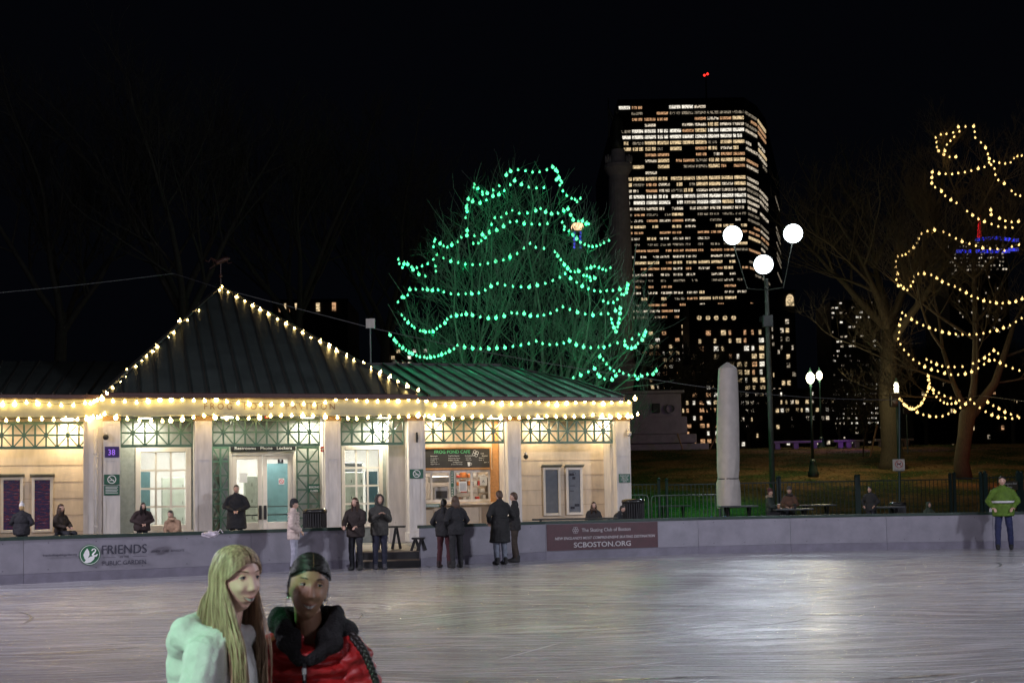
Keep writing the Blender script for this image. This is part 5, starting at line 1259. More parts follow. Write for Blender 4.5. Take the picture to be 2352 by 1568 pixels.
# eagles on the capital and bronze figure on top
for sx in (-1, 1):
    c = Vector((cx_.x+sx*.85, 103.5, px_z(1425, 376, 104))); mb = MB(); mb.ell(c+Vector((0, 0, .2)), (.2, .22, .32)); mb.ell(c+Vector((-.18, 0, .25)), (.1, .16, .34)); mb.ell(c+Vector((.18, 0, .25)), (.1, .16, .34)); mb.ell(c+Vector((0, -.12, .52)), .1); mb.build('eagle', M['stone'], mo, smooth=True)
tz = px_z(1425, 345, 104); mb = MB(); X = cx_.x-.05
mb.lathe([(.55, 0), (.48, .8), (.36, 1.7), (.40, 2.2), (.30, 2.7), (.14, 2.9)], 14, Matrix.Translation((X, 104, tz))); mb.ell((X, 104, tz+3.15), (.2, .22, .27)); mb.cap((X-.3, 104, tz+2.5), (X-.65, 103.8, tz+3.3), .13, .1); mb.cap((X+.3, 104, tz+2.4), (X+.5, 103.8, tz+1.5), .13, .1); mb.tube([(X-.65, 103.8, tz+1.0), (X-.65, 103.8, tz+4.2)], .05, 6); mb.build('statue', M['bronze'], mo, smooth=True)
# bronze side figure on pedestal
c = at(1475, 900, 100.5); mb = MB(); mb.lathe([(.75, 0), (.65, .6), (.4, 1.4), (.42, 1.9), (.28, 2.3), (.12, 2.45)], 12, Matrix.Translation(c)); mb.ell(c+Vector((0, 0, 2.7)), (.2, .22, .26)); mb.cap(c+Vector((.3, 0, 2.0)), c+Vector((.7, -.3, 1.5)), .14, .1); tag(mb.build('seated_statue', M['bronze'], None, smooth=True), 'dark bronze figure seated on the monument pedestal against the column foot', 'statue')

# ================================================================== FAR BUILDINGS
def lit(name, c, lo, hi, sc=.6, stretch=(1, 1, 1)):
    m = bpy.data.materials.new(name); m.use_nodes = True; nt = m.node_tree; n = nt.nodes; l = nt.links; b = n['Principled BSDF']
    tc = n.new('ShaderNodeTexCoord'); mp = n.new('ShaderNodeMapping'); mp.inputs['Scale'].default_value = stretch; l.new(tc.outputs['Object'], mp.inputs[0])
    t = n.new('ShaderNodeTexNoise'); t.inputs['Scale'].default_value = sc; t.inputs['Detail'].default_value = 3; t.inputs['Roughness'].default_value = .8; l.new(mp.outputs[0], t.inputs[0])
    mr = n.new('ShaderNodeMapRange'); mr.inputs[1].default_value = .36; mr.inputs[2].default_value = .62; mr.inputs[3].default_value = lo; mr.inputs[4].default_value = hi
    l.new(t.outputs['Fac'], mr.inputs[0]); l.new(mr.outputs[0], b.inputs['Emission Strength']); b.inputs['Emission Color'].default_value = (*c, 1)
    b.inputs['Base Color'].default_value = (.05, .05, .05, 1); m.cycles.emission_sampling = 'NONE'; return m
ST = (1, 1, 1.2)
LM = {'w': lit('lit_office_white', (1, .92, .78), .12, 1.35, 1.0, ST), 'y': lit('lit_office_cream', (1, .74, .42), .05, 1.1, 1.1, ST), 'o': lit('lit_office_amber', (1, .55, .28), .0, .8, 1.1, ST), 'd': lit('lit_office_dim', (.9, .75, .55), -.12, .42, 1.2, ST), 'b': lit('lit_office_blue', (.1, .1, 1), .3, 1.5), 'x': lit('lit_office_sparse', (1, .85, .65), -.15, 1.0, 1.0, ST)}
class Bld:
    def __init__(s, name, label, cat, base, group=None): s.g = thing(name, label, cat, base, 0, group); s.n = 0; s.rest = {}; s.lim = 100
    def win(s, mb_vs, key):
        if s.n < s.lim:
            s.n += 1; mb = MB(); mb.add(*mb_vs); mb.build('window', LM[key], s.g)
        else: s.rest.setdefault(key, MB()).add(*mb_vs)
    def done(s):
        # one mesh with several materials for the windows beyond the hundred
        if s.rest:
            allm = MB(); idx = []; mats_ = []
            for k, mb in s.rest.items(): idx += [len(mats_)]*len(mb.f); mats_.append(LM[k]); allm.add(mb.v, mb.f)
            me = bpy.data.meshes.new('window'); inv = PM[s.g.name]; me.from_pydata([tuple(inv @ v) for v in allm.v], [], allm.f)
            for m in mats_: me.materials.append(m)
            me.polygons.foreach_set('material_index', idx); me.update(); o = bpy.data.objects.new('window', me); COL.objects.link(o); o.parent = s.g; o['kind'] = 'stuff'
def qbox(p, u, n, wd, h, d=.25):
    # thin box: lower-left p, along u, height h, standing proud along n
    a = [p, p+u*wd, p+u*wd+Vector((0, 0, h)), p+Vector((0, 0, h))]; b = [q+n*d for q in a]
    return (a+b, [(0, 3, 2, 1), (4, 5, 6, 7), (0, 1, 5, 4), (1, 2, 6, 5), (2, 3, 7, 6), (3, 0, 4, 7)])
def tower():
    Y = 800; rr = random.Random(8)
    pts = [at(1437, 1000, Y), at(1731, 1000, Y), at(1760, 1000, Y+18), at(1780, 1000, Y+48), at(1808, 1000, Y+220)]
    zt = at(1590, 226, Y).z; zb = 0
    B = Bld('office_tower', 'very tall dark office tower with many lit window bands rising behind the flood lamps', 'skyscraper', (pts[0].x, Y, 0))
    poly = [(p.x, p.y) for p in pts]+[(pts[0].x, Y+220)]
    k = len(poly); MB().add([(x, y, zb) for x, y in poly]+[(x, y, zt) for x, y in poly], [tuple(range(k-1, -1, -1)), tuple(range(k, 2*k))]+[(i, (i+1) % k, (i+1) % k+k, i+k) for i in range(k)]).build('wall', M['conc_dark'], B.g)
    fh = 14.05/3000*Y; rows = 36
    top0 = at(1590, 243, Y).z
    spec = {0: ('w', [.9, .9, 0, 0, .9, .9, .8, .1, .9, .0]), 1: ('d', [.5, .5, .5, .4, .9, .9, .9, .9, .8, .2]), 2: ('o', [.2, 1, 1, .9, .8, .4, .8, .9, 1, .9]), 3: ('x', [.1, .1, .9, .1, .3, .9, 1, .8, .9, .9]), 4: ('w', [1]*5+[.8, 1, .9, .9, .4]), 5: ('w', [1]*10), 6: ('y', [1]*10), 7: ('y', [1, 1, 1, .9, .8, .3, 1, 1, 1, 1]), 8: ('o', [.8, .6, .8, .3, .2, 0, .9, .6, .6, .6]), 9: ('y', [.8, .7, 1, 1, 1, 1, 1, 1, 1, 1]), 10: ('y', [1, 1, .5, .8, .8, 1, 1, 1, 1, .7]), 11: ('x', [.3, .3, 1, .8, .1, .1, .8, .1, .1, .0]), 12: ('y', [1]*10), 13: ('y', [1]*10), 14: ('x', [.2, 1, .6, 1, .9, .8, .8, .8, .8, 1]), 15: ('w', [1]*10), 16: ('w', [1]*10), 17: ('x', [1]*8+[.7, 1]), 18: ('d', [.9, 1, 1, .9, .5, .5, .6, .8, .9, .7])}
    nb = 10
    def face(a, b, n_b, fbase, normal, rowp=None):
        d = (b-a); d.z = 0; L = d.length; u = d.normalized()
        for r in range(rows):
            z = top0-r*fh-fh*.28
            key, pr = spec.get(r, (('o', 'x', 'y', 'o', 'x', 'd')[r % 6], [.95, .95, .95, .95, .95, .9, .8, .75, .75, .75] if r < 28 else [.95, .95, .95, .9, .85, .75, .7, .6, .6, .5]))
            for i in range(n_b):
                p_ = pr[min(9, int((i+fbase)))] if fbase < 9 else pr[9]*.7
                if rr.random() > p_: continue
                kk = key if fbase < 9 else {'w': 'x', 'y': 'x', 'x': 'd'}.get(key, key)
                if rr.random() < .22: kk = rr.choice('yoxd')
                w0 = L/n_b; a0 = .06
                # some bays only partly lit
                seg = [(a0, 1-a0)] if (r < 18 and rr.random() < .7) else rr.choice([[(a0, .3), (.36, .45)], [(.5, .62), (.68, 1-a0)], [(a0, .3), (.4, .55), (.6, .75)], [(a0, 1-a0)], [(.1, .2), (.26, .5), (.6, .9)], [(a0, .48), (.52, 1-a0)]])
                for s0, s1 in seg:
                    hh = fh*(.52 if kk in 'wy' else .42)*(1 if r < 18 else .8)
                    B.win(qbox(Vector((a.x, a.y, z-hh*.3))+u*w0*(i+s0), u, normal, w0*(s1-s0), hh, .4), kk)
    face(pts[0], pts[1], 10, 0, Vector((0, -1, 0)))
    for (p, q) in ((pts[1], pts[2]), (pts[2], pts[3])):
        u = (q-p).normalized(); face(p, q, 1, 9, Vector((u.y, -u.x, 0)))
    u = (pts[4]-pts[3]).normalized(); 
    for r in range(4, 24):
        if rr.random() < .5: z = top0-r*fh; B.win(qbox(Vector((pts[3].x, pts[3].y, z))+u*100, u, Vector((u.y, -u.x, 0)), 60, fh*.3, .4), 'd')
    B.done()
    # aerial with red beacons
    ap = at(1621, 172, Y+60); MB().tube([Vector((ap.x, Y+60, zt-2)), ap], [.8, .4], 6).build('mast', M['conc_dark'], B.g)
    rb = mat('red_beacon_glow', (1, 0, 0), emit=(1, .03, .02), estr=2.5, light=False)
    for dx in (-.9, 1.2): MB().ell(ap+Vector((dx, 0, dx*.4)), .8).build('beacon', rb, B.g, smooth=True)
tower()
def block(name, label, x0, x1, ytop, ybot, Y, cols, rows, prob, keys, wall='conc', wfrac=.6, hfrac=.5, seed=1, depth=30, arch=None, extra=None, group='dark city buildings behind the park', lim=100, roundrow=None, ymap=None):
    rr = random.Random(seed); a = at(x0, ybot, Y); b = at(x1, ybot, Y); zt = at((x0+x1)/2, ytop, Y).z; zb = min(a.z, b.z)
    B = Bld(name, label, 'building', (a.x, Y, 0), group); B.lim = lim
    MB().bx(a.x, b.x, Y, Y+depth, 0, zt).build('wall', M[wall], B.g)
    MB().bx(a.x-.3, b.x+.3, Y-.6, Y+.0-.01, zt-.8, zt+.3).build('cornice', M[wall], B.g)
    L = b.x-a.x; cw = L/cols; ch = (zt-zb)/rows
    for r in range(rows):
        for c in range(cols):
            if rr.random() > (prob(r, c) if callable(prob) else prob): continue
            key = rr.choice(keys); px0 = a.x+cw*(c+.5-wfrac/2); z0 = zt-ch*(r+.5+hfrac/2)
            B.win(qbox(Vector((px0, Y-.15, z0)), Vector((1, 0, 0)), Vector((0, -1, 0)), cw*wfrac*rr.choice((1, 1, .5)), ch*hfrac, .15), key)
    if extra: extra(B, a, b, Y)
    B.done(); return B
# stepped office block with the round windows
def mid_extra(B, a, b, Y):
    for px in (1606, 1626, 1645, 1665, 1685):
        c = at(px, 730, Y-.2); MB().disc((c.x, c.z), .9, Y-.35, Y-.12, 20).build('round_window', LM['y'], B.g)
        MB().ring((c.x, c.z), .91, 1.1, Y-.45, Y-.1, 20).build('window_surround', M['conc'], B.g)
        o = MB(); o.bx(c.x-.06, c.x+.06, Y-.42, Y-.36, c.z-.9, c.z+.9); o.bx(c.x-.9, c.x+.9, Y-.418, Y-.362, c.z-.06, c.z+.06); o.build('muntin', M['conc_dark'], B.g)
    for yy in (712, 778, 792): 
        z = at(1650, yy, Y).z; MB().bx(a.x-.3, b.x+.3, Y-1.0, Y-.01, z, z+.6).build('ledge', M['conc'], B.g)
block('corner_office', 'broad stone office block with a row of round windows behind the flood lamp pole', 1590, 1764, 700, 1010, 500, 10, 17, lambda r, c: 0 if r < 3 else (.85 if c > 3 else .6), 'wyyo', seed=3, extra=mid_extra, wfrac=.62, hfrac=.58)
block('office_block', 'receding side of a stone office block just right of the flood lamp pole', 1765, 1800, 712, 1010, 515, 3, 17, .5, 'xdy', seed=13, wfrac=.4)
block('office_block', 'dark office block with scattered lit windows left of the covered parasol', 1478, 1600, 742, 1018, 520, 8, 18, lambda r, c: .75 if r > 2 else .3, 'woyyx', seed=5)
block('office_block', 'low dark office block with lit windows behind the covered parasol', 1560, 1700, 880, 1020, 440, 9, 8, .75, 'wyoo', seed=6, wfrac=.65)
block('office_block', 'low wide building with two bright rows of windows behind the globe lamps', 1690, 1920, 895, 1025, 420, 20, 7, lambda r, c: .75 if r == 1 else (.55 if r in (2,) else .16), 'wyx', seed=7, wfrac=.6, hfrac=.45)
block('distant_tower', 'distant dim tower with rows of tiny white windows left of the big rough trunk', 1918, 2030, 690, 1020, 620, 12, 30, lambda r, c: .55 if 14 < r < 26 else .2, 'xdw', seed=9, wall='conc_dark', hfrac=.35, wfrac=.65)
def arch_extra(B, a, b, Y):
    c = at(1814, 690, Y); r = 1.6; poly = [(c.x-r, c.z-2.2), (c.x+r, c.z-2.2)]+[(c.x+r*math.cos(t*math.pi/10), c.z+2.6*math.sin(t*math.pi/10)) for t in range(11)]
    MB().prism(poly, Y-.4, Y-.1).build('arched_window', LM['y'], B.g)
block('arched_tower', 'narrow masonry tower with one tall arched window lit at its top', 1797, 1835, 668, 1010, 530, 3, 17, lambda r, c: 0 if r < 3 else .6, 'yxd', seed=15, extra=arch_extra)
block('brick_house', 'dark brick building with small amber windows behind the gold lit tree', 2100, 2460, 850, 1030, 400, 22, 9, lambda r, c: .3 if r in (1, 2) else .1, 'oyd', seed=17, wfrac=.35, hfrac=.45)
block('far_office', 'far building with slanting bright window strips left of the sensor pole', 628, 800, 690, 900, 400, 14, 8, lambda r, c: (.85 if (c in (1, 2, 3, 4, 8, 11)) else 0) if r == 0 else 0, 'oy', seed=19, wfrac=.7, hfrac=.9)
block('far_office', 'far building with a few lit windows left of the green lit tree', 885, 985, 770, 900, 400, 8, 9, lambda r, c: .5 if 2 <= r <= 4 else 0, 'wyx', seed=20)
# blue crowned tower
def blue_extra(B, a, b, Y):
    bl = mat('blue_crown_glow', (0, 0, 1), emit=(.10, .12, 1), estr=.5, light=False); rd = mat('red_mast_glow', (1, 0, 0), emit=(1, .02, .03), estr=.9, light=False)
    for i in range(14):
        px = 2196+i*10
        for y_, k in ((578 if i < 12 else 574, 0), (547+abs(i-8)*1.2, 1)):
            if k and not 3 < i < 14: continue
            c = at(px, y_, Y-.5); MB().bx(c.x, c.x+2.2, Y-1.0, Y-.3, c.z-.5, c.z+.7).build('crown_light', bl, B.g)
    a1, b1 = at(2249, 545, Y), at(2249, 495, Y); MB().tube([a1, b1], [.8, .5], 6).build('mast', rd, B.g)
block('blue_crowned_tower', 'distant tower with blue lit crown and red mast behind the gold lit tree', 2192, 2330, 552, 1000, 500, 20, 50, lambda r, c: .55 if r < 8 else .06, 'dx', seed=23, wall='conc_dark', extra=blue_extra, hfrac=.45, wfrac=.6)
ct = at(1327, 520, 600); g = thing('clock_tower', 'distant slim tower with bright orange lantern and blue shaft beside the green tree', 'tower', (ct.x, 600, 0))
MB().bx(ct.x-2.6, ct.x+2.6, 600, 606, 0, ct.z).build('shaft', M['conc_dark'], g)
MB().lathe([(2.6, -1.8), (3.0, 0), (2.4, 1.6), (.4, 2.2)], 16, Matrix.Translation(ct+Vector((0, 2, 0)))).build('lantern', mat('orange_lantern_glow', (1, .5, .2), emit=(1, .62, .35), estr=2, light=False), g)
for i in range(5):
    for dx in (-2.0, .8): c = at(1327, 536+i*8, 600); MB().bx(c.x+dx, c.x+dx+.9, 599.5, 599.9, c.z-.5, c.z+.6).build('shaft_light', LM['b'], g)

# ================================================================== FENCES, BARRIERS, FURNITURE BEHIND THE BOARDS
def fence_run(x0, y0, x1, y1, Y0, Y1, label, post0=True, post1=True, gate=False, zb=.30):
    a = at(x0, y0, Y0); b = at(x1, y1, Y1); g = thing('gate' if gate else 'picket_fence', label, 'gate' if gate else 'fence', (a.x, a.y, zb), 0, None if gate else 'black picket fence panels behind the rink')
    u = Vector((b.x-a.x, b.y-a.y, 0)); L = u.length; u /= L; T = lambda s, z: Vector((a.x+u.x*s, a.y+u.y*s, z))
    zt = (a.z+b.z)/2; m = M['lamp_iron']
    MB().bar(T(0, zt-.04), T(L, zt-.04), .045, .045, upv=(0, 0, 1)).build('rail', m, g); MB().bar(T(0, zb+.18), T(L, zb+.18), .04, .04, upv=(0, 0, 1)).build('rail', m, g)
    mb = MB(); n = max(2, int(L/.16))
    for i in range(1, n): mb.bar(T(L*i/n, zb+.1), T(L*i/n, zt-.05), .022, .022)
    mb.build('picket', m, g)['kind'] = 'stuff'
    for s, on in ((0, post0), (L, post1)):
        if on:
            w_ = .11 if not gate else .16; p = MB().bar(T(s, zb-.3), T(s, zt+.12), w_, w_).build('post', m, g)
            MB().ell(T(s, zt+.16), .07).build('finial', m, p, smooth=True)
fence_run(1380, 1111, 1513, 1110, 52.3, 52.3, 'black picket fence panel right next to the end pillar of the pavilion')
fence_run(1531, 1110, 1652, 1109, 52.3, 52.3, 'black picket fence panel left of the covered parasol', post1=False)
fence_run(1652, 1109, 1786, 1104, 52.3, 52.3, 'black picket fence panel behind the two seated friends')
fence_run(1790, 1104, 1966, 1103, 52.3, 52.4, 'black picket fence panel between the seated friends and the litter bin')
fence_run(1972, 1103, 2182, 1097, 52.4, 52.4, 'black picket fence panel in front of the dog sign')
fence_run(2191, 1096, 2252, 1095, 52.4, 52.4, 'short black picket fence panel left of the gate')
fence_run(2262, 1093, 2338, 1093, 52.4, 52.4, 'black gate with the emergency exit sign', gate=True)
fence_run(2346, 1093, 2480, 1092, 52.4, 52.4, 'black picket fence panel at the right picture edge')
a = at(2338, 1113.5, 52.2); a0 = at(2300, 1113.5, 52.2); g = thing('exit_sign', 'small olive sign on the black gate reading Emergency Exit Only', 'sign', a0)
mb = MB(); mb.bb(a0.x, a.x, 52.2, 52.22, a0.z-.2, a0.z+.16, .004); mb.build('panel', mat('olive_panel', (.06, .055, .035), .6), g)
for i, tx_ in enumerate(('Emergency Exit', 'Only')):
    wd = (a.x-a0.x)*(.86, .3)[i]; text('lettering', tx_, M['white_ink'], g, Matrix.Translation(((a0.x+a.x)/2-wd/2, 52.19, a0.z+.02-i*.14)), .11, width=wd)
def barricade(x0, x1, yt, Y, label):
    a = at(x0, yt, Y); b = at(x1, yt, Y); zb = DECK; g = thing('crowd_barrier', label, 'barrier', (a.x, Y, zb), 0, 'steel crowd barriers by the pavilion end'); z = a.z
    MB().tube([(a.x, Y, zb+.15), (a.x, Y, z-.12), (a.x+.04, Y, z-.03), (a.x+.12, Y, z), (b.x-.12, Y, z), (b.x-.04, Y, z-.03), (b.x, Y, z-.12), (b.x, Y, zb+.15), (a.x, Y, zb+.15)], .022, 8).build('frame', M['steel'], g, smooth=True)
    n = int((b.x-a.x)/.14)
    for i in range(1, n): MB().tube([(a.x+(b.x-a.x)*i/n, Y, zb+.15), (a.x+(b.x-a.x)*i/n, Y, z)], .010, 5).build('bar', M['steel'], g)
    for s in (a.x+.2, b.x-.2): MB().tube([(s, Y-.3, zb+.02), (s, Y, zb+.15), (s, Y+.3, zb+.02)], .02, 6).build('foot', M['steel'], g)
barricade(1440, 1489, 1137, 46, 'short end of a steel crowd barrier right behind the trash bin')
barricade(1496, 1660, 1138, 46.3, 'steel crowd barrier left of the covered parasol')

def trash_bin(px, ytop, wpx, Y, label, zb=None):
    c = at(px, ytop, Y); r = wpx*Y/3000/2; zb = DECK+.03 if zb is None else zb; g = thing('trash_bin', label, 'trash bin', (c.x, Y, zb), 0, 'round black litter bins with slatted sides'); H = c.z-zb
    T = Matrix.Translation((c.x, Y, zb))
    MB().lathe([(r*.9, .02), (r*.92, H-.12)], 20, T).build('liner', M['black'], g, smooth=True)
    mb = MB()
    for i in range(28):
        a = i*2*math.pi/28; mb.box((c.x+r*.97*math.cos(a), Y+r*.97*math.sin(a), zb+H*.47), (.035, .035, H*.86))
    mb.build('slat', M['black'], g)['kind'] = 'stuff'
    mb = MB(); mb.lathe([(r*1.02, H-.14), (r*1.08, H-.10), (r*1.05, H-.03), (r*.7, H), (r*.55, H-.01), (r*.5, H-.06)], 24, T); mb.build('lid', mat('glossy_black_lid', (.02, .02, .02), .2), g, smooth=True)
trash_bin(723, 1167, 53, 37.5, 'black litter bin right of the kid in the pale puffer jacket')
trash_bin(1454, 1145, 50, 40.5, 'black litter bin beside the end pillar of the pavilion')
trash_bin(2061, 1152, 36, 44.5, 'black litter bin behind the low table near the dog sign')

def table(x0, x1, yt, Y, label, d=.8, th=.05, legs='cross', m='black', zoff=0):
    a = at(x0, yt, Y); b = at(x1, yt, Y); z = a.z; g = thing('picnic_table', label, 'table', (a.x, Y, DECK), 0, 'dark tables on the terrace')
    MB().bb(a.x, b.x, Y-.05, Y+d, z-th, z, .01).build('table_top', mat('worn_dark_top', (.05, .055, .06), .35, var=.3), g)
    for s in (a.x+.25, b.x-.25):
        for q in (0, 1): MB().bar((s, Y+(.08 if q else d-.1), DECK+.02), (s, Y+(d-.15 if q else .1), z-th-.01), .07, .05).build('leg', M[m], g)
    MB().bb(a.x+.2, b.x-.2, Y+d/2-.04, Y+d/2+.04, DECK+.3, DECK+.38, .01).build('brace', M[m], g)
    for q in (-.55, d+.3):
        MB().bb(a.x+.05, b.x-.05, Y+q, Y+q+.26, DECK+.38, DECK+.42, .01).build('seat', mat('worn_dark_top', (0, 0, 0)), g)
table(1510, 1587, 1161, 49, 'dark picnic table in front of the crowd barrier')
table(1655, 1742, 1161.5, 43.5, 'dark table round the foot of the covered parasol')
table(1780, 1869, 1168.5, 43, 'dark table with a bright top where two friends sit')
table(1838, 1920, 1159, 47, 'dark table behind and right of the seated friends')
table(1995, 2078, 1163.5, 43, 'low dark table in front of the right litter bin')
def bench(x0, x1, yt, Y, label, back=False, z=None, zb=DECK+.03, group='dark benches by the rink boards'):
    a = at(x0, yt, Y); b = at(x1, yt, Y); z = a.z; g = thing('bench', label, 'bench', (a.x, Y, zb), 0, group)
    MB().bb(a.x, b.x, Y, Y+.38, z-.05, z, .01).build('seat', mat('dark_bench_plank', (.045, .045, .04), .35, var=.3), g)
    for s in (a.x+.25, b.x-.25):
        for q in (.06, .3): MB().bar((s-.1 if q < .2 else s+.1, Y+q, zb+.005), (s, Y+q, z-.055), .07, .06).build('leg', M['black'], g)
bench(855, 930, 1208, 35.2, 'dark bench on the deck under the right lit window')
bench(1222, 1420, 1191, 37.5, 'long dark bench under the display cases of the right wing')
bench(120, 245, 1228, 33.5, 'dark bench in front of the left wing posters')
bench(945, 975, 1234, 33.9, 'short dark bench at the corner of the step gap', zb=DECK+.03)
bench(1486, 1630, 1209, 40.6, 'low dark bench left of the blue trestle')
bench(1900, 1960, 1206, 41, 'low dark bench right of the seated friends')
# hill benches, purple lit
for (x0, x1, yt, Y, lb) in ((1770, 1888, 1024, 91, 'pale stone bench on the crest left of the globe lamps'), (1915, 1986, 1025, 91, 'pale stone bench on the crest right of the globe lamps'), (2012, 2100, 1028, 91, 'pale stone bench half hidden by the big rough trunk')):
    a = at(x0, yt, Y); b = at(x1, yt, Y); z = a.z-.1; zb = hill(a.x, Y)-.05; g = thing('stone_bench', lb, 'bench', (a.x, Y, zb), 0, 'stone benches on the crest of the lawn'); z = zb+.62
    MB().bb(a.x, b.x, Y, Y+.6, z-.15, z, .02).build('seat', M['stone'], g)
    for s in (a.x+.5, (a.x+b.x)/2, b.x-.5): MB().bb(s-.18, s+.18, Y+.05, Y+.55, zb, z-.151, .02).build('leg', M['stone'], g)
# added purple floodlight behind the trunk (lights benches and tree foot)
g = thing('added_purple_floodlight', 'added purple floodlight on a thin post behind the golden street lamp', 'floodlight', at(2082, 1045, 86))
c = at(2082, 950, 86); MB().tube([Vector((c.x, c.y, hill(c.x, c.y)-.1)), c], .05, 8).build('post', M['lamp_iron'], g)
MB().bb(c.x-.2, c.x+.2, c.y-.15, c.y+.15, c.z, c.z+.35, .02).build('lamp_head', M['black'], g)
spot('purple_light', c+Vector((.1, .1, .1)), at(2150, 1040, 95), 420, (.30, .04, 1), .1, 120, .5, g)
spot('purple_light', c+Vector((-.3, -.3, .1)), at(1870, 1030, 90), 480, (.42, .1, 1), .1, 60, .5, g)
g = thing('added_red_floodlight', 'added red floodlight low on the lawn, unseen beyond the right picture edge', 'floodlight', (27.5, 62, hill(27.5, 62)))  # put in to redden the lawn on the right, stands out of view
MB().bb(27.3, 27.7, 61.9, 62.1, hill(27.5, 62)+1.9, hill(27.5, 62)+2.2, .02).build('lamp_head', M['black'], g); MB().tube([(27.5, 62, hill(27.5, 62)), (27.5, 62, hill(27.5, 62)+1.9)], .04, 8).build('post', M['black'], g)
spot('red_light', (27.2, 62.2, hill(27.5, 62)+2.3), (24, 74, 2.5), 300, (1, .05, .06), .1, 100, .8, g)
# amber glow of the street lamp falls on trunks from the lamps themselves

# covered parasol
def parasol():
    Y = 44.5; top = at(1671, 832, Y); b = at(1673, 1163, Y); g = thing('covered_parasol', 'tall closed parasol wrapped in a pale grey canvas cover, tied near its foot', 'parasol', (b.x, Y, DECK))
    k = Y/3000; prof = [(28.0, 1166), (28.5, 1160), (28.0, 1130), (27.2, 1108), (24.5, 1100), (24.2, 1098), (26.2, 1092), (27.5, 1080), (27.8, 1050), (28, 1000), (27, 950), (26, 905), (24.5, 868), (23.2, 850), (22.6, 846)]
    n = 40; vs = []; fc = []; rr = random.Random(2)
    for j, (r, y) in enumerate(prof):
        c = at(1671+(y-832)*.008, y, Y)
        for i in range(n):
            a = 2*math.pi*i/n; fold = 1+.018*math.sin(a*5+y*.02)+.02*math.sin(a*9+y*.05)*(1 if y > 1040 else .25)
            if y >= 1098 and y < 1110: fold *= 1+.03*math.sin(a*14)
            rr_ = r*.885*k*fold; sq = (abs(math.cos(a))**8+abs(math.sin(a))**8)**(-1/8.) ; mixq = .35 if y < 1098 else .75
            rr_ *= (1-mixq)+mixq*min(sq, 1.2)*.93
            vs.append((c.x+rr_*math.cos(a+.5), c.y+rr_*math.sin(a+.5), c.z))
    for j in range(len(prof)-1):
        for i in range(n): fc.append((j*n+i, j*n+(i+1) % n, (j+1)*n+(i+1) % n, (j+1)*n+i))
    mb = MB(); mb.add(vs, fc); mb.build('cover', M['cover'], g, smooth=True)
    c = at(1671, 846, Y); t = at(1671, 832, Y); mb = MB(); mb.lathe([(21.2*k, c.z-.03), (21.4*k, c.z), (15*k, (c.z*.6+t.z*.4)), (2*k, t.z)], 8, Matrix.Translation((c.x, c.y, 0))); mb.build('top_cap', M['cover'], g)
    c = at(1673, 1099, Y); pts = [(c.x+22.6*k*math.cos(a*.3142), c.y+22.6*k*math.sin(a*.3142), c.z) for a in range(21)]; MB().tube(pts, .018, 6).build('tie_cord', M['wire'], g)
    MB().tube([(b.x, Y, DECK), (b.x, Y, b.z+.1)], .05, 10).build('pole', M['black'], g)
    MB().lathe([(.4, DECK+.002), (.4, DECK+.08), (.1, DECK+.12)], 20, Matrix.Translation((b.x, Y, 0))).build('base', M['black'], g)
parasol()
# blue trestle
c = at(1652, 1203, 40.8); g = thing('blue_trestle', 'small bright blue plastic trestle behind the board near the covered parasol', 'trestle', (c.x, c.y, DECK))
bm_ = mat('blue_plastic', (.05, .13, .50), .4); k = .0136
MB().prism([(c.x-18*k, c.z+18*k), (c.x-16*k, c.z+14*k), (c.x-5*k, c.z+11*k), (c.x-4*k, DECK), (c.x+4*k, DECK), (c.x+5*k, c.z+11*k), (c.x+12*k, c.z+13*k), (c.x+17*k, c.z+18*k), (c.x+6*k, c.z+15*k), (c.x, c.z+14*k), (c.x-6*k, c.z+15*k)], c.y, c.y+.2).build('body', bm_, g)

# dog sign on a pole
b = at(2064, 1150, 50); t = at(2066, 920, 50); g = thing('sign_post', 'thin green post carrying the white dog sign', 'post', (b.x, 50, DECK))
MB().tube([(b.x, 50, DECK), t], .05, 8).build('post', M['lamp_iron'], g)
a0 = at(2051, 1081, 49.9); a1 = at(2077.5, 1054, 49.9); w_ = a1.x-a0.x; h_ = a1.z-a0.z
g = thing('dog_sign', 'square white sign with a dog in a red crossed ring', 'sign', a0)
MB().bb(a0.x, a1.x, 49.88, 49.92, a0.z, a1.z, .01).build('panel', M['trim'], g)
cx, cz = (a0.x+a1.x)/2, a0.z+h_*.58; r = w_*.32
red = mat('red_print', (0, 0, 0)); mb = MB(); mb.ring((cx, cz), r*.86, r, 49.862, 49.87, 28); mb.bar((cx-r*.65, 49.864, cz+r*.65), (cx+r*.65, 49.864, cz-r*.65), r*.14, .006, upv=(0, 1, 0)); mb.build('ring', red, g)
k = r*.55; dog = [(-1.1, .2), (-1.0, .35), (-.6, .3), (.5, .35), (.7, .7), (.95, .75), (1.2, .55), (1.15, .45), (.85, .4), (.7, -.1), (.75, -.8), (.6, -.8), (.45, -.2), (-.45, -.15), (-.6, -.8), (-.78, -.8), (-.75, 0), (-.85, .12)]
MB().prism([(cx+x*k, cz+y*k) for x, y in dog], 49.872, 49.878).build('dog_symbol', M['dark_ink'], g)
text('lettering', 'NO DOGS ALLOWED', M['dark_ink'], g, Matrix.Translation((a0.x+w_*.1, 49.87, a0.z+h_*.06)), h_*.1, width=w_*.8)

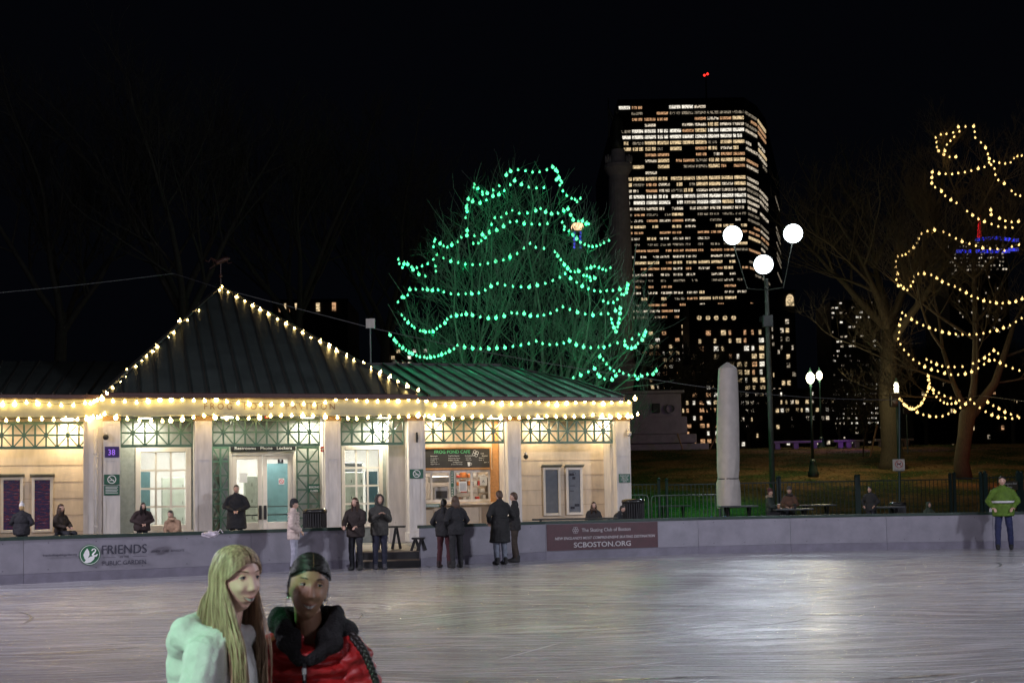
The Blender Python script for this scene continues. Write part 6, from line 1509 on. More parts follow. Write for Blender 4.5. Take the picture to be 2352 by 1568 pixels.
# span cables
def cable(pts, r, label, m='cable'):
    P = []
    for (p, q) in zip(pts, pts[1:]):
        n = 8
        for i in range(n): f = i/n; x = p[0]+(q[0]-p[0])*f; y = p[1]+(q[1]-p[1])*f+ (p[3] if len(p) > 3 else 0)*4*f*(1-f); P.append(at(x, y, p[2]+(q[2]-p[2])*f))
    P.append(at(*pts[-1][:3])); tag(MB().tube(P, r, 5).build('overhead_cable', M[m]), label, 'cable')
cable([(-60, 677, 46, 3), (398, 628, 50, 6)], .012, 'thin grey cable crossing the dark sky left of the roof peak')
cable([(398, 628, 50, 0), (505, 662, 48, 0), (850, 752, 49, 8), (1500, 871, 49, 12), (2060, 918, 52)], .014, 'long thin cable sagging from the roof peak past the green tree to the big trunk')
cable([(2060, 918, 52, 6), (2250, 908, 66, 0), (2360, 922, 60)], .014, 'thin cable running from the big trunk across the gold lit tree')
sb = at(2061, 950, 73); g = thing('speaker', 'dark loudspeaker box hung beside the big rough trunk', 'speaker', sb)
c = at(2055, 918, 73.5); MB().bb(c.x-.28, c.x+.2, 73.2, 73.6, c.z-.4, c.z+.4, .03).build('cabinet', M['black'], g); MB().lathe([(.16, 0), (.14, .02), (.05, .04)], 14, Matrix.Translation((c.x-.04, 73.2, c.z-.1)) @ Matrix.Rotation(R(90), 4, 'X')).build('grille', M['steel'], g)

# white crumpled bag on the cap rail and cloth bundle
c = gp(510, 1318, 0); c.z = 1.12; g = thing('plastic_bag', 'crumpled pale plastic bag lying on the board cap left of the blonde girl', 'bag', c)
bmx = bmesh.new(); bmesh.ops.create_icosphere(bmx, subdivisions=3, radius=.13); rb_ = random.Random(5)
c = at(487, 1228, 31); 
for v in bmx.verts: v.co *= 1+.5*noise.noise(v.co*14); v.co.z *= .55; v.co.x *= 1.6
bmx.verts.index_update(); MB().add([v.co+c+Vector((0, -.1, .02)) for v in bmx.verts], [[v.index for v in f.verts] for f in bmx.faces]).build('film', mat('pale_plastic_film', (.5, .45, .5), .3), g); bmx.free()
MB().tube([c+Vector((.15, -.1, .05)), c+Vector((.22, -.1, .14)), c+Vector((.28, -.1, .05))], .012, 6).build('handle', mat('pale_plastic_film', (0, 0, 0)), g)
# paper cups on the table of the friends
for px, lb in ((1789, 'tan paper cup on the table near the friend in the red beanie'), (1826, 'dark cup on the table in front of the friend in the brown coat')):
    c = at(px, 1168.5, 43.2); g = thing('cup', lb, 'cup', c); MB().lathe([(.035, 0), (.05, .15)], 14, Matrix.Translation(c)).build('cup_body', mat('paper_tan', (.35, .2, .12), .6) if px < 1800 else M['black'], g, smooth=True); MB().lathe([(.052, .15), (.052, .165), (.04, .175)], 14, Matrix.Translation(c)).build('lid', M['trim'] if px < 1800 else M['black'], g)

# ================================================================== PEOPLE
def gs(x, c, s): return math.exp(-((x-c)/s)**2)
def head_verts(nu=56, nv=40, smile=0.0, mw=None):
    """one closed head surface, facing -y, centred between the ears"""
    vs = []; fc = []
    for j in range(nv+1):
        e = -math.pi/2+math.pi*j/nv
        for i in range(nu):
            q = 2*math.pi*i/nu
            a = q-.42*math.sin(q)          # more columns over the face
            ux, uy, uz = math.sin(a)*math.cos(e), -math.cos(a)*math.cos(e), math.sin(e)
            x, y, z = ux*.073, uy*.094, uz*.117
            if uy > 0: y *= 1.05
            t = max(0, -uz)
            x *= 1-.36*t**1.7
            if uz < 0 and uy > 0: y *= 1-.55*t
            if uz < 0 and uy < 0: y *= 1+.10*t*(1-t)
            x *= 1+.05*gs(uz, .25, .4)+.14*gs(uz, .80, .24); y *= 1+.09*gs(uz, .80, .24)
            if uy < .15:
                f = min(1, max(0, (.15-uy)*2.2)); d = 0
                ax = abs(x)
                d += .004*gs(z, .036, .014)*gs(ax, .026, .026)                       # brow
                d -= .0115*gs(z, .014, .0125)*gs(ax, .031, .0155)                    # sockets
                d += .0045*gs(z, .013, .0075)*gs(ax, .031, .011)                     # lids
                d += .006*gs(z, -.026, .016)*gs(ax, .040, .016)*(1+.7*smile)         # cheeks
                nh = 0
                if -.042 < z < .028:
                    k = (.028-z)/.058
                    nh = .0175*min(1, k*1.02)**1.35 if z > -.030 else .0175*max(0, (z+.042)/.012)
                wdt = .0085+.006*min(1, max(0, (.01-z)/.035))
                d += nh*math.exp(-(ax/wdt)**2)+.004*gs(z, -.029, .007)*gs(ax, .012, .0055)
                d += .006*gs(z, -.064, .016)*gs(ax, 0, .026)                         # muzzle
                d += .0035*gs(z, -.057, .0045)*gs(ax, 0, .019)+.004*gs(z, -.071, .0055)*gs(ax, 0, .016)
                d -= .004*gs(z, -.0635, .003)*gs(ax, 0, .024)
                d += .010*gs(z, -.099, .014)*gs(ax, 0, .022)                         # chin
                d -= .003*gs(z, -.083, .006)*gs(ax, 0, .02)
                y -= d*f
            vs.append((x, y, z))
    for j in range(nv):
        for i in range(nu): fc.append((j*nu+i, j*nu+(i+1) % nu, (j+1)*nu+(i+1) % nu, (j+1)*nu+i))
    return vs, fc
def hand(mb, wr, d, side, curl=.5, k=1.0, up=Vector((0, 0, 1))):
    """palm, four fingers of their own length and a thumb leaving the side of the palm"""
    d = Vector(d).normalized(); n = d.cross(up); n = n.normalized() if n.length > .1 else Vector((1, 0, 0)); s = n.cross(d).normalized()
    wr = Vector(wr); pe = wr+d*.085*k
    for o in (-.022, 0, .022): mb.cap(wr+d*.02+n*o*k*.7, pe+n*o*k, .013*k, .012*k, 8)
    for o, L in ((-.030, .060), (-.010, .075), (.010, .080), (.030, .070)):
        p = pe+n*o*k; a1 = (d-s*curl*.6).normalized(); a2 = (d-s*curl*1.6).normalized(); q = p+a1*L*.5*k; mb.cap(p, q, .0095*k, .0088*k, 7); mb.cap(q, q+a2*L*.5*k, .0088*k, .0075*k, 7)
    tb = wr+d*.03*k+n*side*.03*k; td = (d*.7+n*side*.8-s*.3).normalized(); mb.cap(tb, tb+td*.04*k, .012*k, .0105*k, 7); mb.cap(tb+td*.04*k, tb+td*.04*k+(d*.9+n*side*.2-s*.4).normalized()*.03*k, .0105*k, .0085*k, 7)
def scalp(mw, grow=1.07, low=-.085, front=.060, nu=72, nv=54):
    v, f = head_verts(nu, nv); keep = []
    def ok(p):
        x, y, z = p; ax = abs(x)
        if y < -.015: return z > front-.55*max(0, ax-.02)-.0 and not (ax > .058 and z < .03)
        if y < .02: return z > -.005
        return z > low
    fc = [q for q in f if all(ok(v[i]) for i in q)]
    used = sorted({i for q in fc for i in q}); ix = {a: b for b, a in enumerate(used)}
    out = [(v[i][0]*grow, v[i][1]*grow*(1.0)+.002, v[i][2]*grow-.001) for i in used]
    inn = [(v[i][0]*.97, v[i][1]*.97, v[i][2]*.97) for i in used]; k = len(used)
    F = [tuple(ix[i] for i in q) for q in fc]; E = {}
    for q in F:
        for a, b in zip(q, q[1:]+q[:1]): E[(a, b)] = 1
    F2 = F+[tuple(i+k for i in reversed(q)) for q in F]+[(b, a, a+k, b+k) for (a, b) in E if (b, a) not in E]
    return [mw @ Vector(p) for p in out+inn], F2
def folds(o, strength, size):
    tx = bpy.data.textures.get('fold_%d' % int(size*1000)) or bpy.data.textures.new('fold_%d' % int(size*1000), 'CLOUDS')
    tx.noise_scale = size; tx.noise_depth = 2
    d = o.modifiers.new('folds', 'DISPLACE'); d.texture = tx; d.strength = strength; d.mid_level = .5; d.texture_coords = 'LOCAL'; return o
def remesh(o, vox, sm=3, fac=.5):
    m = o.modifiers.new('join', 'REMESH'); m.mode = 'VOXEL'; m.voxel_size = vox; m.use_smooth_shade = True
    if sm: q = o.modifiers.new('smooth', 'SMOOTH'); q.iterations = sm; q.factor = fac
    return o
CL = {}
def cloth(col, rough=.8, key=None, bump=.5):
    k = 'fabric_%d_%d_%d' % tuple(int(c*999) for c in col)
    return mat(k, col, rough, var=.25, scale=7, bump=bump, bscale=12)
HAIRM = {'brown': mat('brown_hair', (.06, .03, .015), .5, var=.4, scale=20), 'black': mat('black_hair', (.012, .01, .009), .45, var=.4, scale=20), 'blond': mat('blond_hair', (.42, .28, .12), .5, var=.35, scale=16, stretch=(4, 4, .4)), 'red': mat('auburn_hair', (.10, .035, .02), .5, var=.3, scale=20)}
def person(label, loc, rz, H=1.7, pose='stand', arms='down', coat=(.012, .012, .014), trou=(.015, .016, .022), hat=None, hood=False, hair='brown', long_hair=False, long_coat=False, puffer=False, wide=1.0, shoes=(.02, .02, .02), skin='skin', skates=False, lean=0.0, head_turn=0.0, group=None, scarf=None, seat=.45, vest=None, head_tilt=0.0, step=.0, eyes=True):
    k = H/1.75 if pose == 'stand' else H/(1.75-.92+seat)
    g = thing('person', label, 'person', loc, rz, group)
    V = lambda x, y, z: Vector((x*k, y*k, z*k))
    sit = pose == 'sit'
    hz = seat+.07 if sit else .93; dz = hz-.93
    ly = -lean
    def up_(x, y, z):   # torso point with forward lean about the hips
        t = z-.93; return V(x, y+ly*t-.0, z+dz-abs(ly)*t*.25)
    hipc = V(0, 0, hz)
    body = MB()
    hd_c = up_(0, -.02, 1.645); 
    Tm = Matrix.Translation(hd_c) @ Matrix.Rotation(head_turn, 4, 'Z') @ Matrix.Rotation(head_tilt+lean*.3, 4, 'X') @ Matrix.Scale(k*1.0, 4)
    v, f = head_verts(40, 28); body.add(v, f, Tm)
    for sx in (-1, 1): body.ell((sx*.074, .005, -.005), (.010, .018, .03), Tm, 8, 6)
    body.cap(up_(0, .01, 1.44), up_(0, -.005, 1.58), .058*k, .052*k)
    body.ell(up_(0, 0, 1.25), (.15*k, .09*k, .22*k)); body.ell(up_(0, 0, 1.0), (.14*k, .09*k, .17*k))
    sh = {s: up_(s*.168*wide, 0, 1.385) for s in (-1, 1)}
    A = {'down': lambda s: (up_(s*.235*wide, .01, 1.14), up_(s*.235*wide, -.05, .90)), 'pockets': lambda s: (up_(s*.27*wide, .04, 1.16), up_(s*.18*wide, -.14, 1.02)),
         'front': lambda s: (up_(s*.25*wide, -.0, 1.16), up_(s*.06, -.20, 1.04)), 'phone': lambda s: (up_(s*.23, -.06, 1.17), up_(s*.07, -.24, 1.30)),
         'table': lambda s: (up_(s*.25, -.08, 1.18), up_(s*.10, -.32, 1.12)), 'rail': lambda s: (up_(s*.25, -.10, 1.18), up_(s*.16, -.34, 1.08)), 'knees': lambda s: (up_(s*.24, -.10, 1.17), V(s*.12, -.33, hz+.10))}[arms]
    W_ = {}
    for s in (-1, 1):
        e, wr = A(s); W_[s] = (e, wr); body.cap(sh[s], e, .045*k, .038*k); body.cap(e, wr, .036*k, .026*k); hand(body, wr, (wr-e), -s, .6, k)
        if sit: kn = V(s*.11, -.44, hz+.02); an = V(s*.12, -.44, .09)
        else: kn = V(s*(.105+step*.3), -.02+s*step*.5, .50); an = V(s*(.11+step*.4), .02+s*step, .09)
        body.cap(V(s*.09, 0, hz), kn, .08*k, .055*k); body.cap(kn, an, .052*k, .035*k); body.cap(an, an+V(0, -.09, -.02), .028*k, .02*k)
        W_[(s, 'k')] = kn; W_[(s, 'a')] = an
    b = body.build('body', M[skin], g, smooth=True, world=False); b.parent = g; remesh(b, .0115, 1)
    t = MB(); t.ell(V(0, 0, hz+.02), (.165*k*wide, .12*k, .13*k))
    for s in (-1, 1): t.cap(V(s*.09, 0, hz), W_[(s, 'k')], .098*k, .075*k); t.cap(W_[(s, 'k')], W_[(s, 'a')]+V(0, 0, .0), .074*k, .062*k)
    folds(remesh(t.build('trousers', cloth(trou), g, world=False), .016, 3), .03, .09)
    for s in (-1, 1):
        an = W_[(s, 'a')]; m = MB(); m.cap(an+V(0, .02, .05), an+V(0, .02, -.03), .058*k, .05*k); m.cap(an+V(0, .02, -.040), an+V(0, -.15, -.045), .055*k, .044*k); m.cap(an+V(0, -.02, .02), an+V(0, -.07, -.02), .052*k, .045*k)
        so = m.build('skate' if skates else 'shoe', cloth(shoes), g, world=False); remesh(so, .012, 1)
        if skates: MB().bx(an.x-.004, an.x+.004, an.y-.19*k, an.y+.08*k, an.z-.125*k, an.z-.085*k).build('blade', M['steel'], so, world=False)
    c = MB(); hem = .80 if not long_coat else .52
    if sit: hem = .86
    c.ell(up_(0, .0, 1.24), (.185*k*wide, .135*k, .225*k)); c.ell(up_(0, .0, 1.04), (.195*k*wide, .14*k, .20*k)); [c.cap(up_(q*.03, .01, 1.475), up_(q*.145*wide, .005, 1.40), .062*k, .072*k) for q in (-1, 1)]; c.cap(up_(0, .02, 1.42), up_(0, 0, 1.51), .09*k, .078*k)
    hb = up_(0, 0, hem)
    if not sit: c.lathe([(.19*k*wide, (up_(0, 0, 1.1)).z), (.205*k*wide, (hb.z+up_(0, 0, 1.1).z)/2), (.225*k*wide if long_coat else .20*k*wide, hb.z+.02), (.17*k*wide, hb.z)], 20, Matrix.Translation((up_(0, 0, 1.0).x, up_(0, 0, 1.0).y, 0)), sy=.72)
    for s in (-1, 1):
        e, wr = W_[s]; r0 = .072 if not puffer else .088
        if puffer:
            for (p, q, ra, rb) in ((sh[s], e, r0, .082), (e, wr, .082, .07)):
                for i in range(5): c.ell(p.lerp(q, (i+.5)/5), (ra+(rb-ra)*i/5)*k, n=12, m=8)
        else: c.cap(sh[s], e, r0*k, .068*k); c.cap(e, wr-(wr-e).normalized()*.015, .068*k, .054*k)
    if puffer:
        for i in range(9): z = 1.43-i*.072; c.ell(up_(0, 0, z), ((.215 if i < 7 else .205)*k*wide, .155*k, .052*k), n=20, m=8)
    if scarf or hood is None: pass
    co = remesh(c.build('coat', cloth(coat, bump=.6), g, world=False), .016 if not puffer else .013, 2 if not puffer else 1); folds(co, .035, .11)
    if vest:
        for dz_, nm in ((0, 'reflective_band'),):
            m = MB(); p = up_(0, 0, 1.12); m.lathe([(.212*k*wide, p.z), (.216*k*wide, p.z+.05*k)], 24, Matrix.Translation((0, p.y, 0)), sy=.74); m.build(nm, mat('silver_tape', (.6, .6, .6), .3), co, world=False, smooth=True)
    if scarf:
        m = MB()
        for i in range(14): a = i*2*math.pi/14; m.ell(up_(0, -.0, 1.50)+Vector((math.cos(a)*.085*k, math.sin(a)*.085*k, (.012*math.sin(a*2))*k)), .045*k)
        remesh(m.build('collar', cloth(scarf), g, world=False), .012, 1)
    hc = HAIRM[hair]
    if hood:
        m = MB()
        for i in range(22):
            a = i*2*math.pi/22
            for (rr_, yy, zz) in ((.095, -.055, .0), (.10, -.0, .005), (.095, .05, .0)): m.ell((math.sin(a)*rr_*.95, yy, math.cos(a)*rr_*1.22+zz), (.022, .04, .022), Tm, 8, 6)
        m.ell((0, .065, .01), (.088, .06, .115), Tm); m.ell((0, .05, -.10), (.11, .08, .06), Tm)
        remesh(m.build('hood', cloth(coat), g, world=False), .012, 2)
    elif hat:
        m = MB(); m.lathe([(.083, .030), (.090, .034), (.092, .065), (.088, .075), (.086, .09), (.072, .125), (.045, .147), (.01, .153)], 20, Tm, sx=.93, sy=1.12)
        ho = m.build('beanie', cloth(hat), g, world=False, smooth=True)
        if hat[0] > .4: MB().ell((0, 0, .17), (.034, .034, .032), Tm).build('pompom', cloth(hat), ho, world=False, smooth=True)
    if not hood:
        m = MB(); rr = random.Random(int(abs(loc[0])*100))
        sv, sf = scalp(Tm, 1.09, nu=40, nv=30); m.add(sv, sf)
        m.ell((0, .055, -.02), (.066, .055, .07), Tm)
        if long_hair:
            for i in range(26):
                a = math.pi*(.25+1.5*i/25); p = Vector((math.sin(a)*.078, -math.cos(a)*.088, .02)); q = Vector((p.x*1.15, p.y*1.0+.02, -.14)); q2 = Vector((p.x*1.3, p.y*.8+.02, -.30+rr.uniform(-.03, .03)))
                m.tube([Tm @ x for x in (p, (p+q)/2+Vector((p.x*.1, 0, 0)), q, q2)], [.012*k, .016*k, .016*k, .006*k], 5)
        m.build('hair', hc, g, smooth=True, world=False)
    if eyes:
        for s in (-1, 1): MB().ell((s*.031, -.0845, .014), (.0115, .006, .0055), Tm, 8, 6).build('eye', M['dark_ink'], g, world=False)
        MB().ell((0, -.0985, -.0635), (.020, .006, .0045), Tm, 8, 6).build('lips', mat('lip_red', (.30, .08, .07), .5), g, world=False)
    return g
def on(px, py, z=0.0): p = gp(px, py, z); return Vector((p.x, p.y, z))
def behind(px, Y, z=DECK+.03): p = at(px, 1140, Y); return Vector((p.x, Y, z))
def ht(px, py, Y, z0): return at(px, py, Y).z-z0
D0 = DECK+.03
BLK = (.012, .012, .014)
person('person in a black coat and white pompom beanie, seen from behind before the left poster', behind(50, 32), R(190), ht(50, 1157, 32, D0), hat=(.62, .60, .60), coat=(.014, .013, .018), arms='front', wide=1.25, hair='blond')
person('person with long dark hair sitting in front of the second dark poster', behind(139, 33), R(60), ht(139, 1163, 33, D0), pose='sit', seat=.62, hair='brown', long_hair=True, coat=(.03, .02, .015), arms='table')
person('broad person in a dark red brown coat leaning in front of the left lit window', behind(326, 34), R(30), ht(326, 1152, 34, D0), hair='black', coat=(.030, .016, .016), wide=1.35, arms='front', lean=.2, long_hair=True)
person('small hunched person in a tan fleece bending forward before the left lit window', behind(404, 33.5), R(-20), ht(404, 1172, 33.5, D0), pose='sit', seat=.5, hair='black', coat=(.30, .19, .12), arms='knees', lean=.35, scarf=(.42, .28, .18), wide=1.2)
person('person in a black coat with folded hands in front of the double door', behind(543, 38.5), R(8), ht(543, 1114, 38.5, D0), hair='black', coat=BLK, arms='front', wide=1.3, long_coat=True)
p = on(675, 1316); person('person in a pale puffer jacket and black beanie standing on the ice against the board', p, R(95), ht(675, 1148, p.y, 0), hat=(.012, .012, .014), coat=(.52, .42, .37), trou=(.30, .30, .36), puffer=True, arms='pockets', hair='black', shoes=(.03, .03, .03), skates=True)
p = on(818, 1309); person('person in a dark brown coat at the right end of the left boards', p, R(-15), ht(818, 1143, p.y, 0), hair='brown', long_hair=True, coat=(.022, .014, .012), arms='rail', wide=1.15, skates=True, shoes=(.03, .03, .03))
p = on(873, 1307); person('skater in a dark grey hooded sweatshirt with raised hands in the step gap', p, R(18), ht(873, 1137, p.y, 0), hood=True, coat=(.045, .043, .038), trou=(.012, .014, .03), arms='phone', shoes=(.05, .05, .06), skates=True, wide=1.1)
p = on(1021, 1303); person('skater in black with dark red trousers, left one of the pair at the board', p, R(160), ht(1021, 1146, p.y, 0), hair='black', coat=BLK, trou=(.05, .008, .012), arms='pockets', wide=1.15, skates=True, shoes=(.03, .02, .02), step=.04)
p = on(1049, 1303.5); person('skater with brown hair in black coat, right one of the pair at the board', p, R(-150), ht(1049, 1139, p.y, 0), hair='brown', long_hair=True, coat=BLK, trou=(.012, .012, .014), arms='pockets', wide=1.1, skates=True, step=.05)
p = on(1150, 1296); person('person in a knee length black coat with a hair bun on the ice', p, R(-150), ht(1150, 1127, p.y, 0), hair='brown', coat=(.011, .011, .011), trou=(.16, .18, .22), long_coat=True, arms='pockets', wide=1.2, skates=True)
p = on(1184, 1290.5); person('person in a short black jacket and brown trousers right of the long coat', p, R(-100), ht(1184, 1131, p.y, 0), hair='brown', coat=(.014, .013, .013), trou=(.035, .024, .016), arms='front', skates=True, step=.05)
person('person with long dark hair and fur trimmed coat sitting below the display cases', behind(1361, 38), R(10), ht(1361, 1155, 38, D0), pose='sit', hair='brown', long_hair=True, coat=(.02, .017, .016), arms='knees', lean=.15, scarf=(.10, .06, .04))
person('hunched person in dark clothes sitting beside the end pillar', behind(1408, 38.3), R(70), ht(1408, 1160, 38.3, D0), pose='sit', hair='black', coat=(.02, .02, .024), arms='knees', lean=.45, wide=1.1)
person('friend in a dark green coat and dark red beanie sitting side on at the table', behind(1767, 43.6), R(70), ht(1767, 1127, 43.6, D0), pose='sit', seat=.55, hat=(.07, .02, .02), hair='brown', coat=(.03, .042, .035), arms='table', scarf=(.32, .24, .17))
person('friend in a brown coat and grey beanie sitting behind the table', behind(1813, 44.8), R(-12), ht(1813, 1123, 44.8, D0), pose='sit', seat=.55, hat=(.07, .06, .05), hair='brown', coat=(.10, .05, .03), arms='table', scarf=(.03, .02, .02))
person('child in a dark green hood peeping over the board near the litter bin', behind(2132, 42.5), R(15), ht(2132, 1157, 42.5, D0), pose='sit', seat=.30, hood=True, coat=(.035, .05, .03), arms='table')
person('small child in a pale jacket and knitted hat beside the attendant', behind(2281, 41), R(20), ht(2281, 1153, 41, D0), hat=(.20, .18, .19), coat=(.50, .48, .52), arms='down', puffer=True)
person('person in a dark coat standing behind the board near the low table', behind(1998, 43), R(-30), ht(1998, 1118, 43, D0), hair='black', coat=(.02, .02, .02), arms='pockets', wide=1.15)
p = on(2308, 1262); person('rink attendant in a bright yellow green jacket and dark blue trousers', p, R(-20), ht(2308, 1094, p.y, 0), hair='black', coat=(.08, .15, .012), trou=(.015, .02, .07), arms='pockets', wide=1.25, vest=True, skates=True, step=.10)

# ---------------------------------------------------------------- the two girls near the camera
HV = head_verts(150, 110, 1.0)[0]
HG = {}
for v in HV:
    if v[1] < -.01: HG.setdefault((round(v[0]/.004), round(v[2]/.004)), []).append(v)
def surf(x, z):
    best = None
    for a in (-1, 0, 1):
        for b in (-1, 0, 1):
            for v in HG.get((round(x/.004)+a, round(z/.004)+b), ()):
                d = (v[0]-x)**2+(v[2]-z)**2
                if best is None or d < best[0]: best = (d, v[1])
    return best[1] if best else -.09
def eye_set(g, T, brow, iris, skin):
    for s in (-1, 1):
        cx_, cz_ = s*.0305, .0125; ys = surf(cx_, cz_)
        e = MB().ell((cx_, ys+.0065, cz_), (.0132, .0100, .0062), T, 18, 12).build('eye', mat('eye_white', (.50, .48, .45), .3, var=.02), g, world=False, smooth=True)
        MB().ell((cx_+.002, ys-.0028, cz_+.0005), (.0052, .0018, .0052), T, 14, 8).build('iris', iris, e, world=False, smooth=True)
        arc = (-.0150, -.0105, -.005, .0, .005, .0105, .0150)
        up_l = [(cx_+x, ys+.0065-.0112*math.sqrt(max(0, 1-(x/.0175)**2)), cz_+.0062*(1-(x/.0158)**2)-.0002) for x in arc]
        lo_l = [(cx_+x, ys+.0065-.0105*math.sqrt(max(0, 1-(x/.0175)**2)), cz_-.0062*(1-(x/.0158)**2)) for x in arc]
        MB().tube([T @ Vector((p[0], p[1]+.0022, p[2]+.0020)) for p in up_l], [.0012, .0026, .0034, .0036, .0034, .0026, .0012], 8).build('eyelid', skin, g, world=False, smooth=True)
        MB().tube([T @ Vector((p[0], p[1]+.0022, p[2]-.0016)) for p in lo_l], [.001, .002, .0026, .0028, .0026, .002, .001], 8).build('eyelid', skin, g, world=False, smooth=True)
        MB().tube([T @ Vector((p[0], p[1]-.0010, p[2]-.0002)) for p in up_l], [.0005, .0010, .0012, .0013, .0013, .0013, .0009], 6).build('lashes', M['dark_ink'], g, world=False, smooth=True)
        pts = []
        for x in (-.014, -.007, 0, .008, .015, .021):
            X = cx_+s*x; Z = .0330+.0035*(1-((x-.006)/.02)**2); pts.append((X, surf(X, Z)-.0006, Z))
        MB().tube([T @ Vector(p) for p in pts], [.0012, .0022, .0024, .0022, .0016, .0006], 6).build('eyebrow', brow, g, world=False, smooth=True)
def mouth_set(g, T, lipm):
    n = 11; up_p = []; lo_p = []
    for i in range(n):
        x = -.0275+.055*i/(n-1); q = (x/.0275)**2; z0 = -.0590+.0065*q-(.0008 if i == 5 else 0); z1 = -.0730+.0205*q
        up_p.append(Vector((x, surf(x, z0)-.0008+.001*q, z0))); lo_p.append(Vector((x, surf(x, z1)-.0012+.002*q, z1)))
    ru = [.0006, .0014, .0019, .0023, .0025, .0021, .0025, .0023, .0019, .0014, .0006]; rl_ = [.0006, .0015, .0023, .0029, .0033, .0034, .0033, .0029, .0023, .0015, .0006]
    MB().tube([T @ p for p in up_p], ru, 8).build('upper_lip', lipm, g, world=False, smooth=True)
    MB().tube([T @ p for p in lo_p], rl_, 8).build('lower_lip', lipm, g, world=False, smooth=True)
    mb = MB(); fr = []; bk = []
    for a, b in zip(up_p, lo_p): y = min(a.y, b.y)+.0004; fr += [Vector((a.x, y, a.z)), Vector((b.x, y, b.z+.0012))]
    bk = [v+Vector((0, .005, 0)) for v in fr]; k = len(fr); fc = []
    for i in range(n-1): fc += [(2*i, 2*i+1, 2*i+3, 2*i+2), (k+2*i, k+2*i+2, k+2*i+3, k+2*i+1), (2*i, 2*i+2, k+2*i+2, k+2*i), (2*i+1, k+2*i+1, k+2*i+3, 2*i+3)]
    mb.add(fr+bk, fc, T); mb.build('teeth', mat('tooth_white', (.40, .39, .35), .35, var=.02), g, world=False)
def girl_body(g, T, skin, drop=.165, back=.035, shw=.155):
    b = MB(); v, f = head_verts(150, 110, 1.0); b.add(v, f, T)
    for s in (-1, 1):
        b.ell((s*.0705, .006, -.004), (.007, .016, .029), T, 12, 8); b.ell((s*.069, .002, -.028), (.006, .009, .010), T, 10, 6)
    ho = T @ Vector((0, 0, 0)); nb = Vector((0, back, ho.z-drop-.03))
    b.cap(nb+Vector((0, 0, .0)), T @ Vector((0, .022, -.055)), .056, .048, 22)
    b.ell((0, back, nb.z-.17), (.14, .09, .2), n=20); b.ell((0, back, nb.z-.45), (.13, .09, .2), n=20)
    hz = nb.z-.50
    for s in (-1, 1):
        sh = Vector((s*shw, back, nb.z-.06)); el = Vector((s*(shw+.055), back+.02, nb.z-.33)); wr = Vector((s*(shw+.005), back-.13, nb.z-.50))
        b.cap(nb-Vector((0, 0, .02)), sh, .045, .042); b.cap(sh, el, .042, .034); b.cap(el, wr, .033, .024); hand(b, wr, wr-el, -s, .6)
        b.cap(Vector((s*.09, back, hz)), Vector((s*.10, 0, hz-.42)), .085, .055); b.cap(Vector((s*.10, 0, hz-.42)), Vector((s*.10, .03, .12)), .052, .036); b.cap(Vector((s*.10, .03, .12)), Vector((s*.10, -.06, .09)), .028, .02)
    o = b.build('body', skin, g, world=False, smooth=True); remesh(o, .0034, 1, .35); return nb
def lower_clothes(g, nb, col):
    hz = nb.z-.50; t = MB(); t.ell((0, .03, hz), (.165, .125, .14))
    for s in (-1, 1): t.cap((s*.09, .03, hz), (s*.10, 0, hz-.42), .10, .072); t.cap((s*.10, 0, hz-.42), (s*.10, .03, .14), .072, .062)
    remesh(t.build('trousers', cloth(col), g, world=False), .014, 2)
    for s in (-1, 1):
        m = MB(); m.cap((s*.10, .03, .20), (s*.10, .03, .10), .06, .055); m.cap((s*.10, .04, .09), (s*.10, -.13, .075), .05, .04); q = m.build('skate', cloth((.5, .5, .5)), g, world=False, smooth=True)
        MB().bx(s*.10-.004, s*.10+.004, -.17, .10, .003, .04).build('blade', M['steel'], q, world=False)
def crv(P, n=4):
    out = []
    for i in range(len(P)-1):
        p0 = P[max(0, i-1)]; p1 = P[i]; p2 = P[i+1]; p3 = P[min(len(P)-1, i+2)]
        for k in range(n):
            t = k/n; out.append(.5*((2*p1)+(p2-p0)*t+(2*p0-5*p1+4*p2-p3)*t*t+(3*p1-p0-3*p2+p3)*t**3))
    return out+[P[-1]]
def hair_mat(name, c0, c1, rough):
    hm = bpy.data.materials.new(name); hm.use_nodes = True; nt = hm.node_tree; n = nt.nodes; l = nt.links; b = n['Principled BSDF']; b.inputs['Roughness'].default_value = rough
    tc = n.new('ShaderNodeTexCoord'); mp = n.new('ShaderNodeMapping'); mp.inputs['Scale'].default_value = (90, 90, 2.0); nz = n.new('ShaderNodeTexNoise'); nz.inputs['Scale'].default_value = 1; nz.inputs['Detail'].default_value = 4
    l.new(tc.outputs['Object'], mp.inputs[0]); l.new(mp.outputs[0], nz.inputs[0]); rp = n.new('ShaderNodeValToRGB'); rp.color_ramp.elements[0].position = .32; rp.color_ramp.elements[1].position = .68
    rp.color_ramp.elements[0].color = (*c0, 1); rp.color_ramp.elements[1].color = (*c1, 1); l.new(nz.outputs['Fac'], rp.inputs[0]); l.new(rp.outputs[0], b.inputs['Base Color']); return hm
def ellip(d, off=0): # point on the scalp for a direction
    d = d.normalized(); b_ = 1+.11*gs(d.z, .80, .24); return Vector((d.x*(.0775+off)*b_, (d.y*(.1000+off))*b_+.003, d.z*(.1225+off)))
def dirv(a, e): return Vector((math.sin(a)*math.cos(e), -math.cos(a)*math.cos(e), math.sin(e)))

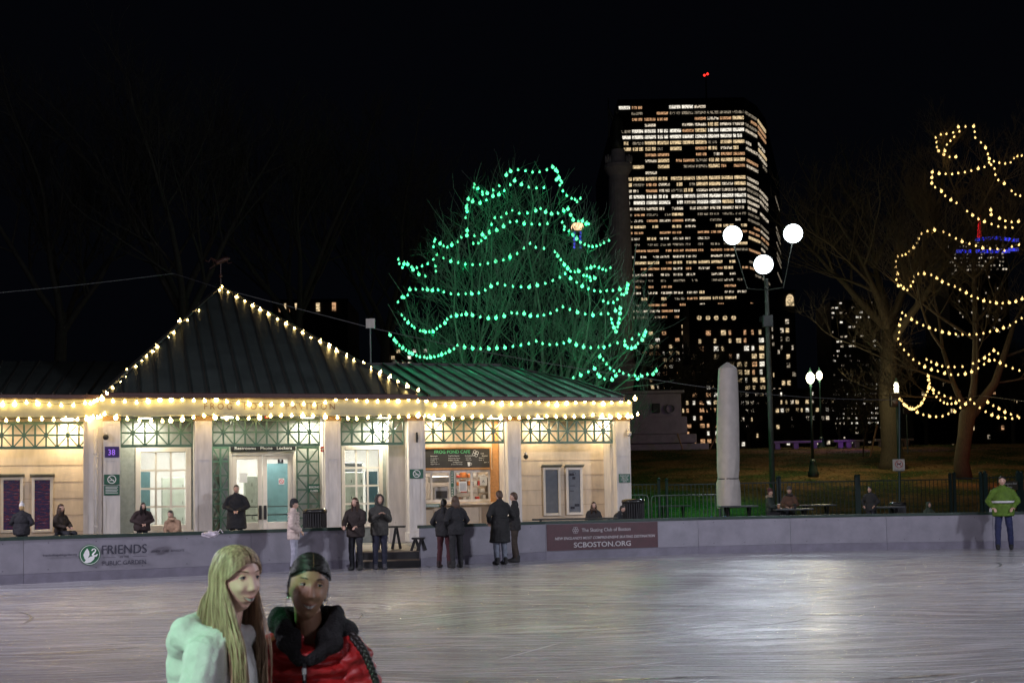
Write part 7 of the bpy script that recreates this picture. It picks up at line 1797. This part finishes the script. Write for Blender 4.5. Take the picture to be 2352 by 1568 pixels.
def blond_girl():
    hc = at(543, 1323, 4.74); g = thing('person', 'smiling girl with long straight blond hair in a pale hooded sweatshirt', 'person', (hc.x, hc.y, 0), R(76))
    hz = at(541, 1248, 4.74).z-.128
    T = Matrix.Translation((0, 0, hz)) @ Matrix.Rotation(R(-27), 4, 'Z') @ Matrix.Rotation(R(3), 4, 'X') @ Matrix.Diagonal((1.0, .98, .99, 1))
    sk = mat('fair_skin_smooth', (.74, .47, .36), .45, var=.06, scale=22)
    nb = girl_body(g, T, sk, .165, .05, .14)
    eye_set(g, T, mat('light_brown_brow', (.16, .09, .045), .6), mat('blue_grey_iris', (.05, .08, .10), .2), sk); mouth_set(g, T, mat('pink_lip', (.46, .17, .15), .4))
    rr = random.Random(6); mb = MB(); sv, sf = scalp(T, 1.045, low=-.10, front=.063, nu=220, nv=170); mb.add(sv, sf)
    for i in range(2100):
        side = -1 if rr.random() < .62 else 1; f = rr.random()
        if rr.random() < .35: f *= .35
        aex = R(66 if side < 0 else 84)+f*R(114 if side < 0 else 94); off = rr.uniform(0, .009)
        d0 = dirv(0, R(35)+f*R(107)) ; d0.x = side*.03; off += .003; d1 = dirv(side*aex, R(-2-18*f)); om = math.acos(max(-1, min(1, d0.normalized().dot(d1.normalized()))))
        P = []
        for q in range(6): t = q/5; P.append(ellip((d0.normalized()*math.sin((1-t)*om)+d1.normalized()*math.sin(t*om))/math.sin(om), off*min(1, .3+t)))
        p = P[-1].copy(); front = max(0., 1-(aex-R(66))/R(62)); L = rr.uniform(.36, .50) if front > .1 else rr.uniform(.24, .34)
        wx = rr.gauss(0, .010); wy = rr.gauss(0, .010)
        for q in range(1, 6):
            t = q/5
            x = p.x+side*(.006+.020*t)*(1-front)+wx*t - side*front*.012*t; y = p.y-front*(.125*min(1, t*1.5))+(1-front)*(.018+.045*t)+wy*t
            P.append(Vector((x+.0035*math.sin(t*6+i), y, p.z-L*t)))
        C = crv(P, 3); r = rr.uniform(.0008, .0021); rad = [r*min(1, .3+j/5) for j in range(len(C))]; rad[-1] = .0003; rad[-2] = r*.5; rad[-3] = r*.8
        mb.tube([T @ v for v in C], rad, 4, cap=False)
    mb.build('hair', hair_mat('long_blond_hair', (.16, .095, .055), (.56, .40, .25), .45), g, world=False, smooth=True)
    c = MB(); z = nb.z; by = .05
    c.ell((0, by+.01, z-.18), (.165, .130, .21), n=24); c.ell((0, by, z-.43), (.17, .135, .22), n=24)
    for s in (-1, 1):
        sh = Vector((s*.140, by, z-.065)); el = Vector((s*.205, by+.03, z-.34)); wr = Vector((s*.155, by-.12, z-.50)); c.cap((s*.03, by, z-.015), sh, .066, .074); c.cap(sh, el, .079, .070); c.cap(el, wr, .068, .054)
    for i in range(25):
        a = math.pi*(-.20+1.40*i/24); bk_ = max(0, math.sin(a)); c.ell((math.cos(a)*(.088+.022*bk_), by-.005+math.sin(a)*(.100+.035*bk_), z-.012+.030*bk_), (.034+.010*bk_, .034+.010*bk_, .034+.022*bk_), n=14)
    c.ell((0, by+.125, z-.03), (.12, .085, .09), n=20); c.ell((0, by+.145, z-.12), (.10, .07, .12), n=18); c.cap((-.08, by+.11, z+.02), (.08, by+.11, z+.02), .055, .055); c.cap((-.105, by+.04, z-.03), (-.09, by+.11, z-.0), .045, .05); c.cap((.105, by+.04, z-.03), (.09, by+.11, z-.0), .045, .05)
    sm_ = remesh(c.build('sweatshirt', mat('pale_fleece', (.60, .60, .57), .9, var=.10, scale=14, bump=.6, bscale=14), g, world=False), .008, 3); folds(sm_, .020, .13); folds(sm_, .006, .04)
    lower_clothes(g, nb, (.05, .06, .09)); return g
blond_girl()

def dark_girl():
    hc = at(709, 1338, 5.07); g = thing('person', 'smiling girl with dark braided hair in a red quilted jacket with black hood', 'person', (hc.x, hc.y, 0), R(6))
    hz = at(709, 1268, 5.07).z-.134
    T = Matrix.Translation((0, 0, hz)) @ Matrix.Rotation(R(9), 4, 'Z') @ Matrix.Rotation(R(7), 4, 'Y') @ Matrix.Diagonal((.97, 1.0, 1.06, 1))
    sk = mat('brown_skin_smooth', (.30, .165, .095), .5, var=.07, scale=22)
    nb = girl_body(g, T, sk, .150)
    eye_set(g, T, M['black'], mat('dark_iris', (.02, .012, .008), .15), sk); mouth_set(g, T, mat('rose_brown_lip', (.26, .10, .075), .45))
    rr = random.Random(9); mb = MB(); sv, sf = scalp(T, 1.022, low=-.08, front=.060, nu=220, nv=170); mb.add(sv, sf); mb.ell((0, .082, -.015), (.045, .042, .055), T, 20, 12)
    for i in range(1500):
        side = -1 if i % 2 else 1; f = rr.random(); off = rr.uniform(-.001, .0045)
        d0 = dirv(0, R(42)+f*R(100)); d0.x = side*.02; d0.normalize(); d1 = dirv(side*R(158), R(-12)); dm = dirv(side*(R(50)+f*R(70)), R(38-8*f)); P = []
        if i % 5 < 3:
            ah = side*R(90)*rr.random()**.8; d0 = dirv(ah, R(33)-R(16)*(abs(ah)/1.43)**2+R(rr.uniform(-2, 5)))
            if i % 5 == 0: ah = side*R(rr.uniform(104, 125)); d0 = dirv(ah, R(rr.uniform(-22, 14))); d1 = dirv(side*R(168), R(-8)); dm = dirv(side*(R(40)+abs(ah)*.75), R(62)-abs(ah)*R(26) if i % 5 else d0.z*.6)
        for q in range(9):
            t = q/8; v = (d0*(1-t)**2+dm*2*t*(1-t)*1.1+d1*t*t).normalized(); P.append(ellip(v, off+.005*abs(v.x)))
        r = rr.uniform(.0010, .0020); mb.tube([T @ v for v in crv(P, 2)], r, 4, cap=False)
    P = [ellip(dirv(0, R(38+q*7)), .0022) for q in range(12)]; MB().tube([T @ v for v in P], [.0004]+[.0016]*10+[.0004], 5).build('parting', sk, g, world=False, smooth=True)
    for i in range(6):     # loose hairs by the ears
        side = -1 if i % 2 else 1; p = Vector((side*.075, -.01+rr.uniform(-.01, .01), .0)); mb.tube([T @ v for v in crv([p, p+Vector((side*.004, .01, -.03)), p+Vector((side*rr.uniform(.004, .014), .01, -.06)), p+Vector((side*rr.uniform(.0, .015), .01, -.09))], 3)], .0003, 4, cap=False)
    hair = mb.build('hair', hair_mat('smooth_black_hair', (.004, .003, .003), (.020, .015, .012), .48), g, world=False, smooth=True)
    p = crv([T @ Vector((.02, .10, -.03)), Vector((.05, .12, hz-.11)), Vector((.10, .085, hz-.145)), Vector((.160, .0, hz-.185)), Vector((.205, -.070, hz-.235)), Vector((.235, -.085, hz-.30)), Vector((.255, -.085, hz-.36))], 6)
    mb = MB()
    for ph in (0, 2.094, 4.189):     # three strands plaited together
        q = []; N = len(p)
        for i in range(N*2-1):
            c = p[i//2] if i % 2 == 0 else (p[i//2]+p[i//2+1])/2; d = (p[min(N-1, i//2+1)]-p[max(0, i//2-1)]).normalized(); sd = d.cross(Vector((0, -1, 0))).normalized(); fr = sd.cross(d); w_ = .0125*(1-.4*i/(2*N)); th = i*.62+ph
            q.append(c+sd*w_*math.sin(th)+fr*w_*.55*math.sin(2*th))
        mb.tube(q, [.0125*(1-.45*i/len(q)) for i in range(len(q))], 7)
    for i in range(14): e = p[-1]+Vector((rr.uniform(-.012, .012), rr.uniform(-.01, .01), 0)); mb.tube([p[-1], e+Vector((.01, 0, -.03)), e+Vector((.018, 0, -.085))], [.003, .003, .0005], 4)
    mb.build('braid', hair_mat('braided_black_hair', (.006, .005, .004), (.02, .016, .013), .5), hair, world=False, smooth=True)
    MB().tube([p[-1]+Vector((0, 0, .012)), p[-1]-Vector((0, 0, .006))], .013, 10).build('hair_tie', cloth((.02, .02, .02)), hair, world=False)
    for s in (-1, 1): MB().ell((s*.0765, -.006, -.044), (.004, .004, .0055), T, 10, 8).build('earring', mat('silver_stud', (.8, .8, .7), .15, metal=1), g, world=False, smooth=True)
    c = MB(); z = nb.z
    for i in range(9):
        zz = z-.07-i*.062; w_ = (.150, .178, .190, .193, .192, .19, .188, .185, .18)[i]; c.ell((0, .03, zz), (w_, .140, .040), n=32, m=12)
    c.ell((0, .03, z-.30), (.172, .122, .30), n=24, m=14)
    for s in (-1, 1):
        sh = Vector((s*.155, .03, z-.075)); el = Vector((s*.238, .03, z-.35)); wr = Vector((s*.20, -.10, z-.55))
        c.cap((s*.04, .03, z-.035), (s*.14, .03, z-.07), .06, .074)
        for (a_, b_, n_, r0, r1) in ((sh, el, 5, .086, .078), (el, wr, 4, .076, .066)):
            d = (b_-a_).normalized(); rot = d.to_track_quat('Z', 'Y').to_matrix().to_4x4()
            for i in range(n_): q = a_.lerp(b_, (i+.4)/n_); rq = r0+(r1-r0)*i/n_; c.ell((0, 0, 0), (rq, rq, .038), Matrix.Translation(q) @ rot, n=22, m=12)
            c.cap(a_, b_, r0*.86, r1*.86)
    ja = remesh(c.build('jacket', mat('red_nylon', (.40, .016, .016), .5, var=.12, scale=8, bump=.5, bscale=16), g, world=False), .0065, 1); folds(ja, .022, .06)
    h = MB()
    for i in range(25):
        a = math.pi*(-.30+1.60*i/24); fr = max(0, -math.sin(a)); h.ell((math.cos(a)*.105, .03+math.sin(a)*.105, z+.040-.075*fr), (.038, .038, .056+.012*math.cos(a)**2), n=14)
    h.ell((0, .165, z-.0), (.14, .075, .10), n=20); h.ell((-.118, .045, z+.050), (.045, .06, .058)); h.ell((.135, .05, z+.0), (.055, .065, .05)); h.cap((-.09, -.055, z-.025), (-.03, -.105, z-.085), .034, .024); h.cap((.10, -.055, z-.03), (.01, -.108, z-.085), .036, .024)
    folds(remesh(h.build('hood', mat('black_pile', (.010, .010, .011), .9, var=.3, scale=30, bump=.8), g, world=False), .008, 2), .02, .05)
    MB().tube([(-.012, -.122, z-.095), (-.012, -.128, z-.18), (-.012, -.129, z-.30), (-.012, -.125, z-.55)], .0085, 8).build('zip', M['black'], ja, world=False)
    mb = MB(); mb.bb(-.020, -.004, -.143, -.136, z-.135, z-.110, .003); mb.tube([(-.012, -.140, z-.135), (-.012, -.142, z-.155)], .0035, 6); mb.build('zip_pull', mat('pale_plastic', (.5, .52, .5), .3), ja, world=False)
    lower_clothes(g, nb, (.02, .02, .025)); return g
dark_girl()
